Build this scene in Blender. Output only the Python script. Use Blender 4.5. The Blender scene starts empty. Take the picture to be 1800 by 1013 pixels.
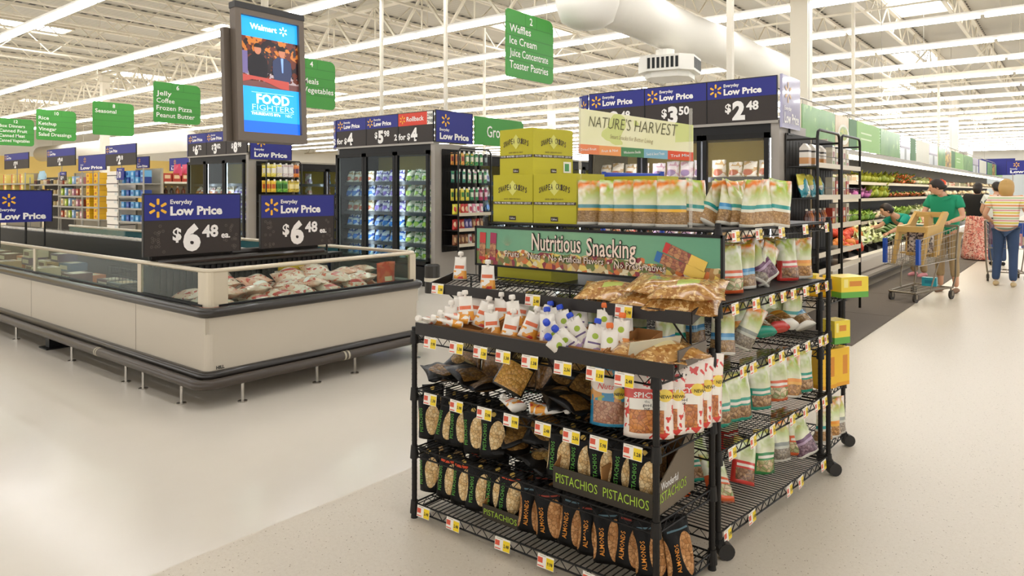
import bpy, math, random
from mathutils import Vector, Matrix
PI = math.pi
C = bpy.context.scene.collection
scene = bpy.context.scene
random.seed(7)

# ------------------------------------------------------------------ camera
F, CX, HZ, EYE = 1241.0, 900.0, 337.0, 1.5          # focal length in pixels, centre column, horizon row, eye height
YAW = math.radians(38.86)
SA, CA = math.sin(YAW), math.cos(YAW)
cam_d = bpy.data.cameras.new('camera')
cam = bpy.data.objects.new('camera', cam_d)
C.objects.link(cam)
cam.location = (0, 0, EYE)
cam.rotation_euler = (PI / 2, 0, YAW)
cam_d.sensor_width = 36.0
cam_d.lens = 36.0 * F / 1800.0
cam_d.shift_y = -(506.5 - HZ) / 1800.0
cam_d.clip_start = 0.05
cam_d.clip_end = 300
scene.camera = cam

# ------------------------------------------------------------------ world, exposure
world = bpy.data.worlds.new('store_surroundings')
scene.world = world
world.use_nodes = True
bg = world.node_tree.nodes['Background']
bg.inputs[0].default_value = (1.0, 0.98, 0.95, 1)
bg.inputs[1].default_value = 0.85
scene.view_settings.view_transform = 'Standard'
scene.view_settings.look = 'None'
scene.view_settings.exposure = 0.95
scene.view_settings.gamma = 1.0
scene.view_settings.use_curve_mapping = False
STRIP_POWER = 6.8
STRIP_Y = [5.1 + 2.8 * k for k in range(-2, 24)]      # rows of strip lights run along X
STRIP_H = 4.9

# ------------------------------------------------------------------ pixel helpers (real places measured from the photograph)
def ray(px):
    r = (px - CX) / F
    return (CA * r - SA, SA * r + CA)                 # (X, Y) per metre of depth
def Xat(px, y0):
    dx, dy = ray(px)
    return y0 / dy * dx
def Yat(px, x0):
    dx, dy = ray(px)
    return x0 / dx * dy
def on_edge(px, a, b):                                # fraction along the ground line a-b seen at column px
    dx, dy = ray(px)
    ex, ey = b[0] - a[0], b[1] - a[1]
    den = ex * dy - ey * dx
    return -(a[0] * dy - a[1] * dx) / den
def depth(x, y):
    return -SA * x + CA * y
def P(px, py, z):
    dx, dy = ray(px)
    return Vector((dx * z, dy * z, EYE - (py - HZ) * z / F))
def ground(px, py):
    return P(px, py, F * EYE / (py - HZ))

# ------------------------------------------------------------------ materials
def lin(c):
    if isinstance(c, str):
        c = tuple(int(c[i:i + 2], 16) / 255 for i in (0, 2, 4))
    return tuple((x / 12.92 if x <= 0.04045 else ((x + 0.055) / 1.055) ** 2.4) for x in c[:3]) + (1.0,)
_M = {}
def mat(name, col='808080', rough=0.5, metal=0.0, emit=0.0, alpha=1.0, trans=0.0, coat=0.0, spec=0.5, bump=None):
    if name in _M:
        return _M[name]
    m = bpy.data.materials.new(name)
    m.use_nodes = True
    b = m.node_tree.nodes['Principled BSDF']
    b.inputs['Base Color'].default_value = lin(col)
    b.inputs['Roughness'].default_value = rough
    b.inputs['Metallic'].default_value = metal
    b.inputs['Alpha'].default_value = alpha
    b.inputs['Transmission Weight'].default_value = trans
    b.inputs['Coat Weight'].default_value = coat
    b.inputs['Specular IOR Level'].default_value = spec
    if emit:
        b.inputs['Emission Color'].default_value = lin(col)
        b.inputs['Emission Strength'].default_value = emit
    if bump:
        nt = m.node_tree
        n = nt.nodes.new('ShaderNodeTexNoise'); n.inputs['Scale'].default_value = bump[0]; n.inputs['Detail'].default_value = 3
        tc = nt.nodes.new('ShaderNodeTexCoord'); nt.links.new(tc.outputs['Object'], n.inputs['Vector'])
        bp = nt.nodes.new('ShaderNodeBump'); bp.inputs['Strength'].default_value = bump[1]; bp.inputs['Distance'].default_value = 0.01
        nt.links.new(n.outputs[0], bp.inputs['Height']); nt.links.new(bp.outputs[0], b.inputs['Normal'])
    _M[name] = m
    return m

class NT:
    """small helper around a node tree"""
    def __init__(s, m):
        s.t = m.node_tree; s.n = s.t.nodes; s.l = s.t.links
    def node(s, typ, **kw):
        n = s.n.new(typ)
        for k, v in kw.items():
            setattr(n, k, v)
        return n
    def put(s, sock, v):
        if hasattr(v, 'is_output') or isinstance(v, bpy.types.NodeSocket):
            s.l.new(v, sock)
        elif isinstance(v, str):
            sock.default_value = lin(v)
        else:
            sock.default_value = v
    def math(s, op, a, b=None, c=None, clamp=False):
        n = s.node('ShaderNodeMath', operation=op, use_clamp=clamp)
        s.put(n.inputs[0], a)
        if b is not None: s.put(n.inputs[1], b)
        if c is not None: s.put(n.inputs[2], c)
        return n.outputs[0]
    def mix(s, f, a, b):
        n = s.node('ShaderNodeMix', data_type='RGBA')
        s.put(n.inputs[0], f); s.put(n.inputs[6], a); s.put(n.inputs[7], b)
        return n.outputs[2]
    def noise(s, vec, scale, detail=2):
        n = s.node('ShaderNodeTexNoise')
        if vec is not None: s.l.new(vec, n.inputs['Vector'])
        n.inputs['Scale'].default_value = scale; n.inputs['Detail'].default_value = detail
        return n.outputs[0]
    def vor(s, vec, scale, feature='F1'):
        n = s.node('ShaderNodeTexVoronoi', feature=feature)
        if vec is not None: s.l.new(vec, n.inputs['Vector'])
        n.inputs['Scale'].default_value = scale
        return n
    def col(s, c, obj):
        """a colour spec: hex, ('nuts', c1, c2, c3, scale) or ('blot', c1, c2, scale)"""
        if isinstance(c, str):
            return c
        if c[0] == 'nuts':
            v = s.vor(obj, c[4])
            sep = s.node('ShaderNodeSeparateColor'); s.l.new(v.outputs['Color'], sep.inputs[0])
            a = s.mix(sep.outputs[0], c[1], c[2])
            e = s.vor(obj, c[4], 'DISTANCE_TO_EDGE')
            k = s.math('MULTIPLY', s.math('LESS_THAN', e.outputs['Distance'], 0.06), 0.6)
            return s.mix(k, a, c[3])
        if c[0] == 'blot':
            k = s.math('GREATER_THAN', s.noise(obj, c[3]), 0.5)
            return s.mix(k, c[1], c[2])
        if c[0] == 'fade':                      # printed gradient between two inks, by height
            return s.mix(s.math('MULTIPLY', s.noise(obj, c[3]), 1.0, clamp=True), c[1], c[2])

def print_mat(name, base, layers, rough=0.35, coat=0.3, scale_bump=0.0, alpha=1.0, spec=0.4):
    """printed packaging: regions laid over each other in the package's own 0..1 box (x across, z up)"""
    if name in _M:
        return _M[name]
    m = bpy.data.materials.new(name); m.use_nodes = True
    t = NT(m); b = t.n['Principled BSDF']
    tc = t.node('ShaderNodeTexCoord')
    gen, ob = tc.outputs['Generated'], tc.outputs['Object']
    sp = t.node('ShaderNodeSeparateXYZ'); t.l.new(gen, sp.inputs[0])
    x, z = sp.outputs[0], sp.outputs[2]
    cur = t.col(base, ob); lump = None
    for L in layers:
        k = L[0]
        if k == 'z':
            mask = t.math('COMPARE', z, (L[1] + L[2]) / 2, (L[2] - L[1]) / 2); c = L[3]
        elif k == 'rect':
            mask = t.math('MULTIPLY', t.math('COMPARE', x, (L[1] + L[2]) / 2, (L[2] - L[1]) / 2),
                          t.math('COMPARE', z, (L[3] + L[4]) / 2, (L[4] - L[3]) / 2)); c = L[5]
        elif k == 'ell':
            ex = t.math('MULTIPLY', t.math('SUBTRACT', x, L[1]), 1 / L[3])
            ez = t.math('MULTIPLY', t.math('SUBTRACT', z, L[2]), 1 / L[4])
            mask = t.math('LESS_THAN', t.math('ADD', t.math('MULTIPLY', ex, ex), t.math('MULTIPLY', ez, ez)), 1.0); c = L[5]
        elif k == 'soft':                       # soft-edged printed cloud inside a z band
            za = t.math('MULTIPLY', t.math('SUBTRACT', z, L[1]), 1 / (L[2] - L[1]), clamp=True)
            mask = t.math('MULTIPLY', za, t.math('MULTIPLY_ADD', t.noise(ob, L[4]), 7.0, -7.0 * L[5] + .5, clamp=True)); c = L[3]
        elif k == 'blot':                       # noise blotches inside a z band
            mask = t.math('MULTIPLY', t.math('COMPARE', z, (L[1] + L[2]) / 2, (L[2] - L[1]) / 2),
                          t.math('GREATER_THAN', t.noise(ob, L[4]), L[5])); c = L[3]
        cur = t.mix(mask, cur, t.col(c, ob))
        if not isinstance(c, str) and c[0] == 'nuts':        # whole nuts showing through the window: real relief
            v = t.math('MULTIPLY', mask, t.math('SUBTRACT', 1.0, t.vor(ob, c[4]).outputs['Distance']))
            lump = v if lump is None else t.math('MAXIMUM', lump, v)
    t.put(b.inputs['Base Color'], cur)
    b.inputs['Roughness'].default_value = rough
    b.inputs['Coat Weight'].default_value = coat
    b.inputs['Coat Roughness'].default_value = 0.15
    b.inputs['Specular IOR Level'].default_value = spec
    b.inputs['Alpha'].default_value = alpha
    if scale_bump:
        bp = t.node('ShaderNodeBump'); bp.inputs['Strength'].default_value = 0.35; bp.inputs['Distance'].default_value = 0.006
        hgt = t.noise(ob, scale_bump, 3)
        if lump is not None: hgt = t.math('ADD', hgt, t.math('MULTIPLY', lump, 1.2)); bp.inputs['Strength'].default_value = 0.6
        t.l.new(hgt, bp.inputs['Height']); t.l.new(bp.outputs[0], b.inputs['Normal'])
    _M[name] = m
    return m

# ------------------------------------------------------------------ mesh builder
class MB:
    def __init__(s):
        s.v, s.f, s.m = [], [], []
    def add(s, vs, fs, m=0):
        k = len(s.v)
        s.v += [tuple(p) for p in vs]
        s.f += [tuple(i + k for i in q) for q in fs]
        s.m += [m] * len(fs)
        return s
    def box(s, x0, x1, y0, y1, z0, z1, m=0):
        vs = [(x0, y0, z0), (x1, y0, z0), (x1, y1, z0), (x0, y1, z0), (x0, y0, z1), (x1, y0, z1), (x1, y1, z1), (x0, y1, z1)]
        return s.add(vs, [(0, 3, 2, 1), (4, 5, 6, 7), (0, 1, 5, 4), (1, 2, 6, 5), (2, 3, 7, 6), (3, 0, 4, 7)], m)
    def bar(s, p, q, w, d=None, m=0):
        """square bar between two points"""
        return s.cyl(p, q, w * 0.7071, n=4, m=m) if d is None else s._bar(p, q, w, d, m)
    def _bar(s, p, q, w, d, m):
        p, q = Vector(p), Vector(q); a = (q - p).normalized()
        up = Vector((0, 0, 1)) if abs(a.z) < 0.95 else Vector((0, 1, 0))
        x = a.cross(up).normalized() * w / 2; y = x.cross(a).normalized() * d / 2
        vs = [o + sx * x + sy * y for o in (p, q) for sx, sy in ((-1, -1), (1, -1), (1, 1), (-1, 1))]
        return s.add(vs, [(0, 1, 2, 3), (7, 6, 5, 4), (0, 4, 5, 1), (1, 5, 6, 2), (2, 6, 7, 3), (3, 7, 4, 0)], m)
    def cyl(s, p, q, r, r2=None, n=8, m=0, caps=True):
        p, q = Vector(p), Vector(q); r2 = r if r2 is None else r2
        a = (q - p).normalized()
        up = Vector((0, 0, 1)) if abs(a.z) < 0.95 else Vector((1, 0, 0))
        x = a.cross(up).normalized(); y = a.cross(x)
        off = PI / 4 if n == 4 else 0
        vs = []
        for c, R in ((p, r), (q, r2)):
            for i in range(n):
                t = off + 2 * PI * i / n
                vs.append(c + R * (math.cos(t) * x + math.sin(t) * y))
        fs = [(i, (i + 1) % n, n + (i + 1) % n, n + i) for i in range(n)]
        if caps:
            fs += [tuple(range(n))[::-1], tuple(range(n, 2 * n))]
        return s.add(vs, fs, m)
    def tube(s, pts, r, n=6, m=0, closed=False):
        pts = [Vector(p) for p in pts]
        N = len(pts); vs = []
        prev = None
        for i, p in enumerate(pts):
            if closed: a = pts[(i + 1) % N] - pts[i - 1]
            else: a = pts[min(i + 1, N - 1)] - pts[max(i - 1, 0)]
            a.normalize()
            if prev is None:
                up = Vector((0, 0, 1)) if abs(a.z) < 0.9 else Vector((1, 0, 0))
                x = a.cross(up).normalized()
            else:
                x = (prev - a * prev.dot(a))
                x = x.normalized() if x.length > 1e-6 else a.orthogonal().normalized()
            prev = x; y = a.cross(x)
            R = r[i] if isinstance(r, (list, tuple)) else r
            vs += [p + R * (math.cos(2 * PI * k / n) * x + math.sin(2 * PI * k / n) * y) for k in range(n)]
        fs = []
        for i in range(N if closed else N - 1):
            j = (i + 1) % N
            fs += [(i * n + k, i * n + (k + 1) % n, j * n + (k + 1) % n, j * n + k) for k in range(n)]
        if not closed:
            fs += [tuple(range(n))[::-1], tuple((N - 1) * n + k for k in range(n))]
        return s.add(vs, fs, m)
    def lathe(s, c, prof, n=16, m=0):
        """profile of (radius, z) turned round the vertical through c"""
        vs, fs = [], []
        for r, z in prof:
            vs += [(c[0] + r * math.cos(2 * PI * k / n), c[1] + r * math.sin(2 * PI * k / n), c[2] + z) for k in range(n)]
        for i in range(len(prof) - 1):
            fs += [(i * n + k, i * n + (k + 1) % n, (i + 1) * n + (k + 1) % n, (i + 1) * n + k) for k in range(n)]
        fs += [tuple(range(n))[::-1], tuple((len(prof) - 1) * n + k for k in range(n))]
        return s.add(vs, fs, m)
    def prism(s, out, axis, a0, a1, m=0):
        """closed outline of 2-D points pushed along axis ('x','y','z')"""
        n = len(out)
        def p3(u, v, a):
            return {'x': (a, u, v), 'y': (u, a, v), 'z': (u, v, a)}[axis]
        vs = [p3(u, v, a0) for u, v in out] + [p3(u, v, a1) for u, v in out]
        fs = [tuple(range(n)), tuple(range(2 * n - 1, n - 1, -1))] + [(i, n + i, n + (i + 1) % n, (i + 1) % n) for i in range(n)]
        return s.add(vs, fs, m)
    def ball(s, c, rx, ry, rz, nu=10, nv=7, m=0, jit=0, rnd=random):
        vs, fs = [], []
        for j in range(nv + 1):
            t = PI * j / nv
            for i in range(nu):
                p = 2 * PI * i / nu
                k = 1 + (rnd.random() - .5) * jit if 0 < j < nv else 1
                vs.append((c[0] + rx * k * math.sin(t) * math.cos(p), c[1] + ry * k * math.sin(t) * math.sin(p), c[2] + rz * k * math.cos(t)))
        for j in range(nv):
            fs += [(j * nu + i, (j + 1) * nu + i, (j + 1) * nu + (i + 1) % nu, j * nu + (i + 1) % nu) for i in range(nu)]
        return s.add(vs, fs, m)
    def mesh(s, name, mats, smooth=False):
        me = bpy.data.meshes.new(name)
        me.from_pydata(s.v, [], s.f)
        for x in (mats if isinstance(mats, (list, tuple)) else [mats]):
            me.materials.append(x)
        if len(me.materials) > 1:
            me.polygons.foreach_set('material_index', s.m)
        if smooth:
            me.polygons.foreach_set('use_smooth', [True] * len(s.f))
        me.update()
        import bmesh
        bm = bmesh.new(); bm.from_mesh(me); bmesh.ops.recalc_face_normals(bm, faces=bm.faces); bm.to_mesh(me); bm.free()
        return me
    def build(s, name, mats, parent=None, smooth=False):
        return ob(name, s.mesh(name, mats, smooth), parent)

def ob(name, me, parent=None, loc=None, rz=None):
    o = bpy.data.objects.new(name, me); C.objects.link(o)
    if parent is not None: o.parent = parent
    if loc is not None: o.location = loc
    if rz is not None: o.rotation_euler = (0, 0, rz)
    return o
def tag(o, label=None, cat=None, group=None, kind=None):
    if label: o['label'] = label
    if cat: o['category'] = cat
    if group: o['group'] = group
    if kind: o['kind'] = kind
    return o
def thing(name, label, cat, loc=(0, 0, 0), rz=0.0, group=None):
    o = bpy.data.objects.new(name, None); C.objects.link(o)
    o.empty_display_size = 0.1
    o.location = loc; o.rotation_euler = (0, 0, rz)
    return tag(o, label, cat, group)
def struct(o):
    o['kind'] = 'structure'; return o
def copy_tree(o, parent=None):
    c = o.copy(); C.objects.link(c)
    if parent is not None: c.parent = parent
    for ch in KIDS.get(o.name, o.children):
        copy_tree(ch, c)
    return c
KIDS = {}
def dup(root, loc, rot=None, label=None, group=None, scale=None):
    if root.name not in KIDS:
        def reg(o):
            KIDS[o.name] = list(o.children)
            for ch in o.children: reg(ch)
        reg(root)
    r = copy_tree(root)
    r.location = loc
    if rot is not None: r.rotation_euler = rot if not isinstance(rot, (int, float)) else (0, 0, rot)
    if scale: r.scale = (scale,) * 3 if isinstance(scale, (int, float)) else scale
    if label: r['label'] = label
    if group: r['group'] = group
    return r
class Kind:
    """one product: a builder that makes the thing the first time; afterwards copies of it"""
    def __init__(s, make): s.make = make; s.protos = []; s.used = []; s.n = 0
    def put(s, loc, rot, label, group=None, scale=None, variant=None):
        v = variant or 0
        while len(s.protos) <= v:
            s.protos.append(None)
        if s.protos[v] is None:
            o = s.make(v); s.protos[v] = o
            o.location = loc; o.rotation_euler = rot if not isinstance(rot, (int, float)) else (0, 0, rot)
            if scale: o.scale = (scale,) * 3 if isinstance(scale, (int, float)) else scale
            if label: o['label'] = label
            if group: o['group'] = group
            return o
        o = dup(s.protos[v], loc, rot, label, group, scale or 1.0)
        if not group and 'group' in o: del o['group']
        return o

# ------------------------------------------------------------------ lettering
_TX = {}
def text_mesh(s, bold=0.0, shear=0.0, res=2):
    key = (s, bold, shear, res)
    if key not in _TX:
        cu = bpy.data.curves.new('lettering', 'FONT')
        cu.body = s; cu.size = 1.0; cu.offset = bold; cu.shear = shear; cu.resolution_u = res
        cu.align_x = 'LEFT'; cu.align_y = 'BOTTOM_BASELINE'
        o = bpy.data.objects.new('lettering', cu); C.objects.link(o)
        dg = bpy.context.evaluated_depsgraph_get()
        me = bpy.data.meshes.new_from_object(o.evaluated_get(dg))
        bpy.data.objects.remove(o); bpy.data.curves.remove(cu)
        xs = [v.co.x for v in me.vertices] or [0, 1]; ys = [v.co.y for v in me.vertices] or [0, 1]
        _TX[key] = (me, min(xs), max(xs), min(ys), max(ys))
    return _TX[key]
_TXM = {}
def letter(parent, s, m, x, z, h, y=-0.004, w=None, align='c', bold=0.0, shear=0.0, res=2, name='lettering', face='front', roll=0.0):
    """upright lettering on the front (-y) of a thing; x,z = left/centre/right of the baseline, h = cap height, w = total width if fixed"""
    me, x0, x1, y0, y1 = text_mesh(s, bold, shear, res)
    key = (s, bold, shear, res, m.name)
    if key not in _TXM:
        k = me.copy(); k.materials.clear(); k.materials.append(m); _TXM[key] = k
    sc = h / 0.70
    sx = sc if w is None else w / (x1 - x0)
    o = ob(name, _TXM[key], parent)
    off = {'l': -x0, 'c': -(x0 + x1) / 2, 'r': -x1}[align] * sx
    if face == 'front':
        base = Matrix.Translation((x, y, z)) @ Matrix.Rotation(roll, 4, 'Y') @ Matrix.Rotation(PI / 2, 4, 'X')
    else:                                             # right-hand side, reading along +y; x is then the y place and y the x place
        base = Matrix.Translation((y, x, z)) @ Matrix.Rotation(PI / 2, 4, 'Z') @ Matrix.Rotation(PI / 2, 4, 'X')
    o.matrix_local = base @ Matrix.Translation((off, 0, 0)) @ Matrix.Diagonal((sx, sc, 1, 1))
    return o
_SP = {}
def spark(parent, m, x, z, r, y=-0.004, face='front'):
    if m.name not in _SP:
        b = MB()
        for k in range(6):
            a = PI / 2 + k * PI / 3
            d, e = (math.cos(a), math.sin(a)), (-math.sin(a), math.cos(a))
            out = [(0.36, -.085), (0.42, -.13), (0.92, -.15), (1.0, -.08), (1.0, .08), (0.92, .15), (0.42, .13), (0.36, .085)]
            b.add([(p * d[0] + q * e[0], p * d[1] + q * e[1], 0) for p, q in out], [tuple(range(8))])
        _SP[m.name] = b.mesh('spark_emblem', m)
    o = ob('spark_emblem', _SP[m.name], parent)
    if face == 'front':
        o.matrix_local = Matrix.Translation((x, y, z)) @ Matrix.Rotation(PI / 2, 4, 'X') @ Matrix.Diagonal((r, r, 1, 1))
    else:
        o.matrix_local = Matrix.Translation((y, x, z)) @ Matrix.Rotation(PI / 2, 4, 'Z') @ Matrix.Rotation(PI / 2, 4, 'X') @ Matrix.Diagonal((r, r, 1, 1))
    return o
ORD = 'first second third fourth fifth sixth seventh eighth ninth tenth eleventh twelfth thirteenth fourteenth fifteenth sixteenth seventeenth eighteenth nineteenth twentieth'.split()
ORD += ['twenty-' + x for x in ORD[:9]] + ['thirtieth'] + ['thirty-' + x for x in ORD[:9]]

# common materials
WHITE = mat('white_paint', 'f0ede4', 0.5)
BLACK = mat('black_paint', '121110', 0.5, spec=.35)
BLACKMETAL = mat('black_epoxy_metal', '151311', 0.45, 0.2, spec=.35)
GREYPANEL = mat('grey_beige_panel', 'c5bbab', 0.4)
GREYM = mat('grey_metal', '9b958c', 0.35, 0.6)
STEEL = mat('bright_steel', 'b9b3aa', 0.25, 0.9)
INKW = mat('white_ink', 'f4f1ec', 0.5)
INKY = mat('yellow_ink', 'f5b92a', 0.5)
INKB = mat('black_ink', '17150f', 0.5)
NAVY = mat('navy_sign_face', '1a2180', 0.5)
DARKB = mat('dark_brown_sign_face', '2e2520', 0.55)
SIGNFRAME = mat('dark_sign_frame', '1d1b19', 0.4, 0.2)
GREEN = mat('green_sign_face', '3f9237', 0.5)
GREEND = mat('dark_green_line', '35772f', 0.5)
RED = mat('red_ink', 'd8402a', 0.5)
CARD = mat('brown_cardboard', 'a8743f', 0.75)
def glass_mat(name, tint, refl=.9, rough=.02):
    m = bpy.data.materials.new(name); m.use_nodes = True
    t = NT(m); t.n.remove(t.n['Principled BSDF'])
    tr = t.node('ShaderNodeBsdfTransparent'); tr.inputs[0].default_value = lin(tint)
    gl = t.node('ShaderNodeBsdfGlossy'); gl.inputs['Roughness'].default_value = rough
    fr = t.node('ShaderNodeLayerWeight'); fr.inputs[0].default_value = .5
    mx = t.node('ShaderNodeMixShader'); t.l.new(t.math('MULTIPLY_ADD', t.math('POWER', fr.outputs[1], 4.0), .5 * refl, .025 * refl), mx.inputs[0]); t.l.new(tr.outputs[0], mx.inputs[1]); t.l.new(gl.outputs[0], mx.inputs[2])
    t.l.new(mx.outputs[0], t.n['Material Output'].inputs[0]); _M[name] = m
    return m
GLASS = glass_mat('clear_glass', 'e6efe9')
CREAM = mat('cream_steel', 'e4decb', 0.5)

# ================================================================== THE SETTING
def floor_mat():
    m = bpy.data.materials.new('vinyl_and_terrazzo_floor'); m.use_nodes = True
    t = NT(m); b = t.n['Principled BSDF']
    tc = t.node('ShaderNodeTexCoord'); o = tc.outputs['Object']
    sp = t.node('ShaderNodeSeparateXYZ'); t.l.new(o, sp.inputs[0])
    zone = t.math('GREATER_THAN', sp.outputs[0], -2.83)
    # speckled cream terrazzo to the +x side of the joint, plain pale tile beyond
    s1 = t.math('LESS_THAN', t.vor(o, 55).outputs['Distance'], 0.16)
    k1 = t.math('GREATER_THAN', t.noise(o, 38, 2), 0.52)
    s2 = t.math('LESS_THAN', t.vor(o, 95).outputs['Distance'], 0.22)
    base = t.mix(t.noise(o, 60, 3), 'ccc1af', 'dad0bf')
    spk = t.mix(t.math('MULTIPLY', s2, 0.28), base, 'b09774')
    spk = t.mix(t.math('MULTIPLY', t.math('MULTIPLY', s1, k1), 0.8), spk, '80694e')
    tile = t.mix(t.noise(o, 3.0, 4), 'dcd4c6', 'e1d9cc')
    t.put(b.inputs['Base Color'], t.mix(zone, tile, spk))
    r = t.math('MULTIPLY_ADD', zone, 0.2, 0.2)
    t.put(b.inputs['Roughness'], r)
    b.inputs['Specular IOR Level'].default_value = 0.45
    bp = t.node('ShaderNodeBump'); bp.inputs['Strength'].default_value = 0.04; bp.inputs['Distance'].default_value = 0.02
    t.l.new(t.noise(o, 1.6, 2), bp.inputs['Height']); t.l.new(bp.outputs[0], b.inputs['Normal'])
    return m
struct(MB().box(-70, 12, -14, 76, -0.1, 0).build('floor', floor_mat()))

def wall_mat(name, low, high, split):
    m = bpy.data.materials.new(name); m.use_nodes = True
    t = NT(m); b = t.n['Principled BSDF']
    tc = t.node('ShaderNodeTexCoord'); sp = t.node('ShaderNodeSeparateXYZ'); t.l.new(tc.outputs['Object'], sp.inputs[0])
    t.put(b.inputs['Base Color'], t.mix(t.math('GREATER_THAN', sp.outputs[2], split), low, high))
    b.inputs['Roughness'].default_value = 0.7
    return m
struct(MB().box(-56.3, -56, -14, 76, 0, 6.4).build('wall_left', wall_mat('yellow_and_white_wall', 'f2d27c', 'e9e4d6', 3.9)))
struct(MB().box(-70, 12, 74, 74.3, 0, 6.4).build('wall_back', wall_mat('pale_back_wall', 'cfd6d6', 'e6e3da', 3.2)))

def deck_mat():
    m = bpy.data.materials.new('cream_roof_deck'); m.use_nodes = True
    t = NT(m); b = t.n['Principled BSDF']
    tc = t.node('ShaderNodeTexCoord'); sp = t.node('ShaderNodeSeparateXYZ'); t.l.new(tc.outputs['Object'], sp.inputs[0])
    x, y = sp.outputs[0], sp.outputs[1]
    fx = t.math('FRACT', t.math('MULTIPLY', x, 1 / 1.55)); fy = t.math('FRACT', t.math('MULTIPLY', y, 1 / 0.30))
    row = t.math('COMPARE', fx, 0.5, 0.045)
    gap_shade = t.math('LESS_THAN', fy, 0.5)
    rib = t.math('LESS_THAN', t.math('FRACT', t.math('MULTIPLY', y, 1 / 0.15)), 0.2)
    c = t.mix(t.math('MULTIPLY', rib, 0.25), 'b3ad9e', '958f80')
    t.put(b.inputs['Base Color'], t.mix(t.math('MULTIPLY', row, gap_shade), c, '4d463a'))   # shade of the flute openings painted as dark dashes over each joist
    b.inputs['Roughness'].default_value = 0.7
    return m
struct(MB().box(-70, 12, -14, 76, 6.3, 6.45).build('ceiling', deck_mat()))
OFFW = mat('off_white_steelwork', 'd2c9b4', 0.55)
def joist_mesh():
    b = MB(); L0, L1 = -13.0, 74.0
    b.box(-.05, .05, L0, L1, 6.2, 6.26); b.box(-.04, .04, L0, L1, 5.62, 5.66)
    y, up = L0, 0
    while y < L1 - .7:
        z0, z1 = (5.64, 6.22) if up == 0 else (6.22, 5.64)
        b._bar((0, y, z0), (0, y + .65, z1), .025, .025, 0)
        y += .65; up ^= 1
    return b.mesh('joist_beam', OFFW)
jm = joist_mesh()
for k in range(40):
    struct(ob('joist_beam', jm, loc=(1.55 * (k - 38) + .775, 0, 0)))
def girder_mesh():
    b = MB(); x = -62.0
    b.box(-62, 4, -.09, .09, 4.97, 5.09); b.box(-62, 4, -.09, .09, 5.9, 6.0)
    while x < 2.5:
        b._bar((x, 0, 5.03), (x + .8, 0, 5.95), .05, .05, 0); b._bar((x + 1.6, 0, 5.03), (x + .8, 0, 5.95), .05, .05, 0)
        b._bar((x + .8, 0, 5.03), (x + .8, 0, 5.95), .03, .03, 0)
        x += 1.6
    return b.mesh('girder_beam', OFFW)
gm = girder_mesh()
for y in (-3.2, 11.15, 24.95, 38.95, 52.95, 67.1):
    struct(ob('girder_beam', gm, loc=(0, y, 0)))
    if y < 60: 
        gb = MB(); gb.box(-62, 4, -.03, .03, 5.62, 5.66)
        x = -62
        while x < 3:
            gb._bar((x, -.0, 5.64), (x + .75, 0, 6.24), .02, .02, 0); gb._bar((x + 1.5, 0, 5.64), (x + .75, 0, 6.24), .02, .02, 0); x += 1.5
        struct(gb.build('bridging_beam', OFFW)).location = (0, y + 6.5, 0)

# roof windows: glowing white panels under the closed deck stand in for daylight
SKY = mat('glowing_roof_pane', 'fdfdff', 0.5, emit=5.0)
for k, (x, y) in enumerate([(-23.7, 6.85), (-30, 12.8), (-42.7, 13.7), (-19.5, 11.6), (-4.5, 28.4), (-12.5, 16.5), (-28, 20.5), (-6.5, 36), (-9, 47), (-44, 22), (-16, 30), (-3.2, 20.4), (-13, 40), (-5, 56)]):
    w = MB().box(x - .6, x + .6, y - 1.2, y + 1.2, 6.27, 6.295).build('window_%d' % (k + 1), SKY); struct(w)
    f = MB()
    for (a, b_, c, d) in ((-.66, -.6, -1.26, 1.26), (.6, .66, -1.26, 1.26), (-.6, .6, -1.26, -1.2), (-.6, .6, 1.2, 1.26)):
        f.box(x + a, x + b_, y + c, y + d, 6.24, 6.295)
    f.build('window_frame', OFFW, w)

# columns and service poles
COLM = mat('cream_column_paint', 'e9e1cf', 0.5)
for x, y, w in ((-3.93, 13.2, .15), (-4.66, 38.95, .18), (-7.85, 52.95, .18), (-6.9, 67.1, .17), (-28.8, 11.15, .13), (-17.9, 24.95, .13)):
    c = struct(MB().box(-w, w, -w, w, 0, 5.9).box(-w - .02, w + .02, -w - .02, w + .02, 0, .2).build('column', COLM)); c.location = (x, y, 0)

# ---------------------------------------------------------------- strip lights: one long continuous row after another
LAMP = mat('strip_lamp', 'fdfdff', 0.4, emit=STRIP_POWER)
ROD = MB().cyl((0, 0, .1), (0, 0, 1.34), .006, n=4).mesh('hanger_rod', OFFW)
def strip_row(y, k):
    x1 = 3.4; x0 = -50.0
    root = thing('strip_light_row', None, 'strip light', (0, y, STRIP_H), 0)
    h = MB(); h.box(x0, x1, -.06, .06, .03, .10)
    h.build('housing', WHITE, root)
    l = MB(); x = x1
    while x > x0:
        l.box(max(x0, x - 2.40), x - .04, -.075, .075, -.028, .03); x -= 2.44
    l.build('lamp', LAMP, root)
    for x in (-1.2, -10.96, -20.72, -30.5, -40.2):
        ob('hanger_rod', ROD, root, (x, 0, 0))
    return root
for k, y in enumerate(STRIP_Y):
    n = k - 2
    if k == 0: row = strip_row(y, k); r = row
    else: r = dup(row, (0, y, STRIP_H))
    r['label'] = ('long strip light row hanging %s from the entrance side of the store' % ORD[k]) if n < 0 else \
        'continuous white strip light row crossing the ceiling, %s out from the snack racks' % ORD[n]

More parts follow.
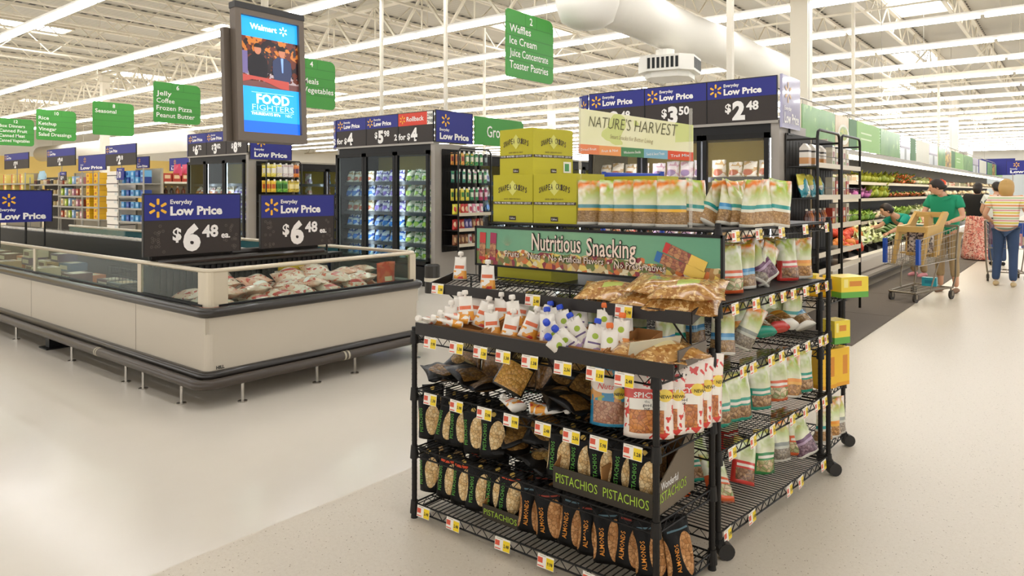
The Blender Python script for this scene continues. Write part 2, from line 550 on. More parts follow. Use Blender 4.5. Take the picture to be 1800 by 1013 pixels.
# ---------------------------------------------------------------- service poles dropping to the freezers
for x, y, h, w, lab in ((-8.06, 8.28, 2.42, .025, 'thin cream service pole rising from the freezer with the red rollback sign, nearer its corner'),
                        (-9.66, 8.3, 2.42, .025, 'thin cream service pole rising from middle of the freezer with the red rollback sign'),
                        (-3.34, 8.4, 2.42, .035, 'cream service pole rising from the freezer priced three fifty'),
                        (-3.55, 15.3, 2.262, .03, 'thin cream service pole above the nearer green produce banners'),
                        (-3.55, 26.2, 2.262, .035, 'thin cream service pole above the farther green produce banners'),
                        (-13.0, 14.9, .0, .03, 'thin pale pole standing between the green aisle two sign and yellow-green boxes')):
    o = MB().box(-w, w, -w, w, h, 6.25).box(-w * 2, w * 2, -w * 2, w * 2, h, h + .02).build('service_pole', COLM); o.location = (x, y, 0)
    tag(o, lab, 'pole')

# ---------------------------------------------------------------- fabric duct and its diffuser
DUCT = mat('white_fabric_duct', 'eeeae0', 0.65, bump=(3, .2))
d = thing('air_duct', 'large round white fabric duct above the middle freezer', 'duct', (-5.7, 9.05, 4.42))
d.scale = (.78, .78, .78)
MB().tube([(0, y, .03 * math.sin(y * 1.3)) for y in [x * .5 for x in range(0, 24)]], [.5 if i not in (7, 15) else .51 for i in range(24)], n=24).build('duct_run', DUCT, d, smooth=True)
MB().lathe((0, -.25, 0), [(.05, -.66), (.3, -.62), (.5, -.5), (.6, -.2), (.63, .2), (.66, 2.3)], n=24).build('riser', DUCT, d, smooth=True)
MB().cyl((0, 11.5, 0), (0, 11.62, 0), .53, n=24).build('end_cap', mat('dark_duct_collar', '5b564e', .5), d)
for y in (1, 4, 7, 10.5): MB().cyl((0, y, .45), (0, y, 2.35), .01, n=4).build('hanger_rod', OFFW, d)
g = thing('air_diffuser', 'white box air diffuser with black louvres hanging below the duct', 'air vent', (-5.60, 11.35, 3.46), math.radians(12))
g.scale = (.8, .8, .8)
out = [(-.6, -.35), (-.35, -.6), (.35, -.6), (.6, -.35), (.6, .35), (.35, .6), (-.35, .6), (-.6, .35)]
q = MB(); q.prism(out, 'z', .12, .45); q.prism([(a * .8, c * .8) for a, c in out], 'z', 0, .12)
q.build('casing', WHITE, g)
MB().cyl((-.1, 0, .45), (-.1, 0, .65), .2, n=16).build('neck', WHITE, g)
for face in (0, 1):
    lv = MB()
    for k in range(7):
        a = -.3 + k * .1
        if face: lv.box(.59, .606, a - .03, a + .03, .17, .4)
        else: lv.box(a - .03, a + .03, -.606, -.59, .17, .4)
    lv.build('louvre', mat('louvre_opening', '101314', .6), g)

# white round main duct at the far side of the sales floor
md = thing('main_duct', 'white horizontal main duct running beneath the far strip lights by the yellow wall', 'duct', (-44, 17, 4.0))
MB().tube([(-10, 0, 0), (10, 0, 0)], .5, n=16).build('duct_run', mat('white_duct', 'f0ece2', .5), md, smooth=True)
for x in (-8, -3, 3, 8): MB().cyl((x, 0, .45), (x, 0, 2.3), .012, n=4).build('hanger_rod', OFFW, md)

# ================================================================== PACKAGES
def pouch_mesh(name, w, h, d, mats, seed=1, style='stand', nu=10, nv=14, crumple=1.0, taper=0.0, bend=0.0):
    """a filled bag: x across, z up, front towards -y. stand = flat-bottomed pouch, pillow = sealed at both ends"""
    rd = random.Random(seed)
    ph = [(rd.uniform(4, 9) / w, rd.uniform(3, 8) / h, rd.uniform(0, 6.3)) for _ in range(4)]
    def nz(x, z):
        return sum(math.sin(a * x + c) * math.cos(b * z + c * 1.7) for a, b, c in ph) / 4
    b = MB(); vs = []
    for side in (-1, 1):
        for j in range(nv + 1):
            v = j / nv
            if style == 'stand':
                fv = (1 - v ** 1.8) if v < .93 else 0.02
                wf = 1 - taper * v - .05 * math.sin(PI * v)
                if v < .1: fv *= .86 + 1.4 * v
            else:
                fv = max(0.02, math.sin(PI * min(max((v - .05) / .9, 0), 1))) ** .55 if .05 < v < .95 else 0.02
                wf = 1 - .07 * math.sin(PI * v)
            for i in range(nu + 1):
                u = i / nu; t = 2 * u - 1
                cu = max(0.0, 1 - t * t) ** .55
                x = t * w / 2 * wf
                z = v * h + (0.012 * h * math.sin(5 * u + seed) if v > .9 else 0)
                y = side * (d / 2 * fv * cu + 0.0012)
                y += crumple * nz(x * 1.3 + side, z) * (.09 * d + .003) * (1 if 0 < i < nu else .3) * (.25 if j == 0 and style == 'stand' else 1)
                y += bend * h * v * v
                if 0 < i < nu and style == 'stand' and j == 0: z = 0.0
                vs.append((x, y, z))
    n = nu + 1; S = n * (nv + 1)
    fs = []
    for sd in (0, 1):
        o = sd * S
        for j in range(nv):
            for i in range(nu):
                q = (o + j * n + i, o + j * n + i + 1, o + (j + 1) * n + i + 1, o + (j + 1) * n + i)
                fs.append(q if sd == 0 else q[::-1])
    for j in range(nv):
        fs.append((j * n, (j + 1) * n, S + (j + 1) * n, S + j * n))
        fs.append((j * n + nu, S + j * n + nu, S + (j + 1) * n + nu, (j + 1) * n + nu))
    for i in range(nu):
        fs.append((i, S + i, S + i + 1, i + 1))
        fs.append((nv * n + i, nv * n + i + 1, S + nv * n + i + 1, S + nv * n + i))
    b.add(vs, fs)
    return b.mesh(name, mats, True)

# ================================================================== PRICE BOARDS
def lp_board(root, x0, z0, w, h, price=None, y=0.0, frac=.42, red=False, stars=True, header=True, sp=None):
    """board with its blue band (or a red one) and, under it, the price; x0,z0 is its lower corner in the root's frame"""
    f = MB().box(x0, x0 + w, y, y + .02, z0, z0 + h).box(x0 - .008, x0, y - .004, y + .022, z0, z0 + h).box(x0 + w, x0 + w + .008, y - .004, y + .022, z0, z0 + h).box(x0 - .008, x0 + w + .008, y - .004, y + .022, z0 + h, z0 + h + .01)
    f.m[:6] = [1] * 6
    f.build('board', [SIGNFRAME, DARKB if price else NAVY], root)
    hb = h * frac if price else h
    if red:
        MB().box(x0, x0 + w * .84, y - .003, y, z0 + h - hb, z0 + h).build('red_band', RED, root)
        MB().box(x0 + w * .84, x0 + w, y - .003, y, z0 + h - hb, z0 + h).build('was_price_tab', WHITE, root)
        letter(root, '298', INKB, x0 + w * .92, z0 + h - hb * .45, hb * .28, y - .005, bold=.01)
        letter(root, '798', INKB, x0 + w * .92, z0 + h - hb * .9, hb * .3, y - .005, bold=.01)
        spark(root, INKY, x0 + w * .13, z0 + h - hb / 2, hb * .34, y - .006)
        letter(root, 'Rollback', INKW, x0 + w * .25, z0 + h - hb * .66, hb * .36, y - .006, w=w * .5, align='l', bold=.02)
    elif price:
        MB().box(x0, x0 + w, y - .003, y, z0 + h - hb, z0 + h).build('blue_band', NAVY, root)
        k = hb
        spark(root, INKY, x0 + min(w * .13, k * .55), z0 + h - hb * .52, k * .37, y - .006)
        tx = x0 + min(w * .25, k * 1.1)
        letter(root, 'Everyday', INKW, tx, z0 + h - hb * .36, k * .17, y - .006, align='l', bold=.022)
        letter(root, 'Low Price', INKW, tx, z0 + h - hb * .80, k * .33, y - .006, w=min(w * .56, k * 2.15), align='l', bold=.042)
    else:
        spark(root, sp or INKY, x0 + w * .25, z0 + h * .70, h * .2, y - .006)
        letter(root, 'Everyday', INKW, x0 + w * .09, z0 + h * .36, h * .085, y - .006, align='l', bold=.022)
        letter(root, 'Low Price', INKW, x0 + w * .09, z0 + h * .10, h * .19, y - .006, w=w * .8, align='l', bold=.042)
    if price:
        big = (h - hb) * .68; bz = z0 + (h - hb) * .14
        cx = x0 + w * .5
        pre, dig, sup, post = price
        cx -= w * .03
        letter(root, dig, INKW, cx, bz, big, y - .006, bold=.055, res=3)
        _, d0, d1, _, _ = text_mesh(dig, .045, 0.0, 3)
        dw = (d1 - d0) / 2 * big / .7 + big * .03
        letter(root, pre, INKW, cx - dw - .01, bz + big * (.42 if pre.startswith('$') else .1), big * .5, y - .006, align='r', bold=.035)
        if sup: letter(root, sup, INKW, cx + dw + .01, bz + big * .5, big * .5, y - .006, align='l', bold=.035)
        if post: letter(root, post, INKW, cx + dw + big * .92, bz + big * .42, big * .27, y - .006, align='l', bold=.03)
        if stars:
          for lo_, hi_ in ((.03, .2), (.82, .97)):
            st = MB(); rd = random.Random(int(w * 1e4) + int(lo_ * 100))
            for _ in range(16):
                a, c = rd.uniform(lo_, hi_) * w + x0, z0 + rd.uniform(.06, .92) * (h - hb)
                for q in range(6):
                    t = q * PI / 3; r = .012
                    st.add([(a + .4 * r * math.cos(t), y - .003, c + .4 * r * math.sin(t)), (a + r * math.cos(t + .15), y - .003, c + r * math.sin(t + .15)), (a + r * math.cos(t - .15), y - .003, c + r * math.sin(t - .15))], [(0, 1, 2)])
            st.build('printed_star_pattern', mat('pale_print', '8d8276', .5), root)

# ---------------------------------------------------------------- island freezer
FX0, FY0, FY1, FXE = -4.733, 2.49, 4.52, -13.0
PANEL = mat('freezer_panel', 'c9bfae', .35, .15)
fz = thing('island_freezer', 'long open-topped grey chest freezer island with glass rim and black bumpers', 'freezer', (0, 0, 0))
def ring(b, x0, y0, y1, z0, z1, r=.06, m=0, n=6):
    """body outline with rounded ends at the near end, long towards -x"""
    out = [(FXE, y0)]
    for k in range(n + 1):
        t = -PI / 2 + k * PI / 2 / n; out.append((x0 - r + r * math.cos(t), y0 + r + r * math.sin(t)))
    for k in range(n + 1):
        t = k * PI / 2 / n; out.append((x0 - r + r * math.cos(t), y1 - r + r * math.sin(t)))
    out.append((FXE, y1))
    return b.prism(out, 'z', z0, z1, m)
ring(MB(), FX0, FY0, FY1, .242, .5).build('body', PANEL, fz)
b = MB(); tcl = .09
b.box(FXE, FX0 - .02, FY0, FY0 + tcl, .5, .614); b.box(FXE, FX0 - .02, FY1 - tcl, FY1, .5, .614)
b.box(FX0 - tcl, FX0, FY0 + .02, FY1 - .02, .5, .614)
b.cyl((FX0 - .06, FY0 + .06, .5), (FX0 - .06, FY0 + .06, .614), .06, n=20); b.cyl((FX0 - .06, FY1 - .06, .5), (FX0 - .06, FY1 - .06, .614), .06, n=20)
b.build('side_panel', PANEL, fz)
b = MB()
for (x, z0, z1) in ((-5.84, .243, .613), (-8.2, .243, .613), (-10.6, .243, .613)):
    b.box(x - .002, x + .002, FY0 - .0015, FY0, z0, z1)
b.build('panel_joint', mat('joint_shadow_gap', '8b8070', .6), fz)
def rimpath(off, h, r=.06):
    x0, y0, y1 = FX0 + off, FY0 - off, FY1 + off
    p = [(FXE, y0, h)]
    for k in range(7):
        t = -PI / 2 + k * PI / 12; p.append((x0 - r + r * math.cos(t), y0 + r + r * math.sin(t), h))
    for k in range(7):
        t = k * PI / 12; p.append((x0 - r + r * math.cos(t), y1 - r + r * math.sin(t), h))
    p.append((FXE, y1, h))
    return p
BUMP = mat('black_bumper_vinyl', '2b2622', .3, coat=.2)
BUMP2 = mat('brown_black_bumper', '463d35', .35)
MB().tube(rimpath(.012, .652), .036, n=10).build('upper_bumper', BUMP, fz, smooth=True)
MB().tube(rimpath(.008, .21), .034, n=10).build('lower_bumper', BUMP, fz, smooth=True)
gr = MB().tube(rimpath(.075, .168, .09), .036, n=12).build('bumper_pipe', BUMP2, fz, smooth=True)
sl = MB()
for (x, y) in ((-6.35, FY0 - .075), (FX0 + .075, 3.62)):
    a = (1, 0) if y < FY0 else (0, 1)
    for k in (-.018, .018): sl.cyl((x + a[0] * k - a[0] * .008, y + a[1] * k - a[1] * .008, .168), (x + a[0] * k + a[0] * .008, y + a[1] * k + a[1] * .008, .168), .038, n=14)
sl.build('pipe_collar', mat('pale_collar', 'b9b09c', .4), gr)
ft = [(-4.95, FY0 - .07), (-5.55, FY0 - .07), (-5.85, FY0 - .07), (-6.95, FY0 - .07), (-8.4, FY0 - .07), (-10, FY0 - .07), (FX0 + .07, 2.72), (FX0 + .07, 3.35), (FX0 + .07, 3.72), (FX0 + .07, 4.42)]
for x, y in ft:
    MB().cyl((x, y, .006), (x, y, .15), .011, n=8).cyl((x, y, 0), (x, y, .008), .034, n=12).build('bumper_foot', STEEL, fz)
MB().box(FXE, FX0 - .45, FY0 + .3, FY1 - .3, 0, .242).build('plinth', mat('dark_plinth', '2e2924', .7), fz)
MB().box(-7.75, -7.65, FY0 - .02, FY0 + .25, .0, .16).box(-7.8, -7.6, FY0 - .06, FY0 + .2, 0, .012).build('support_foot', BLACK, fz)
# glass rim
b = MB()
b.box(FXE, FX0 - .14, FY0 + .03, FY0 + .038, .685, .93); b.box(FX0 - .038, FX0 - .03, FY0 + .14, FY1 - .08, .685, .93); b.box(FXE, FX0 - .08, FY1 - .038, FY1 - .03, .685, .93)
b.build('glass_rim', GLASS, fz)
RAIL = mat('champagne_rail', 'd3c7b0', .3, .35)
MB().tube(rimpath(-.03, .94, .05), .017, n=8).build('top_rail', RAIL, fz, smooth=True)
MB().box(FXE, FX0 - .1, FY0 + .015, FY0 + .05, .684, .70).box(FX0 - .05, FX0 - .015, FY0 + .1, FY1 - .06, .684, .70).build('glass_channel', BLACK, fz)
b = MB(); b.box(FX0 - .16, FX0 - .07, FY0 + .02, FY0 + .05, .685, .93); b.box(FX0 - .05, FX0 - .02, FY0 + .07, FY0 + .17, .685, .93); b.cyl((FX0 - .07, FY0 + .07, .685), (FX0 - .07, FY0 + .07, .93), .05, n=18)
b.build('corner_post', RAIL, fz)
MB().box(FX0 - .05, FX0 - .02, FY1 - .1, FY1 - .03, .685, .93).build('corner_post', RAIL, fz)
for x in (-5.84, -8.2, -10.6):
    MB().box(x - .03, x + .03, FY0 + .025, FY0 + .045, .685, .93).build('glass_post', RAIL, fz)
letter(fz, 'HILL', INKB, FY0 + .1, .25, .022, FX0 + .002, face='side', bold=.04, name='maker_badge')
# inside: liners, the black back wall of the end case and the divider of the long case
LINER = mat('freezer_liner', 'c9c0b0', .5)
b = MB(); b.box(FXE, FX0 - .09, FY0 + .09, FY1 - .09, .5, .505); b.build('liner', LINER, fz)
dv = MB(); dv.box(FXE, -5.75, 3.40, 3.62, .5, .90); dv.box(-5.9, -5.74, FY0 + .09, FY1 - .09, .5, .90)
dv.build('divider', BLACK, fz)
b = MB(); b.tube([(-5.82, FY0 + .1, .965), (-5.82, FY1 - .35, .965)], .032, n=8); b.tube([(-5.7, FY0 + .1, .935), (-5.7, FY1 - .35, .935)], .024, n=8)
b.box(-5.86, -5.7, FY0 + .1, FY1 - .3, .89, .925)
b.build('air_return_bar', BUMP, fz, smooth=False)
b = MB()
for k in range(34): b.box(-5.738, -5.728, FY0 + .14 + k * .053, FY0 + .165 + k * .053, .6, .88)
b.build('louvre', mat('louvre_black', '0d0c0c', .5), fz)
b = MB(); b.box(FXE, -5.9, 3.38, 3.41, .90, .965); b.box(FXE, -5.9, 3.61, 3.64, .90, .965); b.build('divider_rail', BLACK, fz)
b = MB()
for k in range(46): b.box(-6.1 - k * .15 - .08, -6.1 - k * .15, 3.42, 3.60, .955, .972)
b.build('divider_grille', mat('pale_grille', 'b8b0a2', .4), fz)
MB().box(FXE, -5.9, FY1 - .029, FY1 - .027, .70, .92).build('blue_glass_film', mat('blue_glass_film', '5f94ad', .1, alpha=.75), fz)

# the bags in the end case
CH = [print_mat('chicken_bag_%d' % k, ('blot', a, c, 14), [('blot', .15, .8, e, 22, .56), ('rect', .2, .8, .38, .5, f)], .25, .5, 25) for k, (a, c, e, f) in enumerate(
    (('ecc0a8', 'e2a58c', 'c8402f', 'f6eee6'), ('f3dccd', 'e8bba4', 'c23a30', 'f2d9c9'), ('e6c0aa', 'f2dccb', 'd8694a', 'c9403a')))]
def mk_chicken(v):
    o = ob('frozen_chicken_bag', pouch_mesh('frozen_chicken_bag', .30, .36, .12, CH[v], 11 + v, 'pillow', crumple=1.6))
    return tag(o, None, 'frozen food bag')
CHK = Kind(mk_chicken)
rd = random.Random(3)
n = 0
for row, x in enumerate((-4.98, -5.25, -5.52)):
    for k in range(7):
        y = 2.74 + k * .232 + rd.uniform(-.03, .03)
        if x == -4.98 and k == 6: continue
        lie = (-PI / 2 + rd.uniform(-.3, .5), rd.uniform(-.15, .15), PI / 2 + rd.uniform(-.25, .25))
        CHK.put((x + .17 + rd.uniform(-.015, .015), y + .02, .615 + .03 * row + rd.uniform(0, .03)), lie,
                'frozen chicken bag in end case of the chest freezer, %s row from glass, %s along' % (ORD[row], ORD[k]), variant=rd.randrange(3), scale=.85)
for k in range(12):
    CHK.put((-4.90 - .26 * (k % 2) - rd.uniform(0, .12), 2.78 + k * .14, .735 + .03 * (k % 2)), (-PI / 2 + rd.uniform(-.25, .25), 0, PI / 2 + rd.uniform(-.7, .7)),
            'pink frozen chicken bag on top of the end case pile, %s from freezer corner' % ORD[k], variant=k % 3, scale=.85)
o = ob('orange_frozen_bag', pouch_mesh('orange_frozen_bag', .22, .34, .12, print_mat('orange_bag', ('blot', 'e2622f', 'd8451f', 12), [('rect', .3, .7, .5, .62, 'f4d7b0')], .25, .5, 25), 5, 'stand'), loc=(-4.92, 4.28, .52), rz=PI / 2)
tag(o, 'bright orange frozen food bag standing at the far glass end of the chest freezer', 'frozen food bag')
MB_ = MB().box(-.12, .12, -.05, .05, 0, .20)
o = ob('yellow_carton', MB_.mesh('yellow_carton', mat('yellow_carton', 'd9b41d', .5)), loc=(-5.58, 3.75, .66), rz=PI / 2); tag(o, 'plain yellow carton standing behind the chicken bags against black louvres', 'carton')
# the long case: dark baskets and packets
DK = [mat('pack_%s' % n, c, .4) for n, c in (('maroon', '5b2a2a'), ('slate', '4c5157'), ('tan', 'b3946a'), ('blue', '4d6d8d'), ('cream', 'd8cdb4'), ('purple', '55466f'), ('orange', 'c9722e'))]
rd = random.Random(9)
def packet(name, w, d, h, m, m2):
    b = MB().box(-w / 2, w / 2, -d / 2, d / 2, 0, h).box(-w * .38, w * .38, -d / 2 - .001, -d / 2, h * .25, h * .75, 1).box(-w * .38, w * .38, -d * .3, d * .3, h, h + .001, 1)
    return b.mesh(name, [m, m2])
PK = [packet('frozen_meal_box', .26, .2, .09, DK[i], DK[j]) for i, j in ((0, 4), (1, 2), (2, 0), (3, 4), (4, 0), (5, 4), (6, 4))]
q = 0
for k in range(24):
    for (y, row) in ((2.76, 'near'), (3.12, 'divider')):
        if rd.random() < .15: continue
        z = .506
        for lev in range(rd.choice((1, 2, 2, 3)) if row == 'divider' else rd.choice((0, 1, 1, 2))):
            o = ob('frozen_meal_box', rd.choice(PK), loc=(-6.12 - k * .285, y + rd.uniform(-.03, .03), z), rz=rd.uniform(-.05, .05))
            tag(o, 'frozen meal box in long freezer well, %s column, %s layer, %s side' % (ORD[k], ORD[lev], 'glass' if row == 'near' else 'divider'), 'frozen meal box', 'boxes in the long chest freezer')
            z += .0915; q += 1
wire = thing('wire_basket', 'black wire basket holding tan packets in the long chest freezer', 'basket', (-6.6, 2.95, .68))
def basket(root, w, d, h, m, nx=8, ny=5, r=.004):
    b = MB()
    for z in (0, h / 2, h): b.tube([(-w / 2, -d / 2, z), (w / 2, -d / 2, z), (w / 2, d / 2, z), (-w / 2, d / 2, z)], r, n=4, closed=True)
    for i in range(nx + 1):
        x = -w / 2 + w * i / nx; b.tube([(x, -d / 2, h), (x, -d / 2, 0), (x, d / 2, 0), (x, d / 2, h)], r * .8, n=4)
    for i in range(1, ny):
        y = -d / 2 + d * i / ny; b.tube([(-w / 2, y, h), (-w / 2, y, 0), (w / 2, y, 0), (w / 2, y, h)], r * .8, n=4)
    return b.build('wire_mesh', m, root)
basket(wire, .6, .5, .14, BLACKMETAL)
MB().box(-.3, .3, .25, .262, .02, .12).build('card_front', mat('slate_card', '45505a', .6), wire)

# price boards standing on the freezer
def freezer_sign(name, label, x, y, z, w, h, price, post=True):
    r = thing(name, label, 'price sign', (x, y, z), PI / 2)
    lp_board(r, 0, 0, w, h, price)
    if post:
        b = MB()
        for xx in (.06, w - .06): b.cyl((xx, .03, -z + .90), (xx, .03, .1), .01, n=8)
        b.build('stand', BLACKMETAL, r)
    return r
freezer_sign('price_sign', 'low price six forty-eight sign on the chest freezer end, nearer its corner', -5.72, 2.50, .985, .81, .49, ('$', '6', '48', 'ea.'))
freezer_sign('price_sign', 'low price six forty-eight sign on the chest freezer beside the tall freezer doors', -5.72, 3.515, .985, .79, .48, ('$', '6', '48', 'ea.'))
s3 = freezer_sign('low_price_sign', 'plain navy everyday low price panel standing on the chest freezer far along', -8.9, 2.36, 1.17, .54, .34, None)
MB().cyl((.3, .03, -.26), (.3, .03, .02), .012, n=8).build('stand', BLACKMETAL, s3)

# ================================================================== UPRIGHT FREEZERS
OCHRE = mat('ochre_glow_lining', 'c4a545', .6)  # ochre puts the yellow glow behind the doors into the lining's colour
DOORGLASS = glass_mat('door_glass', 'dfe9ea', .8)
FOG = mat('fogged_door_glass', 'b9ae90', .3, alpha=.10)
LED = mat('freezer_led', 'f3f6ff', .4, emit=26.0)
def upright(name, label, x, y, rz, doors=3, dw=.78, H=2.25, depth=.95, fog=(), signs=None):
    """glass-door freezer; its front lies on local y=0 facing -y, its right-hand corner at the origin, extending to -x"""
    W = doors * dw + .09
    r = thing(name, label, 'freezer', (x, y, 0), rz)
    UPG = mat('upright_side_grey', 'a29b92', .45)
    MB().box(-.09, 0, 0, depth, 0, H).build('side_panel', UPG, r); MB().box(-W, -W + .05, 0, depth, 0, H).build('side_panel', UPG, r)
    MB().box(-.096, -.09, .02, depth - .06, .30, H - .12).build('inner_liner', BLACK, r); MB().box(-W + .05, -W + .056, .02, depth - .06, .30, H - .12).build('inner_liner', BLACK, r)
    MB().box(-W + .05, -.09, 0, depth, 0, .30).build('plinth', BLACK, r); MB().box(-W + .05, -.09, 0, depth, H - .12, H).build('top_box', BLACK, r)
    MB().box(-W + .05, -.09, depth - .06, depth, .30, H - .12).build('back_lining', OCHRE, r)
    b = MB()
    b.box(-W, .0, -.03, .10, H - .001, H + .03); b.build('top_trim', GREYM, r)
    for k in range(doors):
        xr = -.10 - k * dw; xl = xr - dw + .02
        d = MB()
        z0, z1 = .34, H - .10
        for q in ((xl, xl + .05, z0, z1), (xr - .05, xr, z0, z1), (xl, xr, z0, z0 + .06), (xl, xr, z1 - .06, z1)):
            d.box(q[0], q[1], -.05, 0, q[2], q[3])
        do = d.build('door', BLACKMETAL, r)
        MB().box(xl + .05, xr - .05, -.03, -.024, z0 + .06, z1 - .06).build('pane', FOG if k in fog else DOORGLASS, do)
        MB().tube([(xl + .03, -.05, 1.0), (xl + .03, -.09, 1.03), (xl + .03, -.09, 1.42), (xl + .03, -.05, 1.45)], .01, n=6).build('handle', BLACK, do)
        MB().cyl((xr - .0, .035, .45), (xr - .0, .035, H - .16), .008, n=6).build('led_tube', LED, r)
    for j in range(6):
        z = .38 + j * .252
        MB().box(-W + .06, -.1, .10, .72, z - .02, z).box(-W + .06, -.1, .09, .10, z - .03, z + .03).build('shelf', mat('dark_shelf', '3a3a3c', .4, .2), r)
    return r, W
BAGC = {'blue': ('1f55b8', 'dfe8f2', '3f86d8'), 'purple': ('45369c', 'e6dff0', '8a66c8'), 'green': ('2f7530', 'efe6c4', 'a3bf35'), 'tan': ('c9a26a', 'efe3cd', 'b5532f'),
        'red': ('b83a32', 'f1dfd4', 'd98a4a'), 'pink': ('d8a7b4', 'f3e8e6', '8f6f9e')}
FB = {}
for k, (a, c, e) in BAGC.items():
    FB[k] = [pouch_mesh('frozen_bag_' + k, .185, .235, .15, print_mat('fb_%s_%d' % (k, v), ('blot', a, c, 9 + 4 * v), [('rect', .2, .8, .5, .72, c), ('ell', .5, .3, .3, .18, e)], .25, .5, 20), 30 + v, 'stand', 8, 8, 1.8, .1) for v in range(2)]
def fill(r, W, doors, dw, cols, levels, whose, rd):
    """frozen bags on the shelves of a freezer, in its own frame placed in the world"""
    M = Matrix.Translation(r.location) @ Matrix.Rotation(r.rotation_euler.z, 4, 'Z')
    for k in range(doors):
        for j in levels:
            z = .38 + j * .252
            n = 4
            for i in range(n):
                x = -.10 - k * dw - dw * .5 + (i - (n - 1) / 2) * .183
                col = cols[k] if isinstance(cols[k], str) else cols[k][j % len(cols[k])]
                p = M @ Vector((x + rd.uniform(-.01, .01), .19 + rd.uniform(0, .03), z + .017))
                o = ob('frozen_food_bag', FB[col][rd.randrange(2)], loc=p); o.rotation_euler = (rd.uniform(-.15, .0), 0, r.rotation_euler.z + rd.uniform(-.1, .1))
                o.scale = (1, 1, rd.uniform(.80, .95))
                tag(o, None, 'frozen food bag', 'frozen bags behind glass, %s' % whose)
                o['label'] = '%s bag in %s, %s door, shelf %s up, %s bag' % (col, whose, ORD[k], ORD[j], ORD[i])
rd = random.Random(21)
U1, W1 = upright('upright_freezer', 'tall three-door glass freezer of blue and green bags under the rollback sign', -7.837, 7.81, 0)
fill(U1, W1, 3, .78, ['green', ('blue', 'blue', 'blue', 'purple', 'purple', 'purple'), ('blue', 'blue', 'blue', 'tan', 'blue', 'tan')], range(6), 'freezer below the rollback sign', rd)
U2, W2 = upright('upright_freezer', 'tall three-door glass freezer under the sign priced three fifty', -2.555, 7.805, 0, fog=(0, 1, 2))
fill(U2, W2, 3, .78, ['tan', 'pink', ('red', 'tan')], range(2, 6), 'freezer below the three fifty sign', rd)
U3, W3 = upright('upright_freezer', 'tall three-door glass freezer partly behind the hanging screen', -13.04, 7.73, 0)
fill(U3, W3, 3, .78, ['purple', 'tan', 'red'], range(2, 5), 'freezer behind the hanging screen', rd)
# boards on top of the three freezers
def crown(x, y, W, prices, label, grp=None):
    r = thing('price_sign_header', label, 'price sign', (x - W, y - .02, 2.28), 0)
    w = (W - .02) / 3
    for k, (p, red) in enumerate(prices):
        lp_board(r, .01 + k * w, 0, w - .012, .48, p, red=red, stars=False)
    MB().box(0, W, .02, .06, 0, .03).build('bottom_rail', GREYM, r)
    return r
crown(-7.837, 7.81, W1, ((('2 for $', '4', '', ''), False), (('$', '5', '98', ''), False), (('2 for $', '4', '', ''), True)), 'three price boards in a row with red rollback band above glass freezer')
crown(-2.555, 7.805, W2, ((('$', '2', '48', ''), False), (('$', '3', '50', ''), False), (('$', '2', '48', ''), False)), 'three price boards in a row above freezer behind the snack racks')
crown(-13.04, 7.73, W3, ((('$', '6', '72', ''), False), (('$', '3', '82', ''), False), (('$', '8', '98', ''), False)), 'three price boards in a row above freezer beside the hanging screen')
def side_sign(x, y, z, w, h, label, face=None):
    r = thing('low_price_sign', label, 'price sign', (x, y, z), PI / 2)
    if face is None: lp_board(r, 0, 0, w, h, None)
    else:
        MB().box(0, w, 0, .02, 0, h).box(-.01, 0, -.004, .024, 0, h).build('board', [face], r)
        spark(r, mat('pale_orange_ink', 'e8c7a0', .5), w * .3, h * .68, h * .2)
        letter(r, 'Everyday', INKW, w * .1, h * .34, h * .08, align='l', bold=.02); letter(r, 'Low Price', INKW, w * .1, h * .1, h * .19, w=w * .8, align='l', bold=.03)
    return r
side_sign(-7.80, 7.80, 2.28, .84, .49, 'navy everyday low price panel at corner of freezer beside the green Grocery sign'.replace('Grocery', 'grocery'))
side_sign(-13.0, 7.75, 2.16, .95, .5, 'navy low price panel on side of freezer under the hanging screen')
PALE = mat('glossy_faded_blue_panel', 'a9a6c4', .12, coat=.6)
ss = side_sign(-2.52, 7.80, 2.20, .62, .58, 'faded glossy low price panel at the corner of freezer by the wire baskets', PALE)
MB().cyl((.3, .02, -.06), (.3, .02, .02), .012, n=6).box(.2, .4, 0, .05, -.07, -.05).build('stand', BLACKMETAL, ss)
# left-hand ends of the headers: navy return panels
for (x, y, h, lab) in ((-7.837 - W1, 7.81, .48, 'narrow navy return panel at the outer end of the rollback price boards'), (-2.555 - W2, 7.805, .48, 'narrow navy return panel at outer end of the boards above the snack racks'),
                  (-13.04 - W3, 7.73, .48, 'narrow navy return panel at outer end of the boards beside the screen')):
    r = thing('return_panel', lab, 'price sign', (x - .22, y + .08, 2.28), math.radians(-28))
    MB().box(0, .22, 0, .02, 0, h).build('board', NAVY, r); spark(r, INKY, .13, h * .68, .08); letter(r, 'Lo', INKW, .1, h * .08, .09, bold=.03)
    MB().box(.0, .22, 0, .03, -.03, 0).build('bottom_rail', GREYM, r)

# grocery sign
g = thing('grocery_sign', 'long green sign reading grocery behind the yellow-green boxes', 'sign', (-7.78, 8.68, 2.28), PI / 2)
MB().prism([(0, 0), (1.3, 0), (1.3, .42), (1.25, .47), (0, .47)], 'y', 0, .02).build('board', GREEN, g)
letter(g, 'Grocery', INKW, .30, .14, .19, align='l', w=.72, bold=.008)

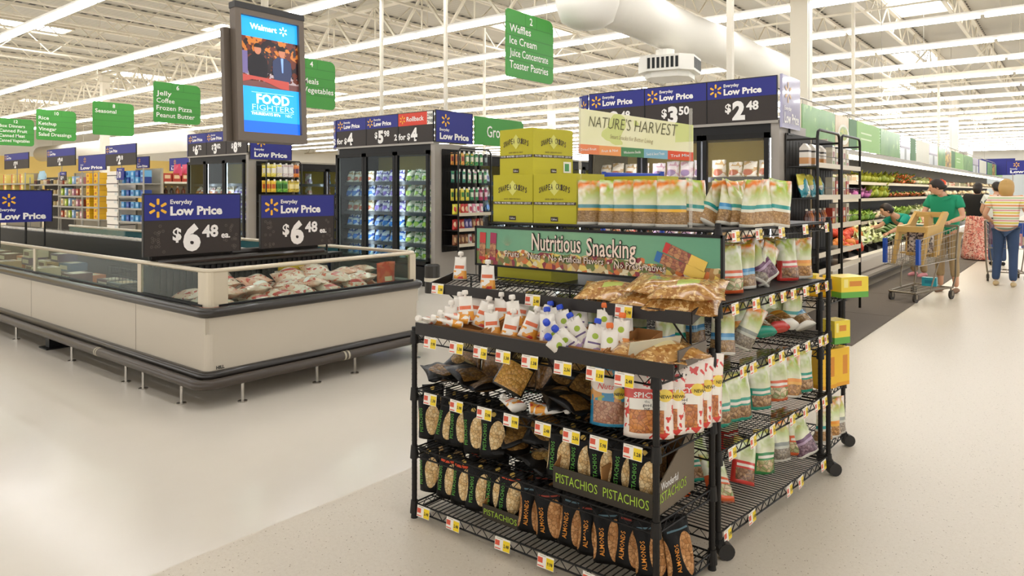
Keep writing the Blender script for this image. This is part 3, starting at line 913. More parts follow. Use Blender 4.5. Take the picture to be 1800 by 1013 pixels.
# freezer runs going back behind the end freezers, facing the aisles
R1, _ = upright('freezer_run', 'dark-framed freezer doors along the aisle behind the hanging bag rack', -7.86, 14.5, PI / 2, doors=7, dw=.80, H=2.1, depth=.9)
R3, _ = upright('freezer_run', 'dark-framed freezer doors along the aisle beyond the yellow hanging packets', -13.05, 14.5, PI / 2, doors=7, dw=.80, H=2.1, depth=.9)
for (r, who, sel) in ((R1, 'freezer run behind bag rack', (6, 5, 4)), (R3, 'freezer run beyond yellow packets', (6, 5, 4, 3))):
    M = Matrix.Translation(r.location) @ Matrix.Rotation(PI / 2, 4, 'Z')
    for k in sel:
        for j in (2, 3, 4, 5):
            for i in range(2):
                col = ('pink', 'red', 'blue', 'tan')[(k + j + i) % 4]
                p = M @ Vector((-.10 - k * .8 - .4 + (i - .5) * .3, .28, .39 + j * .252 + .012))
                o = ob('frozen_food_bag', FB[col][i], loc=p, rz=PI / 2)
                tag(o, '%s bag in %s, %s door, shelf %s up, %s bag' % (col, who, ORD[k], ORD[j], ORD[i]), 'frozen food bag', 'frozen bags in ' + who)

# bollard by the freezer corner
bl = thing('bollard', 'short dark bollard with a pale band by the tall freezer corner', 'bollard', (-7.50, 7.42, 0))
MB().lathe((0, 0, 0), [(.11, 0), (.11, .22), (.115, .22), (.115, .40), (.09, .42), (.02, .425)], 18).build('post', mat('bollard_black', '33302c', .4), bl, smooth=False)
MB().lathe((0, 0, 0), [(.118, .17), (.118, .225)], 18).build('band', mat('bollard_band', 'd9d0bd', .5), bl)

# ================================================================== HANGING SCREEN
tv = thing('hanging_screen', 'tall advertising screen in a bronze frame hanging above the chest freezer', 'screen', (-5.10, 2.93, 1.90), PI / 2)
tv.rotation_euler = (math.radians(-3.0), 0, PI / 2)
w, h = .625, 1.09
BRZ = mat('bronze_frame', '6b6055', .4, .3)
b = MB()
b.box(0, .05, -.02, .06, 0, h); b.box(w - .05, w, -.02, .06, 0, h); b.box(.05, w - .05, -.02, .06, 0, .07); b.box(.05, w - .05, -.02, .06, h - .09, h); b.box(.05, w - .05, .02, .06, .07, h - .09)
b.build('frame', BRZ, tv)
MB().box(-.004, w + .004, -.024, .064, h - .045, h + .004).build('top_cap', mat('black_cap', '24211f', .4), tv)
MB().box(-.05, w * .9, .07, .12, .0, h * .82).build('rear_screen', BRZ, tv)
def screen(col, x0, x1, z0, z1, e=1.0, y=-.0):
    m = mat('screen_' + col, col, .3, emit=e)
    return MB().box(x0, x1, y + .012, y + .02, z0, z1), m
sc = MB().box(.05, w - .05, .01, .02, .07, h - .09).build('display', mat('screen_blue', '1f8de0', .2, emit=.75), tv)
MB().box(.05, w - .05, .008, .01, .07, .165).build('screen_band', mat('screen_deep_blue', '1257d6', .2, emit=.75), sc)
pz0, pz1 = .44, .84
MB().box(.05, w - .05, .008, .01, pz0, pz1).build('screen_picture', print_mat('screen_scene', ('blot', '7a3420', '2a1a22', 9), [('z', 0, .12, '8d5a5a'), ('blot', .62, 1, 'f0913a', 14, .53), ('blot', .12, .3, 'd9c8d0', 20, .5), ('rect', 0, .12, .25, .7, '8d7fc0')], .3), sc)
def flatman(cx, m, face):
    b = MB()
    b.add([(cx + dx, .005, z) for dx, z in ((-.07, .50), (.07, .50), (.09, .58), (.085, .67), (.04, .705), (-.04, .705), (-.085, .67), (-.09, .58))], [tuple(range(8))])
    b.build('screen_person_suit', m, sc)
    h_ = MB(); h_.add([(cx + .032 * math.cos(t * PI / 6), .004, .745 + .042 * math.sin(t * PI / 6)) for t in range(12)], [tuple(range(12))]); h_.build('screen_person_face', face, sc)
    k_ = MB(); k_.add([(cx + .035 * math.cos(t * PI / 8), .0035, .76 + .035 * math.sin(t * PI / 8)) for t in range(9)], [tuple(range(9))]); k_.build('screen_person_hair', mat('screen_hair', '1d1310', .4, emit=.3), sc)
SKN = mat('screen_skin', 'b9785c', .4, emit=.4)
flatman(.20, mat('screen_black_suit', '16131a', .4, emit=.3), SKN); flatman(.42, mat('screen_grey_suit', '313a58', .4, emit=.4), SKN)
b = MB(); b.add([(.42 + dx, .003, z) for dx, z in ((-.012, .70), (.012, .70), (.008, .58), (-.004, .58))], [(0, 1, 2, 3)]); b.build('screen_shirt', mat('screen_shirt', '7f9fe0', .4, emit=.5), sc)
b = MB(); b.add([(.06 + .42 * u, .0045, .47 + .03 * math.sin(5 * u)) for u in (0, .2, .4, .6, .8, 1)] + [(.48, .0045, .51), (.06, .0045, .53)], [tuple(range(8))]); b.build('screen_tray', mat('screen_dish', 'b04a42', .4, emit=.4), sc)
SW = mat('screen_white', 'f3f8ff', .3, emit=.9); SC = mat('screen_cyan', 'a9ddf2', .3, emit=.8)
letter(sc, 'Walmart', SW, .14, .905, .045, .006, w=.24, align='l', bold=.02); spark(sc, SW, .44, .927, .038, .006)
letter(sc, 'FOOD', SW, .33, .31, .075, .006, w=.30, bold=.03)
letter(sc, 'FIGHTERS', SC, .33, .255, .045, .006, w=.38, bold=-.005)
letter(sc, 'THURSDAYS 8/7c', SW, .26, .215, .022, .006, w=.26, bold=.02); letter(sc, 'NBC', SC, .47, .215, .022, .006, bold=.01)
MB().box(.14, .52, .006, .008, .245, .248).box(.14, .52, .006, .008, .395, .398).build('screen_rule', SC, sc)
MB().cyl((w / 2, .07, h - .1), (w / 2, .07 - .14, 4.1), .03, n=10).cyl((w / 2, .07 - .14, 4.05), (w / 2, .07 - .14, 4.07), .06, n=10).build('ceiling_pole', OFFW, tv)

# ================================================================== GREEN AISLE SIGNS
def aisle_sign(num, lines, px, x, y0, label, s=1.0, nx=.5, tx=.06):
    w, h = 1.09 * s, .925 * s
    r = thing('aisle_sign', label, 'sign', (x, y0, 3.08), PI / 2)
    out = [(.03, 0)] + [(w - .09 + .09 * math.cos(t), .09 + .09 * math.sin(t)) for t in [(-PI / 2 + k * PI / 12) for k in range(7)]] + \
          [(w - .12 + .12 * math.cos(t), h - .12 + .12 * math.sin(t)) for t in [k * PI / 12 for k in range(7)]] + [(.03, h), (0, h - .03), (0, .03)]
    MB().prism(out, 'y', 0, .025).build('board', GREEN, r)
    b = MB()
    for k in range(1, 5): b.box(.0, w, -.0015, 0, h * (.80 - .18 * (k - 1)) - .006, h * (.80 - .18 * (k - 1)) + .004)
    b.box(w * nx - .13, w * nx - .122, -.0015, 0, h * .80, h); b.box(w * nx + .13, w * nx + .138, -.0015, 0, h * .80, h)
    b.build('groove', GREEND, r)
    letter(r, num, INKW, w * nx, h * .84, .10 * s, -.004, bold=.015)
    for k, t in enumerate(lines):
        if t: letter(r, t.strip(), INKW, tx, h * (.67 - .18 * k), .105 * s, -.004, align='l', w=min(w * .82, .072 * s * len(t.strip()) * .95), bold=.008)
    b = MB()
    for xx in (.12, w - .15): b.cyl((xx, .012, h), (xx, .012, 3.215), .004, n=4)
    b.build('hanging_wire', OFFW, r)
    return r
aisle_sign('2', ['Waffles', 'Ice Cream', 'Juice Concentrate', 'Toaster Pastries'], 890, -6.08, 7.43, 'green aisle two sign listing waffles and ice cream hung from the ceiling', nx=.5)
aisle_sign('4', ['', '          Meals', '          Vegetables', ''], 545, -11.3, 7.45, 'green aisle four sign half hidden by the hanging screen', tx=.36)
aisle_sign('6', ['Jelly', 'Coffee', 'Frozen Pizza', 'Peanut Butter'], 313, -16.33, 7.35, 'green aisle six sign listing jelly and coffee')
aisle_sign('8', ['Seasonal', '', '', ''], 195, -21.2, 7.9, 'green aisle eight sign reading seasonal only')
aisle_sign('10', ['Rice', 'Ketchup', 'Vinegar', 'Salad Dressings'], 102, -24.6, 7.6, 'green aisle ten sign listing rice and ketchup')
aisle_sign('12', ['Box Dinners', 'Canned Fruit', 'Canned Meat', 'Canned Vegetables'], 32, -28.5, 7.65, 'green aisle twelve sign listing box dinners and canned fruit')

# ================================================================== WIRE RACKS
EPOXY = mat('black_epoxy_wire', '12100f', .45, .1, spec=.35)
POSTM = mat('black_post', '1a1714', .45, .1, spec=.4)
LIPM = mat('dark_brown_shelf_lip', '231d19', .45, .1)
def quad(c, a, b):
    (x0, y0), (x1, y1), (x2, y2), (x3, y3) = c                 # front-left, front-right, back-right, back-left
    fx, fy = x0 + (x1 - x0) * a, y0 + (y1 - y0) * a
    bx, by = x3 + (x2 - x3) * a, y3 + (y2 - y3) * a
    return fx + (bx - fx) * b, fy + (by - fy) * b
def rack(name, label, c, levels, tops, casters=(), solid=(), wires='b', no_post=()):
    cx, cy = quad(c, .5, .5)
    r = thing(name, label, 'wire rack', (cx, cy, 0))
    def Q(a, b, h):
        x, y = quad(c, a, b); return (x - cx, y - cy, h)
    for k, (a, b) in enumerate(((0, 0), (1, 0), (1, 1), (0, 1))):
        if k in no_post: continue
        p = MB(); x, y, _ = Q(a, b, 0); top = tops[k]; z0 = .075 if k in casters else 0.02
        p.cyl((x, y, z0), (x, y, top), .0125, n=12)
        z = z0 + .03
        while z < top - .01:
            p.cyl((x, y, z), (x, y, z + .002), .0136, n=12, caps=False); z += .0254
        po = p.build('post', POSTM, r)
        q = MB()
        for h in levels:
            if h > top + .02: continue
            q = MB().cyl((x, y, h - .045), (x, y, h + .012), .021, .0165, n=12); q.build('collar', POSTM, po)
        MB().cyl((x, y, top), (x, y, top + .006), .014, .011, n=12).build('cap', BLACK, po)
        if k in casters:
            ca = MB(); ca.cyl((x, y, .07), (x, y, .085), .022, n=10); ca._bar((x, y, .075), (x + .02, y + .02, .035), .035, .03, 0)
            co = ca.build('caster', BLACK, po)
            MB().cyl((x + .008, y + .036, .034), (x + .036, y + .008, .034), .034, n=16).build('wheel', mat('caster_rubber', '25221f', .6), co)
        else:
            MB().cyl((x, y, 0), (x, y, .025), .017, .0145, n=12).build('foot', BLACK, po)
    w = math.dist(c[0], c[1]); d = math.dist(c[1], c[2])
    for li, h in enumerate(levels):
        b = MB()
        for (p, q) in (((0, 0), (1, 0)), ((1, 0), (1, 1)), ((1, 1), (0, 1)), ((0, 1), (0, 0))):
            P0, P1 = Vector(Q(*p, h)), Vector(Q(*q, h)); L = (P1 - P0).length; u = (P1 - P0) / L
            P0 = P0 + u * .012; P1 = P1 - u * .012
            dn = Vector((0, 0, -.036))
            b.cyl(P0, P1, .0038, n=6); b.cyl(P0 + dn, P1 + dn, .0038, n=6)
            n = max(4, int(L / .034)); n += n % 2
            pts = [P0.lerp(P1, i / n) + (dn if i % 2 else Vector((0, 0, 0))) for i in range(n + 1)]
            b.tube(pts, .0026, n=4)
        if li in solid:
            (x0, y0, _), (x1, y1, _), (x2, y2, _), (x3, y3, _) = Q(.015, .02, 0), Q(.985, .02, 0), Q(.985, .98, 0), Q(.015, .98, 0)
            so = MB().prism([(x0, y0), (x1, y1), (x2, y2), (x3, y3)], 'z', h + .004, h + .008).build('shelf_liner', mat('grey_shelf_liner', '4b4845', .5), r)
        n = int((w if wires == 'b' else d) / .0262)
        for i in range(1, n):
            t = i / n
            if wires == 'b': b.cyl(Q(t, .0, h + .003), Q(t, 1, h + .003), .0022, n=4, caps=False)
            else: b.cyl(Q(0, t, h + .003), Q(1, t, h + .003), .0022, n=4, caps=False)
        for t in (.25, .5, .75):
            if wires == 'b': b.cyl(Q(0, t, h - .002), Q(1, t, h - .002), .003, n=4)
            else: b.cyl(Q(t, 0, h - .002), Q(t, 1, h - .002), .003, n=4)
        b.build('wire_shelf', EPOXY, r)
    return r
EC = [(-2.39, 2.25), (-1.17, 2.265), (-1.14, 2.68), (-2.38, 2.68)]
MC = [(-2.40, 2.77), (-1.153, 2.77), (-1.039, 3.953), (-2.28, 3.953)]
BC = [(-2.27, 4.03), (-1.10, 4.03), (-1.091, 4.464), (-2.26, 4.464)]
EH = [.068, .320, .587, .848]
MH = [.103, .430, .752, 1.029, 1.335]
BH = [.092, .390, .638, .903]
er = rack('wire_rack', 'low black wire rack in front holding nuts and fruit pouches', EC, EH, [.872, .872, .872, .872])
mr = rack('wire_rack', 'tall black wire rack of snack bags behind the nut rack', MC, MH, [1.365, 1.365, 1.36, 1.36], casters=(1, 2), solid=(4, 3), wires='a')
br = rack('wire_rack', 'low black wire rack of yellow boxes at far end of the snack racks', BC, BH, [.95, .95, .95, .95], casters=(1, 2))
# trays with a raised lip on the front rack
ecx, ecy = quad(EC, .5, .5)
def loc(x, y): return x - ecx, y - ecy
xl, xr = Xat(733, 2.235), Xat(1186, 2.235)
t = MB(); t.box(xl - ecx, xr - ecx, 2.225 - ecy, 2.235 - ecy, .852, .905); t.box(xl - ecx, xr - ecx, 2.235 - ecy, 2.26 - ecy, .852, .858)
t.build('shelf_lip', LIPM, er)
MB().box(-1.135 - ecx, -1.128 - ecx, 2.36 - ecy, 2.60 - ecy, .856, .925).build('end_plate', mat('grey_end_plate', '6d6459', .45, .3), er)
tl, tr, ty0, ty1 = Xat(757, 2.46), Xat(1216, 2.46), 2.46, 2.70
t = MB()
sl = [(ty0, 1.012), (ty1, 1.075)]
t.box(tl - ecx, tr - ecx, ty0 - .008 - ecy, ty0 - ecy, 1.004, 1.052)
lip = t.build('tray_lip', LIPM, er)
t = MB()
n = 46
for i in range(n + 1):
    x = tl + (tr - tl) * i / n - ecx; t.cyl((x, ty0 - ecy, 1.013), (x, ty1 - ecy, 1.075), .0022, n=4, caps=False)
for k in range(4):
    f = k / 3; t.cyl((tl - ecx, ty0 + (ty1 - ty0) * f - ecy, 1.010 + .063 * f), (tr - ecx, ty0 + (ty1 - ty0) * f - ecy, 1.010 + .063 * f), .0035, n=6)
t.build('sloped_wire_tray', EPOXY, er)
for x in (tl, tr):
    MB().prism([(ty0 - ecy, 1.006), (ty1 - ecy, 1.07), (ty1 - ecy, 1.105), (ty0 - ecy, 1.052)], 'x', x - ecx - .003, x - ecx + .003).build('tray_end', LIPM, er)
for x in (tl + .08, (tl + tr) / 2, tr - .10):
    MB().cyl((x - ecx, 2.668 - ecy, .848), (x - ecx, 2.668 - ecy, 1.07), .005, n=6).cyl((x - ecx, ty0 + .03 - ecy, 1.012), (x - ecx, 2.668 - ecy, .87), .004, n=6).build('tray_bracket', EPOXY, er)

# ---------------------------------------------------------------- price tags
TAGW = mat('tag_white', 'f2ece0', .35); TAGR = mat('tag_red', 'd9563c', .4); TAGY = mat('tag_yellow', 'f2d21f', .35)
def mk_tag(v):
    r = thing('price_tag', None, 'price tag')
    MB().box(-.039, .039, -.0015, 0, -.05, 0).box(-.037, -.014, -.0022, -.0015, -.032, -.012, 1).box(-.037, -.008, -.0020, -.0015, -.046, -.042, 1).box(-.03, .0, -.0020, -.0015, -.006, -.004, 2).build('card', [TAGW, TAGR, mat('tag_clear_edge', 'a89f92', .3)], r)
    MB().box(.004, .038, -.0022, -.0015, -.048, -.007).build('yellow_panel', TAGY, r)
    letter(r, ('1.28', '1.38', '2.36', '5.98', '9.98', '2.48')[v], INKB, .021, -.034, .013, -.0028, w=.026, bold=.03, res=1)
    return r
TAG = Kind(mk_tag)
rd = random.Random(5)
def tags_front(pxs, y, h, where, xs=None, tilt=-.12):
    for k, px in enumerate(pxs):
        TAG.put((Xat(px, y), y, h), (tilt, 0, rd.uniform(-.05, .05)), 'yellow and white price tag on %s, %s from outer post' % (where, ORD[k]), variant=rd.randrange(6))
tags_front((745, 797, 884, 960, 1040, 1110), 2.243, .070, 'lowest edge of nut rack')
tags_front((757, 803, 852, 899, 955, 1005, 1053, 1113), 2.243, .590, 'third edge of nut rack')
tags_front((757, 803, 845, 885, 932, 990, 1047, 1098), 2.222, .851, 'edge under the fruit pouches')
tags_front((770, 937, 1097), 2.450, 1.052, 'lip of the raised tray')
def tags_side(pxs, c, h, where, size=1.0):
    a, b = c[1], c[2]
    for k, px in enumerate(pxs):
        t = on_edge(px, a, b); x, y = a[0] + (b[0] - a[0]) * t, a[1] + (b[1] - a[1]) * t
        TAG.put((x + .008, y, h + .003), (-.08, 0, PI / 2 + rd.uniform(-.05, .05)), 'yellow price tag on %s, %s from corner post' % (where, ORD[k]), variant=rd.randrange(6))
tags_side((1289, 1330, 1370, 1412, 1450), MC, 1.335, 'top side edge of tall rack')
tags_side((1288, 1325, 1353, 1373, 1391, 1413, 1433, 1450), MC, 1.029, 'fourth side edge of tall rack')
tags_side((1302, 1320, 1352, 1370, 1396, 1416, 1440, 1449), MC, .752, 'middle side edge of tall rack')
tags_side((1283, 1320, 1354, 1389, 1412, 1433, 1446), MC, .430, 'second side edge of tall rack')
tags_side((1275, 1318, 1384, 1404, 1444), MC, .103, 'lowest side edge of tall rack')

# ---------------------------------------------------------------- products
LIME = mat('lime_ink', 'a5c63b', .5); GRN = mat('green_ink', '5fae3e', .5); ORG = mat('orange_ink', 'e8962f', .5); REDI = mat('chili_red_ink', 'd93a30', .5)
PISTN = ('nuts', 'f5dcaa', 'dcb478', '7d5528', 68); ALMN = ('nuts', 'd29f6a', 'ae7846', '633c1e', 70); CASH = ('nuts', 'f0bd64', 'dca04c', '8f5a20', 60)
BLK = '0c0a09'
def upright_text(o, s, m, x, z, h, y, w):
    return letter(o, s, m, x, z, h, y, w=w, align='l', bold=.004, res=1, roll=-PI / 2)
def mk_pist(v):
    r = thing('pistachio_bag', None, 'snack bag')
    m = print_mat('pistachio_print_%d' % (v % 2), BLK, [('ell', .68, .44, .27, .33, PISTN), ('ell', -.02, .42, .12, .30, PISTN), ('ell', .5, .90, .09, .05, 'cfae5a')] + ([('rect', .12, .9, .78, .83, 'd8502e')] if v % 2 else []), .45, .0, 28, spec=.18)
    ob('pouch', pouch_mesh('pistachio_pouch', .125, .20, .062, m, 40 + v, 'stand', crumple=1.3, taper=.05), r)
    upright_text(r, 'PISTACHIOS', GRN, -.022, .035, .016, -.030, .11)
    return r
PIST = Kind(mk_pist)
def mk_alm(v):
    r = thing('almond_bag', None, 'snack bag')
    m = print_mat('almond_print_%d' % (v % 2), BLK, [('ell', .72, .40, .25, .36, ALMN), ('ell', .0, .38, .13, .33, ALMN), ('rect', .15, .9, .80, .83, ('55707a', '8e3a2c')[v % 2])], .45, .0, 28, spec=.18)
    ob('pouch', pouch_mesh('almond_pouch', .125, .205, .06, m, 60 + v, 'stand', crumple=1.3, taper=.05), r)
    upright_text(r, 'ALMONDS', ORG, -.018, .03, .018, -.030, .10)
    return r
ALM = Kind(mk_alm)
def mk_dark(v):
    m = print_mat('dark_snack_print_%d' % v, BLK, [[('ell', .5, .4, .4, .28, ('nuts', '9a7440', '6d4a20', '2d1c0c', 50))], [('rect', .12, .88, .08, .55, ('nuts', '8d6a35', '6b4a20', '2d1c0c', 55)), ('rect', .2, .8, .7, .8, '4a4338')],
                   [('ell', .4, .45, .25, .3, ('nuts', 'a8874d', '7b5a2a', '2d1c0c', 50)), ('rect', .6, .95, .3, .36, '8a7a50')]][v], .38, .1, 26, spec=.22)
    return tag(ob('dark_snack_bag', pouch_mesh('dark_snack_bag', .17, .21, .055, m, 80 + v, 'pillow', crumple=2.2)), None, 'snack bag')
DARK = Kind(mk_dark)
def mk_tan(v):
    m = print_mat('roasted_nut_print_%d' % v, '211b14', [('rect', .05, .95, .04, .56, CASH if v == 0 else ('nuts', '9a7038', '7a5426', '37210c', 55)), ('rect', .2, .8, .62, .84, '5d5030'), ('rect', .05, .95, .56, .58, 'c9a14a')], .3, .5, 24)
    r = thing('roasted_nut_bag', None, 'snack bag')
    ob('pouch', pouch_mesh('roasted_nut_pouch', .15, .215, .05, m, 90 + v, 'stand', crumple=1.2), r)
    letter(r, 'NUTS', mat('pale_gold_ink', 'c9b676', .5), 0, .145, .02, -.016, res=1, bold=.01)
    return r
TAN = Kind(mk_tan)
def mk_blue(v):
    r = thing('trail_mix_bag', None, 'snack bag')
    m = print_mat('trail_mix_print', ('blot', '2a86b0', '3f9cc2', 10), [('blot', .3, 1, 'd79a4e', 24, .55), ('blot', .3, 1, 'a9b45a', 19, .60), ('rect', .1, .9, .05, .40, ('nuts', 'c79a78', 'a86f55', '6d3f2c', 65)), ('ell', .42, .64, .40, .12, 'f0e2d2'), ('ell', .76, .53, .15, .09, 'f2d542')], .3, .5, 22)
    ob('pouch', pouch_mesh('trail_mix_pouch', .155, .235, .075, m, 100 + v, 'stand', crumple=1.2), r)
    letter(r, 'Nuts', REDI, -.012, .142, .022, -.037, shear=.3, res=1); letter(r, 'NEW!', INKB, .040, .119, .011, -.033, bold=.02, res=1)
    return r
BLUE = Kind(mk_blue)
def mk_spicy(v):
    r = thing('spicy_nut_bag', None, 'snack bag')
    m = print_mat('spicy_print', 'f3e6da', [('blot', .0, 1, 'd93a30', 27, .60), ('z', .55, .68, 'd8412f'), ('rect', .12, .85, .40, .55, 'f4efe2'), ('rect', .12, .80, .08, .40, ('nuts', 'd58b45', 'b5642c', '74380f', 65)), ('ell', .82, .60, .15, .085, 'f3d13a')], .3, .5, 22)
    ob('pouch', pouch_mesh('spicy_pouch', .17, .235, .075, m, 110 + v, 'stand', crumple=1.2), r)
    letter(r, 'SPICY', INKW, -.012, .138, .017, -.040, res=1, bold=.02, w=.075); letter(r, 'NEW!', INKB, .054, .137, .011, -.036, bold=.02, res=1)
    letter(r, 'the', INKB, -.005, .121, .009, -.040, res=1); letter(r, 'good', INKB, -.005, .109, .010, -.041, res=1, bold=.02); letter(r, 'nut', INKB, -.005, .097, .010, -.041, res=1, bold=.02)
    return r
SPICY = Kind(mk_spicy)
NHV = [  # band ink, second ink, contents
    ('4b8f98', 'efb53a', ('nuts', 'b08a58', '94703f', '6f5228', 110)), ('2f9a94', 'e7e2cd', ('nuts', 'c29a66', 'a67c4a', '7d5a34', 90)), ('d23b33', 'd23b33', ('nuts', 'b08355', '6d3f28', '4a2a15', 55)),
    ('ee9a2e', 'f0b040', ('nuts', 'd09a55', '9c6a35', '5f3d18', 55)), ('3f8fc4', '8cc0df', ('nuts', 'b8925f', '93704a', '5a4022', 60)), ('1f9a80', '1f9a80', ('nuts', 'c9a070', '7d5534', '4d3018', 55)),
    ('e2622f', 'f0a040', ('nuts', 'e6d2a8', '6d8f3f', '8f3f24', 40)), ('6b3f63', 'b89ab4', ('nuts', '9a7a86', '5f3f4f', '3d2433', 60)), ('8f938a', 'c4c4b4', ('nuts', 'a79a86', '82766a', '554a40', 60)), ('2f8a45', '4fa55a', ('nuts', 'd8b98a', '8fa35a', '6d5a30', 50))]
def mk_nh(v):
    k, st = v % 10, v // 10
    b1, b2, nu = NHV[k]
    m = print_mat('harvest_print_%d' % k, 'e3e3c0', [('soft', .45, .80, 'a6c23c', 14, .43), ('soft', .60, .90, 'f07d1e', 12, .53), ('soft', .30, .62, 'f4f1e4', 13, .60), ('z', .06, .31, nu), ('z', .37, .45, b1), ('z', .31, .37, b2), ('z', 0, .06, 'ece7da')] if k not in (2, 5, 6, 9) else
                  [('soft', .50, .80, 'a9c440', 13, .42), ('soft', .7, .95, 'e2b84a', 11, .57), ('soft', .35, .62, 'f1f1dc', 13, .55), ('z', .0, .48, b1), ('rect', .12, .88, .07, .32, nu), ('rect', .15, .85, .36, .42, 'f0e6d8')], .25, .6, 20)
    return tag(ob('harvest_snack_bag', pouch_mesh('harvest_snack_bag', .135, .21, .065, m, 120 + 7 * v, 'stand', crumple=2.0, taper=.08, bend=(0, .12, -.10)[st % 3])), None, 'snack bag')
NH = Kind(mk_nh)
def mk_fruit(v):
    m = print_mat('dried_fruit_print_%d' % v, ('blot', 'bd8c4c', 'a37038', 40), [('blot', 0, 1, 'dfb97a', 55, .58), ('blot', .1, .9, 'a9552c', 38, .66), ('rect', .35, .65, .38, .62, ('b9c65a', 'd9c998', 'a8b04a')[v % 3])], .18, .8, 20)
    return tag(ob('dried_fruit_bag', pouch_mesh('dried_fruit_bag', .29, .21, .062, m, 140 + v, 'pillow', crumple=1.8)), None, 'snack bag')
FRUIT = Kind(mk_fruit)
CAPS = [mat('white_spout_cap', 'efe9df', .4), mat('blue_spout_cap', '2347c4', .35), mat('orange_spout_cap', 'e8702a', .4)]
def mk_spout(v):
    c = v % 3
    r = thing('fruit_pouch', None, 'fruit pouch')
    m = print_mat('fruit_pouch_print_%d' % c, 'efe9df', [[('rect', .18, .82, .48, .62, 'e0714a'), ('blot', .05, .40, 'eaa03c', 22, .44), ('blot', .05, .35, 'cf4030', 18, .58)],
                  [('ell', .5, .62, .15, .10, '9fb83c'), ('blot', .05, .3, 'b49ac0', 20, .5), ('rect', .2, .8, .36, .42, '6d5a86')], [('ell', .5, .66, .15, .10, 'a6bd3a'), ('blot', .05, .40, 'e8944a', 20, .45)]][c], .3, .4, 30)
    ob('pouch', pouch_mesh('fruit_pouch_body', .082, .115, .042, m, 160 + v, 'stand', 8, 10, 1.2, taper=.25), r)
    MB().cyl((0, 0, .108), (0, 0, .128), .006, n=8).build('spout', CAPS[0], r)
    MB().lathe((0, 0, .122), [(.013, 0), (.0145, .004), (.0145, .014), (.012, .02), (.004, .021)], 12).build('cap', CAPS[c], r, smooth=False)
    return r
SPOUT = Kind(mk_spout)

# -- front rack, lowest shelf
def front(kind, items, y, h, label, rz0=.35, spread=.12, seed=1, lean=-.10):
    spread *= 1.6
    rd = random.Random(seed)
    for k, (px, v) in enumerate(items):
        yy = y + rd.uniform(-.01, .01)
        kind.put((Xat(px, yy), yy, h + .013), (lean + rd.uniform(-.10, .06), rd.uniform(-.10, .10), rz0 + rd.uniform(-spread, spread)), label % ORD[k], variant=v)
front(PIST, [(757, 0), (787, 1), (812, 3), (840, 2)], 2.36, .068, 'black pistachio bag on lowest nut rack shelf, %s from the outer post', .30, seed=2)
front(PIST, [(768, 2), (800, 0), (835, 1), (870, 0)], 2.50, .068, 'black pistachio bag in rear of lowest nut rack shelf, %s from outer post', .30, seed=3)
front(PIST, [(872, 0), (893, 1)], 2.385, .072, 'pistachio bag standing in the small open carton, %s one', .3, .05, seed=4)
front(ALM, [(935, 0), (969, 1), (1005, 2), (1042, 3), (1072, 0), (1105, 1), (1148, 2)], 2.35, .068, 'black almond bag in front row of lowest shelf, %s beyond the small carton', .42, .08, seed=5)
front(ALM, [(925, 1), (960, 3), (1000, 0), (1040, 2), (1085, 3), (1130, 0)], 2.49, .068, 'black almond bag in second row of lowest shelf, %s beyond the small carton', .42, .1, seed=6)
front(ALM, [(1185, 1), (1200, 0)], 2.42, .068, 'almond bag by the corner post on the lowest shelf, %s one', 1.1, .1, seed=7)
CTN = mat('carton_print', '362e22', .6); CTNIN = mat('carton_inside', 'a4743f', .8); CTNS = mat('carton_side_print', '6f6250', .6)
def carton(label, x0, x1, y0, y1, h, fh, bh, words):
    """tray carton with a low printed front and sides that rise towards the back"""
    r = thing('snack_carton', label, 'carton', (x0, y0, h + .007))
    w, d = x1 - x0, y1 - y0
    MB().box(0, w, 0, .004, 0, fh).build('front_panel', CTN, r)
    sp = [(0.004, 0), (d, 0), (d, bh), (d * .8, bh), (0.004, fh)]
    for x in (0, w - .004):
        MB().prism(sp, 'x', x, x + .004).build('side_wall', CTNS if x else CTNIN, r)
    MB().box(.004, w - .004, d - .004, d, 0, bh).build('back_wall', CTNIN, r); MB().box(.004, w - .004, .004, d - .004, 0, .003).build('base', CTNIN, r)
    for s, x, ww in words: letter(r, s, LIME, x, fh * .30, fh * .42, -.002, w=ww, align='l')
    return r
xa, xb = Xat(848, 2.325), Xat(912, 2.325)
carton('small open carton printed PISTACHIOS on lowest shelf of the nut rack', xa, xb, 2.325, 2.45, .068, .06, .12, [('PISTACHIOS', .01, xb - xa - .02)])
xa, xb = Xat(972, 2.285), Xat(1150, 2.285)
half = (xb - xa) / 2
cr = carton('large open carton printed PISTACHIOS twice, its side reading Wonderful', xa, xb, 2.285, 2.62, .320, .085, .235, [('PISTACHIOS', .015, half - .03), ('PISTACHIOS', half + .01, half - .03)])
MB().box(half - .002, half + .002, .004, .331, 0, .13).build('inner_divider', CTNIN, cr)
letter(cr, 'Wonderful', INKW, .05, .085, .028, xb - xa + .002, w=.14, align='l', face='side', bold=.01)
letter(cr, 'PISTACHIOS', LIME, .02, .04, .036, xb - xa + .002, w=.24, align='l', face='side')
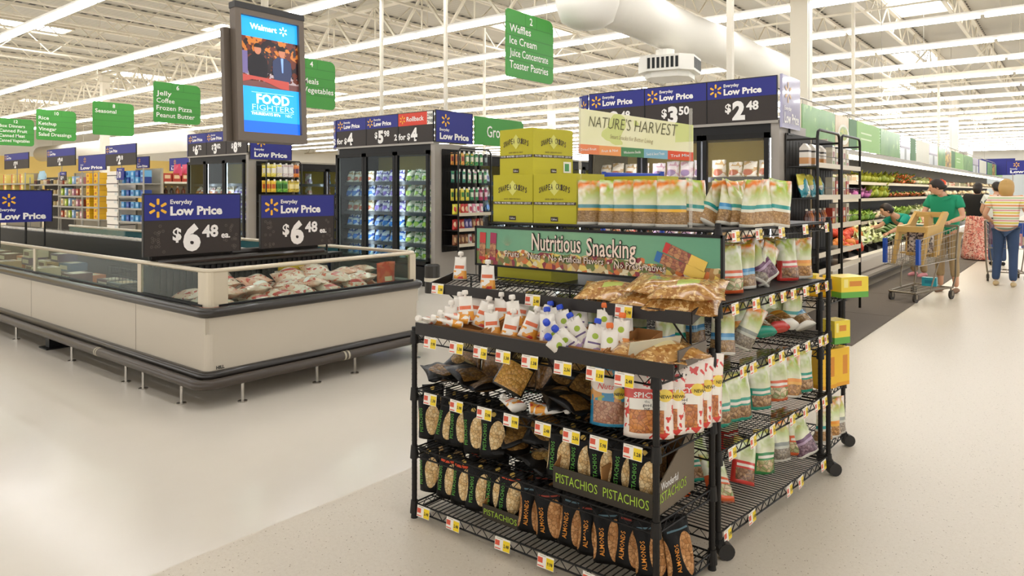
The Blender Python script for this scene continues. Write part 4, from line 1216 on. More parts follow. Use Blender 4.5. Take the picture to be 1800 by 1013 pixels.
# -- second shelf
front(PIST, [(757, 0), (782, 2), (808, 0), (836, 2), (866, 0)], 2.37, .320, 'black pistachio bag on second nut rack shelf, %s from the outer post', .28, .10, seed=8)
front(PIST, [(762, 2), (792, 0), (822, 2), (852, 0), (880, 2)], 2.50, .320, 'black pistachio bag in rear of second nut rack shelf, %s from outer post', .28, .1, seed=9)
front(PIST, [(985, 0), (1022, 2), (1062, 0), (1095, 2), (1128, 0)], 2.345, .328, 'pistachio bag in front row of the large carton, %s along', .34, .10, seed=10)
front(PIST, [(1000, 2), (1040, 0), (1085, 2), (1130, 0)], 2.44, .328, 'pistachio bag in middle row of the large carton, %s along', .34, .10, seed=11)
front(PIST, [(1012, 0), (1060, 2), (1110, 0), (1150, 2)], 2.55, .328, 'pistachio bag in back row of the large carton, %s along', .4, .10, seed=12)
rd = random.Random(31)
def lying(kind, items, label, cat=None):
    for k, (px, y, z, rx, ry, rz, v) in enumerate(items):
        kind.put((Xat(px, y), y, z), (rx, ry, rz), label % ORD[k], variant=v)
lying(DARK, [(895, 2.36, .36, -1.35, .1, .5, 0), (915, 2.42, .40, -1.1, -.2, .9, 1), (930, 2.33, .358, -1.45, .15, -.3, 2), (950, 2.40, .42, -.9, .2, .4, 0), (905, 2.52, .36, -1.2, 0, .2, 2), (945, 2.52, .36, -1.0, .1, -.2, 1)],
      'crumpled dark snack bag slumped on second shelf beside the large carton, %s of the heap')
# -- third shelf
lying(DARK, [(785, 2.36, .625, -1.45, .05, 1.0, 0), (820, 2.33, .622, -1.5, -.1, -.5, 1), (800, 2.47, .64, -1.3, .1, .3, 2), (840, 2.38, .635, -1.4, .1, 1.2, 1)], 'glossy dark snack bag lying on third nut rack shelf near outer post, %s of four')
lying(DARK, [(968, 2.36, .625, -1.45, .05, -.4, 0), (1000, 2.33, .635, -1.4, -.1, .8, 2), (1020, 2.42, .66, -1.2, .2, .1, 1), (985, 2.48, .65, -1.2, 0, .2, 0), (1035, 2.34, .63, -1.35, .2, 1.4, 1), (1012, 2.50, .70, -1.0, 0, 0, 2)], 'glossy dark snack bag heaped on third shelf beside blue bags, %s of the heap')
TAN.put((Xat(822, 2.56), 2.56, .593), (-.08, 0, .25), 'roasted nut bag standing by itself at the back of third nut rack shelf', variant=1)
TAN.put((Xat(890, 2.40), 2.40, .625), (-.45, .45, .45), 'tilted roasted nut bag of golden cashews mid third nut rack shelf', variant=0)
for k, px in enumerate((868, 905, 925, 948, 968)):
    TAN.put((Xat(px, 2.58), 2.58, .601), (-.1, 0, .15 + .06 * k), 'roasted nut bag in row standing behind the tilted cashew bag, %s one' % ORD[k], variant=1)
BX = print_mat('dark_nut_box_print', '2c1d15', [('rect', .08, .92, .08, .55, ('blot', '6d4122', '4a2a14', 20)), ('rect', .1, .9, .66, .9, '46301f')], .4, .2)
def mk_nbox(v): return tag(ob('nut_box', MB().box(-.045, .045, -.03, .03, 0, .16).mesh('nut_box', BX)), None, 'box')
NBOX = Kind(mk_nbox)
for k, px in enumerate((985, 1008, 1033, 1058)):
    NBOX.put((Xat(px, 2.60), 2.60, .593), .05 * k, 'dark brown nut box standing at the back of third shelf, %s toward the corner post' % ORD[k])
BLUE.put((Xat(1072, 2.36), 2.36, .600), (-.05, 0, .42), 'blue trail mix bag standing in front beside the spicy bag')
BLUE.put((Xat(1098, 2.47), 2.47, .593), (-.04, .03, .55), 'blue trail mix bag standing behind the first blue one')
BLUE.put((Xat(1118, 2.58), 2.58, .593), (-.02, -.02, .5), 'blue trail mix bag at the rear behind spicy bags')
SPICY.put((Xat(1140, 2.33), 2.33, .602), (-.06, 0, .50), 'red chili print spicy nut bag at the front behind the corner post', scale=1.08)
SPICY.put((Xat(1165, 2.40), 2.40, .602), (-.06, 0, .55), 'second red chili print spicy nut bag behind the corner post')
SPICY.put((Xat(1195, 2.46), 2.46, .602), (-.05, .04, .78), 'red chili print spicy nut bag turned to the side beyond the corner post', scale=1.1)
SPICY.put((Xat(1212, 2.53), 2.53, .602), (-.05, .05, .85), 'taller looking spicy nut bag leaning behind the turned one', scale=1.1)
SPICY.put((Xat(1232, 2.62), 2.62, .602), (-.05, .07, .95), 'rearmost red chili print spicy nut bag by the back post', scale=1.1)
for k, (px, y, rz) in enumerate(((912, 2.29, 1.2), (930, 2.31, -.9), (944, 2.32, -1.3))):
    SPOUT.put((Xat(px, y), y, .605), (-PI / 2 + .1, 0, rz), 'stray white fruit pouch lying at third shelf edge, %s of three' % ORD[k], variant=0)
# -- pouches behind the lip
L1 = .848
rd = random.Random(17)
CARDB = [(758, 845, 'outer'), (850, 968, 'second'), (985, 1060, 'third'), (1062, 1108, 'fourth')]
for (pa, pb, nm) in CARDB:
    x0, x1 = Xat(pa, 2.26), Xat(pb, 2.26)
    r = thing('pouch_carton', 'open brown cardboard carton of fruit pouches, %s one behind the lip' % nm, 'carton', (x0, 2.26, L1 + .008)); w = x1 - x0
    MB().box(0, w, .0, .003, 0, .05).build('front_panel', CARD, r); MB().box(0, w, .25, .253, 0, .10).build('back_wall', CARD, r); MB().box(0, w, .003, .25, 0, .003).build('base', CARD, r)
    for x in (0, w - .003): MB().prism([(.003, 0), (.25, 0), (.25, .10), (.003, .05)], 'x', x, x + .003).build('side_wall', CARD, r)
W_ = [(790, 2.30, 0, .0, .35), (820, 2.33, .05, -.1, .5), (843, 2.36, .03, .3, .45), (866, 2.32, .0, -.1, .5), (805, 2.42, .02, 0, .3), (835, 2.45, .03, .1, .4), (893, 2.30, 0, .15, .5), (905, 2.36, .05, -.2, .2), (925, 2.33, .02, .35, .6), (880, 2.43, .04, 0, .5), (912, 2.45, .04, .1, .4), (945, 2.38, .02, .3, .6), (858, 2.47, .03, 0, .4), (950, 2.47, .02, 0, .4)]
for k, (px, y, dz, ry, rz) in enumerate(W_):
    SPOUT.put((Xat(px, y), y, L1 + .018 + dz), (-.18, ry, rz), 'white-capped fruit pouch in the outer cartons behind the lip, %s counted inward' % ORD[k], variant=(0, 3, 6)[k % 3])
for k, (px, y, z, rz) in enumerate(((757, 2.245, .905, 1.9), (800, 2.235, .912, -.7), (812, 2.262, .93, -.9))):
    SPOUT.put((Xat(px + 12, y + .06), y + .06, z), (PI / 2 - .25, 0, rz * .3 - .5), 'white-capped fruit pouch lying with its cap over the lip, %s of three' % ORD[k], variant=0)
B_ = [(985, 2.31, .02, .6, .9), (1000, 2.29, .0, .9, .9), (1012, 2.30, .01, .7, .6), (965, 2.33, .02, .1, .5), (975, 2.42, .03, .2, .4), (1000, 2.40, .03, .3, .6), (1030, 2.38, .02, .5, .7), (1040, 2.32, .0, -.2, .6), (1020, 2.47, .04, .1, .3)]
for k, (px, y, dz, ry, rz) in enumerate(B_):
    SPOUT.put((Xat(px, y), y, L1 + .02 + dz), (-.25 + .5 * (k in (0, 1, 2)) * 1.2, -ry, rz), 'blue-capped fruit pouch in the middle cartons behind the lip, %s counted inward' % ORD[k], variant=(1, 4, 7)[k % 3])
for k, (px, y, dz, ry, rz) in enumerate(((1072, 2.31, 0, 0, .55), (1088, 2.38, .03, .1, .5), (1062, 2.44, .05, 0, .4), (1098, 2.46, .03, 0, .5))):
    SPOUT.put((Xat(px, y), y, L1 + .012 + dz), (-.15, ry, rz), 'orange-capped fruit pouch in the carton by the dried fruit bags, %s one' % ORD[k], variant=(2, 5)[k % 2])
FRUIT.put((Xat(1150, 2.36), 2.30, L1 + .036), (-PI / 2 + .10, .05, .45), 'clear dried fruit bag lying behind the lip near the corner post', variant=0)
FRUIT.put((Xat(1208, 2.44), 2.36, L1 + .04), (-PI / 2 + .14, -.05, 1.0), 'second clear dried fruit bag lying by the grey end plate', variant=1)
r = tag(MB().box(0, .004, 0, .25, 0, .10).build('card_divider', mat('printed_card', 'd3cbb0', .6)), 'pale printed card divider standing beside the dried fruit bags behind the lip', 'card'); r.location = (Xat(1100, 2.27), 2.27, L1 + .008); r.rotation_euler = (0, .25, -.35)
# -- raised tray
def trayz(y): return 1.016 + (y - ty0) / (ty1 - ty0) * .063
SPOUT.put((Xat(808, 2.62), 2.62, trayz(2.62) - .005), (-.1, 0, .3), 'white-capped fruit pouch low at the outer end of the raised tray', variant=0)
SPOUT.put((Xat(857, 2.52), 2.52, trayz(2.52) + .005), (-.05, 0, .4), 'white-capped fruit pouch standing upright on the raised tray', variant=3)
for k, (px, y, z, ry, rz, v) in enumerate(((1068, 2.50, .022, .0, .3, 0), (1128, 2.475, .022, 0, .1, 1), (1192, 2.465, .022, .03, .25, 2), (1140, 2.485, .062, .02, -.05, 2), (1205, 2.475, .060, -.02, .3, 0))):
    FRUIT.put((Xat(px, y), y, trayz(y) + z * 1.25), (-PI / 2 + .24, ry, rz), 'clear dried fruit bag piled on the raised tray, %s of the pile' % ORD[k], variant=v)

# ---------------------------------------------------------------- nutritious snacking board
sx0, sx1, sy, sz0, sz1 = Xat(838, 2.735), Xat(1267, 2.735), 2.735, 1.130, 1.312
sg = thing('snack_board', 'long green printed board reading nutritious snacking above the raised tray', 'sign', (sx0, sy, 0))
w = sx1 - sx0; h = sz1 - sz0
def board_mat():
    m = bpy.data.materials.new('snack_board_print'); m.use_nodes = True
    t = NT(m); b = t.n['Principled BSDF']; tc = t.node('ShaderNodeTexCoord'); g, o = tc.outputs['Generated'], tc.outputs['Object']
    sp = t.node('ShaderNodeSeparateXYZ'); t.l.new(g, sp.inputs[0]); x, z = sp.outputs[0], sp.outputs[2]
    gr = t.mix(t.math('SMOOTH_MIN', t.math('ABSOLUTE', t.math('SUBTRACT', x, .45)), .5, .1), '7fae86', '2f9077')
    fr = t.vor(o, 42); sep = t.node('ShaderNodeSeparateColor'); t.l.new(fr.outputs['Color'], sep.inputs[0])
    ramp = t.node('ShaderNodeValToRGB'); t.l.new(sep.outputs[0], ramp.inputs[0]); ramp.color_ramp.interpolation = 'CONSTANT'
    cs = ['8d6a3c', 'd9c08a', '8e2f3a', 'ecd06a', 'b6864c', 'd6763a', '6d7a3a', 'e9dcb8']
    while len(ramp.color_ramp.elements) < len(cs): ramp.color_ramp.elements.new(.5)
    for i, c in enumerate(cs): ramp.color_ramp.elements[i].position = i / len(cs); ramp.color_ramp.elements[i].color = lin(c)
    edge = t.math('ADD', .42, t.math('MULTIPLY', t.math('SUBTRACT', t.noise(o, 9), .5), .35))
    edge = t.math('SUBTRACT', edge, t.math('MULTIPLY', t.math('COMPARE', x, .87, .13), .12))
    t.put(b.inputs['Base Color'], t.mix(t.math('LESS_THAN', z, edge), gr, ramp.outputs[0]))
    b.inputs['Roughness'].default_value = .35
    return m
MB().box(0, w, 0, .008, sz0, sz1).build('printed_panel', board_mat(), sg)
fr = MB().box(-.008, w + .008, -.004, .014, sz1, sz1 + .012).box(-.008, w + .008, -.004, .014, sz0 - .010, sz0).box(-.010, 0, -.004, .014, sz0 - .01, sz1 + .012).box(w, w + .012, -.004, .014, sz0 - .01, sz1 + .012)
fr.build('frame', BLACK, sg)
PINK = mat('cream_pink_ink', 'f3dccb', .5)
xf = lambda px: Xat(px, sy) - sx0
for (txt, p0, p1, z, hh) in (('Nutritious', 936, 1022, .088, .080), ('Snacking', 1032, 1119, .078, .080)):
    letter(sg, txt, INKB, xf(p0), sz0 + z, hh, -.004, w=xf(p1) - xf(p0), align='l', bold=.045); letter(sg, txt, PINK, xf(p0), sz0 + z, hh, -.007, w=xf(p1) - xf(p0), align='l', bold=.012)
for (txt, p0, p1, z) in (('Fruits', 889, 914, .046), ('•', 919, 923, .046), ('Nuts', 930, 951, .044), ('•', 956, 960, .043), ('No Artificial Flavors', 966, 1062, .040), ('•', 1068, 1073, .036), ('No Preservatives', 1081, 1171, .030)):
    letter(sg, txt, INKB, xf(p0), sz0 + z, .030, -.004, w=xf(p1) - xf(p0), align='l', bold=.04, res=1); letter(sg, txt, PINK, xf(p0), sz0 + z, .030, -.007, w=xf(p1) - xf(p0), align='l', bold=.01, res=1)
def bar_print(x0, z0, L, H, ang, col, nut, end):
    m = Matrix.Translation((x0, -.002, sz0 + z0)) @ Matrix.Rotation(ang, 4, 'Y')
    for nm, a, b_, c, d, mm in (('printed_bar', 0, L, 0, H, nut), ('printed_bar_tip', 0, L * .12, 0, H, col), ('printed_bar_label', L * .62, L, 0, H, end)):
        o = MB().box(a, b_, -.001 - .0006 * ('_' in nm[8:]), 0, c, d).build(nm, mm, sg); o.matrix_local = m
NUTP = print_mat('bar_nut_print', ('nuts', 'c48a58', '8e3a34', '5a2420', 60), [], .35)
bar_print(.805 * w, .115, .20, .045, .38, mat('bar_red', 'c9322f', .4), NUTP, mat('bar_yellow', 'f0c95a', .4))
bar_print(.775 * w, .075, .23, .045, .34, mat('bar_blue', '2f6fae', .4), NUTP, mat('bar_yellow', 'f0c95a', .4))
bar_print(.045 * w, .02, .14, .04, -PI / 2 + .05, mat('bar_red', 'c9322f', .4), NUTP, mat('bar_red', 'c9322f', .4))
bar_print(.098 * w, .02, .14, .04, -PI / 2 + .06, mat('bar_magenta', 'a3264f', .4), NUTP, mat('bar_magenta', 'a3264f', .4))
b = MB()
for k in range(9):
    a = -.9 + k * .225; b.add([(.155 * w + .012 * math.sin(a), -.0012, sz0 + .10), (.155 * w + .065 * math.sin(a) * 1.1, -.0012, sz0 + .10 + .06 * math.cos(a)), (.155 * w + .012 * math.sin(a + .3), -.0012, sz0 + .10)], [(0, 1, 2)])
b.build('printed_leaf', mat('sage_print', '9fae8c', .5), sg)

# ---------------------------------------------------------------- top of the tall rack: boxes, harvest sign, bags
TOP = 1.335 + .009
OLIVE = mat('olive_green_card', 'bdb41c', .55); OLIVEL = mat('light_olive_card', 'c4be28', .55); BRN = mat('brown_print', '3b2c17', .5); PALEO = mat('pale_olive_print', 'd8d66f', .5)
def snap_box(label, x, y, z, rz, w=.212, d=.25, h=.238, faces=('front',), sticker=False):
    r = thing('crisps_box', label, 'box', (x, y, z), rz)
    MB().box(-w / 2, w / 2, -d / 2, d / 2, 0, h).build('carton', OLIVE if 'front' in faces else OLIVEL, r)
    def face(side):
        ww, off = (w, -d / 2 - .001) if side == 'front' else (d, w / 2 + .001)
        k = dict(y=off, face=side)
        pl = lambda nm, m, a, b_, c, e: (MB().box(a, b_, off - .0005, off, c, e) if side == 'front' else MB().box(off, off + .0005, a, b_, c, e)).build(nm, m, r)
        dia = [(0, h * .56), (.04, h * .72), (0, h * .88), (-.04, h * .72)]
        (MB().add([(a, off - .0004, c) for a, c in dia], [(0, 1, 2, 3)]) if side == 'front' else MB().add([(off + .0004, a, c) for a, c in dia], [(0, 1, 2, 3)])).build('printed_diamond', PALEO, r)
        for i, ch in enumerate('SNAPEA CRISPS'):
            if ch == ' ': continue
            t = (i - 6) / 6.0
            letter(r, ch, BRN, t * .088, h * (.735 - .07 * t * t) - .012, .028, (off - .0012) if side == 'front' else off + .0012, w=.0115, bold=.02, res=1, face=side)
        if side == 'front' or True:
            pl('printed_band', BRN, -ww / 2 + .002, ww / 2 - .002, h * .37, h * .43)
            letter(r, '70% PEA • MORE FIBER • LESS SODIUM • LESS FAT', INKW, 0, h * .385, .009, (off - .0012) if side == 'front' else off + .0012, w=ww * .92, res=1, face=side, bold=.01)
            letter(r, 'BAKED GREEN PEA SNACK', BRN, 0, h * .47, .008, (off - .0012) if side == 'front' else off + .0012, w=ww * .42, res=1, face=side)
            pl('printed_badge', BRN, -.022, .022, h * .04, h * .13)
            letter(r, 'Calbee', INKW, 0, h * .065, .009, (off - .0022) if side == 'front' else off + .0022, w=.034, res=1, face=side, bold=.01)
    for f in faces: face(f)
    return r
bx0 = Xat(867, 2.83)
snap_box('yellow-green crisps box in the lower row, outermost on the tall rack', bx0 + .131, 2.955, TOP, .0, w=.26, h=.243)
snap_box('yellow-green crisps box in the lower row beside the harvest sign', bx0 + .131 + .268, 2.95, TOP, -.01, w=.26, h=.243)
tb = snap_box('yellow-green crisps box turned cornerwise on top of the stack', Xat(943, 3.02), 3.02, TOP + .2435, math.radians(-8), w=.25, d=.30, h=.238, faces=('front', 'side'))
MB().box(.1262, .1268, .075, .135, .012, .07).build('white_sticker', WHITE, tb); MB().box(.1268, .1272, .085, .118, .02, .06).build('green_sticker_print', mat('green_sticker', '4f9a5a', .5), tb)
for k, (px, y) in enumerate(((1045, 3.45), (1130, 3.45))):
    snap_box('yellow-green crisps box standing behind the harvest bags, %s from the sign pole' % ORD[k], Xat(px, y), y, TOP, 0, w=.30)
snap_box('yellow-green crisps box seen through the raised tray on the fourth shelf', Xat(945, 2.98), 2.98, 1.029 + .008, .03, w=.34, d=.25, h=.13, faces=())

# harvest sign on two clear poles
hy = 2.86
hx0, hx1 = Xat(1017, hy), Xat(1218, hy)
hs = thing('harvest_sign', 'pale printed sign reading natures harvest on clear poles above snack bags', 'sign', (hx0, hy, 0))
w = hx1 - hx0
CLP = mat('clear_acrylic', 'eae6dc', .1, alpha=.25)
for x in (.006, w - .012): MB().cyl((x, .004, TOP), (x, .004, 1.95 if x < .1 else 1.86), .008, n=8).build('clear_pole', CLP, hs)
def hz_(px, py):                                     # height on the sign's plane
    dx, dy = ray(px); z = hy / dy
    return EYE - (py - HZ) * z / F
zt0, zt1, zb0, zb1 = hz_(1017, 190), hz_(1218, 220), hz_(1017, 270), hz_(1218, 283)
zm0, zm1 = hz_(1017, 253), hz_(1218, 268)
def slab(nm, m, a0, a1, lo, hi, y0=0.0):
    L = lambda p, t: p[0] + (p[1] - p[0]) * t / w
    b = MB(); b.add([(a0, y0, L(lo, a0)), (a1, y0, L(lo, a1)), (a1, y0, L(hi, a1)), (a0, y0, L(hi, a0)), (a0, y0 + .004, L(lo, a0)), (a1, y0 + .004, L(lo, a1)), (a1, y0 + .004, L(hi, a1)), (a0, y0 + .004, L(hi, a0))],
                    [(0, 1, 2, 3), (7, 6, 5, 4), (0, 4, 5, 1), (1, 5, 6, 2), (2, 6, 7, 3), (3, 7, 4, 0)])
    return b.build(nm, m, hs)
slab('printed_panel', print_mat('harvest_sign_print', ('fade', 'f6f1d8', 'e6e6a4', 6), [('blot', .2, 1, 'd3da86', 7, .62), ('rect', .86, 1, .2, 1, 'd5dd8c')], .35), 0, w, (zm0, zm1), (zt0, zt1))
for k, (c, s) in enumerate((('ee8a5a', 'Dried Fruit'), ('f0a060', 'Fruit & Nut'), ('4f8a58', 'Wholesome Snacks'), ('84b6cc', 'Seeds & Sweet Treats'), ('e2532f', 'Trail Mix'))):
    a0, a1 = w * k / 5, w * (k + 1) / 5
    slab('colour_tab', mat('tab_' + c, c, .45), a0, a1, (zb0, zb1), (zm0, zm1), -.001)
    L = lambda p, t: p[0] + (p[1] - p[0]) * t / w
    letter(hs, s, INKW, (a0 + a1) / 2, (L((zb0, zb1), (a0 + a1) / 2) * .62 + L((zm0, zm1), (a0 + a1) / 2) * .38), .012, -.003, w=w * .15, res=1, bold=.01)
DKOL = mat('dark_olive_ink', '5d5a3a', .5)
sl = -math.atan2((zt1 + zm1 - zt0 - zm0) / 2, w)
letter(hs, "NATURE'S HARVEST", DKOL, w * .10, (zt0 + zm0) / 2 - .006, .052, -.003, w=w * .78, align='l', bold=-.012, roll=sl)
letter(hs, 'Smart Snacks for Better Living', mat('tan_ink', 'a89a72', .5), w * .30, zm0 + .018, .020, -.003, w=w * .38, align='l', res=1, roll=sl)

rd = random.Random(44)
for k, (px, v) in enumerate(((1040, 0), (1078, 10), (1103, 0), (1138, 0), (1180, 0))):
    NH.put((Xat(px, 2.85 + .0), 2.85, TOP), (-.03, 0, (.75, .5, .45, .35, .3)[k]), 'yellow-banded cream bag before the harvest sign, %s from its pole' % ORD[k], variant=v, scale=(1.05, 1, 1))
for k, (px, y, v, rx, ry, rz) in enumerate(((1207, 3.1, 1, 0, 0, 1.2), (1222, 3.02, 11, .05, .08, 1.25), (1243, 3.05, 21, -.15, .50, .95), (1262, 3.14, 1, .1, -.12, 1.45), (1277, 3.08, 4, -.05, .22, 1.3), (1287, 3.22, 21, .15, -.1, 1.4), (1300, 3.12, 11, -.1, .10, 1.35),
    (1318, 3.10, 21, .08, .0, 1.2), (1338, 3.13, 1, -.08, -.05, .9), (1340, 3.33, 21, 0, .15, 1.3), (1366, 3.22, 11, .05, .14, 1.0), (1318, 3.36, 0, 0, -.1, .8))):
    NH.put((Xat(px, y), y, TOP + .001), (rx, ry, rz), 'teal-banded cream bag on top of tall rack, %s past the yellow-banded ones' % ORD[k], variant=v)
# -- the side shelves of the tall rack
def side(items, h, where, back=.10):
    rd = random.Random(int(h * 1000))
    for k, (px, v, dx, rx, ry, rz, dz) in enumerate(items):
        a, b = MC[1], MC[2]
        y = 0
        t = on_edge(px, (a[0] - back - dx, a[1]), (b[0] - back - dx, b[1])); t = min(max(t, .04), .93)
        x, y = a[0] + (b[0] - a[0]) * t - back - dx, a[1] + (b[1] - a[1]) * t
        c = NHV[v % 10]
        nm = ('yellow banded', 'teal banded', 'red', 'orange banded', 'blue banded', 'teal-bottomed', 'orange-red', 'purple', 'grey', 'green')[v % 10]
        NH.put((x, y, h + .016 + dz), (rx, ry, rz), '%s snack bag on %s of tall rack, %s from corner post' % (nm, where, ORD[k]), variant=v)
Z90 = PI / 2
side([(1285, 6, 0, -.05, 0, 1.0, 0), (1288, 0, .09, 0, 0, 1.15, 0), (1309, 4, .03, 0, 0, 1.1, 0), (1328, 1, .10, 0, 0, 1.2, 0), (1335, 8, .02, 0, .5, 1.25, .01), (1352, 7, -.01, -.15, -.55, 1.0, .03), (1348, 1, .16, 0, 0, 1.2, 0), (1368, 2, .08, 0, 0, 1.2, 0), (1385, 12, .01, 0, 0, 1.0, 0), (1415, 3, .0, 0, 0, 1.05, 0), (1380, 1, .18, 0, 0, 1.3, 0), (1405, 4, .14, 0, 0, 1.3, 0)], 1.029, 'fourth side shelf')
side([(1270, 4, .03, -.1, .1, 1.0, 0), (1300, 8, .04, .2, .4, 1.1, 0), (1300, 3, .14, 0, -.1, 1.1, 0), (1325, 12, .10, 0, 0, 1.2, 0), (1345, 5, .02, -1.2, 0, .9, .04), (1370, 2, .02, -1.25, 0, 1.0, .04), (1350, 2, .13, 0, 0, 1.2, 0), (1368, 11, .13, 0, 0, 1.2, 0), (1388, 3, .0, -1.2, .2, 1.1, .05), (1398, 4, .12, 0, 0, 1.2, 0), (1425, 1, .06, 0, .1, 1.0, 0), (1437, 14, -.02, -.9, -.2, 1.0, .02)], .752, 'middle side shelf')
side([(1268, 15, .04, 0, 0, 1.3, 0), (1286, 5, .04, 0, .05, 1.2, 0), (1302, 15, .02, 0, 0, 1.1, -.0), (1335, 5, .03, 0, 0, .95, 0), (1365, 6, .03, 0, 0, .95, 0), (1315, 5, .14, 0, 0, 1.2, 0), (1350, 15, .14, 0, 0, 1.2, 0), (1391, 13, .0, 0, .1, 1.1, 0), (1405, 3, .12, 0, 0, 1.2, 0), (1420, 2, .10, 0, -.3, 1.2, 0), (1427, 5, .0, 0, 0, 1.0, 0)], .430, 'second side shelf')
side([(1268, 16, .0, -.7, .2, .9, .02), (1305, 2, .04, -.35, .3, .9, .0), (1342, 9, .03, -.05, .05, 1.0, 0), (1372, 8, .04, -.05, .02, 1.1, 0), (1400, 6, .02, 0, 0, 1.0, 0), (1418, 3, .06, 0, 0, 1.1, 0), (1428, 7, -.03, -.2, -.35, .95, 0), (1390, 3, .12, 0, 0, 1.2, 0)], .103, 'lowest side shelf')
# a few pouches filling the aisle-side depth of the shelves, seen through the wires
rd = random.Random(50)
for lev, (h, nm) in enumerate(((.103, 'lowest'), (.430, 'second'), (.752, 'middle'))):
    for k in range(6):
        x = -1.42 - rd.uniform(0, .25); y = 2.90 + k * .16
        NH.put((x, y, h + .010), (0, 0, 1.2 + rd.uniform(-.2, .2)), 'snack bag in inner row of %s tall rack shelf, %s from corner post' % (nm, ORD[k]), variant=rd.choice((1, 5, 12, 3, 4, 15)))
    for k in range(5):
        NH.put((-1.45 - .2 * k, 2.95 + rd.uniform(0, .05), h + .010), (0, 0, .2), 'snack bag behind the nut rack on %s tall rack shelf, %s from corner' % (nm, ORD[k]), variant=rd.choice((1, 5, 2, 3, 6, 15)))
# yellow boxes on the far low rack
YB = print_mat('yellow_snack_print', 'f0d43a', [('z', 0, .28, '5fa83f'), ('rect', .3, .75, .55, .8, 'd98a2a'), ('rect', .1, .25, .5, .9, 'f5e58a')], .4)
YB2 = print_mat('golden_snack_print', 'f2bf1d', [('rect', .5, .85, .3, .8, 'd98a1a'), ('z', 0, .1, 'e6a013')], .4)
def ybox(label, px, y, h, m, w=.16, d=.12, hh=.11, rz=1.2):
    o = ob('snack_box', MB().box(-w / 2, w / 2, -d / 2, d / 2, 0, hh).mesh('snack_box', m), loc=(Xat(px, y), y, h + .006), rz=rz); return tag(o, label, 'box')
ybox('yellow and green snack box on the top shelf of the far low rack', 1486, 4.30, .903, YB, .19, .14, .115, 1.0)
ybox('yellow and green snack box on third shelf of the far low rack', 1468, 4.28, .638, YB, .12, .1, .13, 1.1)
ybox('tall golden snack box on second shelf of far low rack, inner one', 1446, 4.20, .390, YB2, .12, .09, .22, 1.2)
ybox('tall golden snack box on second shelf of far low rack, outer one', 1469, 4.33, .390, YB2, .12, .09, .215, 1.2)
for k, (px, y) in enumerate(((1447, 4.18), (1463, 4.30), (1472, 4.38))):
    NH.put((Xat(px, y), y, .092 + .008), (0, 0, 1.2), 'cream snack bag on the lowest shelf of far low rack, %s toward its outer post' % ORD[k], variant=(1, 3, 8)[k])
for k in range(6):
    ybox('yellow snack box in row along top of far low rack, %s inward' % ORD[k], 1440 - 24 * k, 4.22, .903, YB if k % 2 else YB2, .13, .1, .10 + .02 * (k % 2), 0.1)

# ================================================================== PRODUCE CASE
MATM = mat('rubber_mat', '655b50', .85, bump=(60, .3))
mt = thing('floor_mat', 'long dark ribbed floor mat along the produce case', 'mat', (-2.17, 7.4, 0))
for k in range(9):
    MB().box(-.44, .44, k * 2.0 + .004, k * 2.0 + 1.996, 0, .012).build('mat_section', MATM, mt)
PC0, PC1 = 9.95, 42.0
pc = thing('produce_case', 'long refrigerated produce case with a lit sloping canopy', 'display case', (0, PC0, 0))
L = PC1 - PC0
WCASE = mat('white_case_front', 'ded6c8', .35, .1); DKC = mat('dark_case_interior', '24211e', .6)
def run(name, prof, m, parent=pc): return MB().prism(prof, 'y', 0, L).build(name, m, parent)
run('kick_plate', [(-2.80, 0), (-2.80, .16), (-3.6, .16), (-3.6, 0)], mat('grey_kick', '6d675f', .5))
run('front_panel', [(-2.62, .14), (-2.58, .20), (-2.56, .44), (-2.60, .50), (-2.66, .50), (-2.66, .14)], WCASE)
run('front_rail', [(-2.555, .46), (-2.555, .52), (-2.62, .54), (-2.64, .46)], mat('pale_case_rail', 'efe8da', .35))
run('front_stripe', [(-2.566, .26), (-2.562, .29), (-2.60, .29), (-2.60, .26)], GREYM)
run('lower_bin', [(-2.64, .16), (-2.64, .50), (-3.18, .80), (-3.62, .80), (-3.62, .16)], DKC)
run('back_wall', [(-3.62, .16), (-3.62, 2.2), (-3.70, 2.2), (-3.70, .16)], DKC)
for (x0, h0, x1, h1, nm) in ((-2.98, .93, -3.62, .95, 'display_shelf'), (-3.15, 1.33, -3.62, 1.35, 'display_shelf'), (-3.20, 1.64, -3.62, 1.66, 'display_shelf')):
    run(nm, [(x0, h0), (x0, h0 + .03), (x1, h1 + .03), (x1, h1)], DKC)
    run('shelf_edge', [(x0 + .012, h0 - .01), (x0 + .012, h0 + .045), (x0, h0 + .045), (x0, h0 - .01)], mat('pale_shelf_edge', 'c3b8a5', .4))
run('canopy', [(-2.74, 2.06), (-2.74, 2.14), (-3.25, 2.26), (-3.70, 2.26), (-3.70, 2.2), (-3.2, 2.12), (-2.86, 2.04)], mat('grey_white_canopy', 'aca89e', .5))
run('canopy_lamp', [(-2.735, 2.03), (-2.735, 2.062), (-2.85, 2.04), (-2.85, 2.015)], mat('warm_case_lamp', 'fff1d2', .4, emit=8.0))
MB().box(-3.7, -2.62, -.03, 0, .0, 2.2).build('end_wall', GREYPANEL, pc)
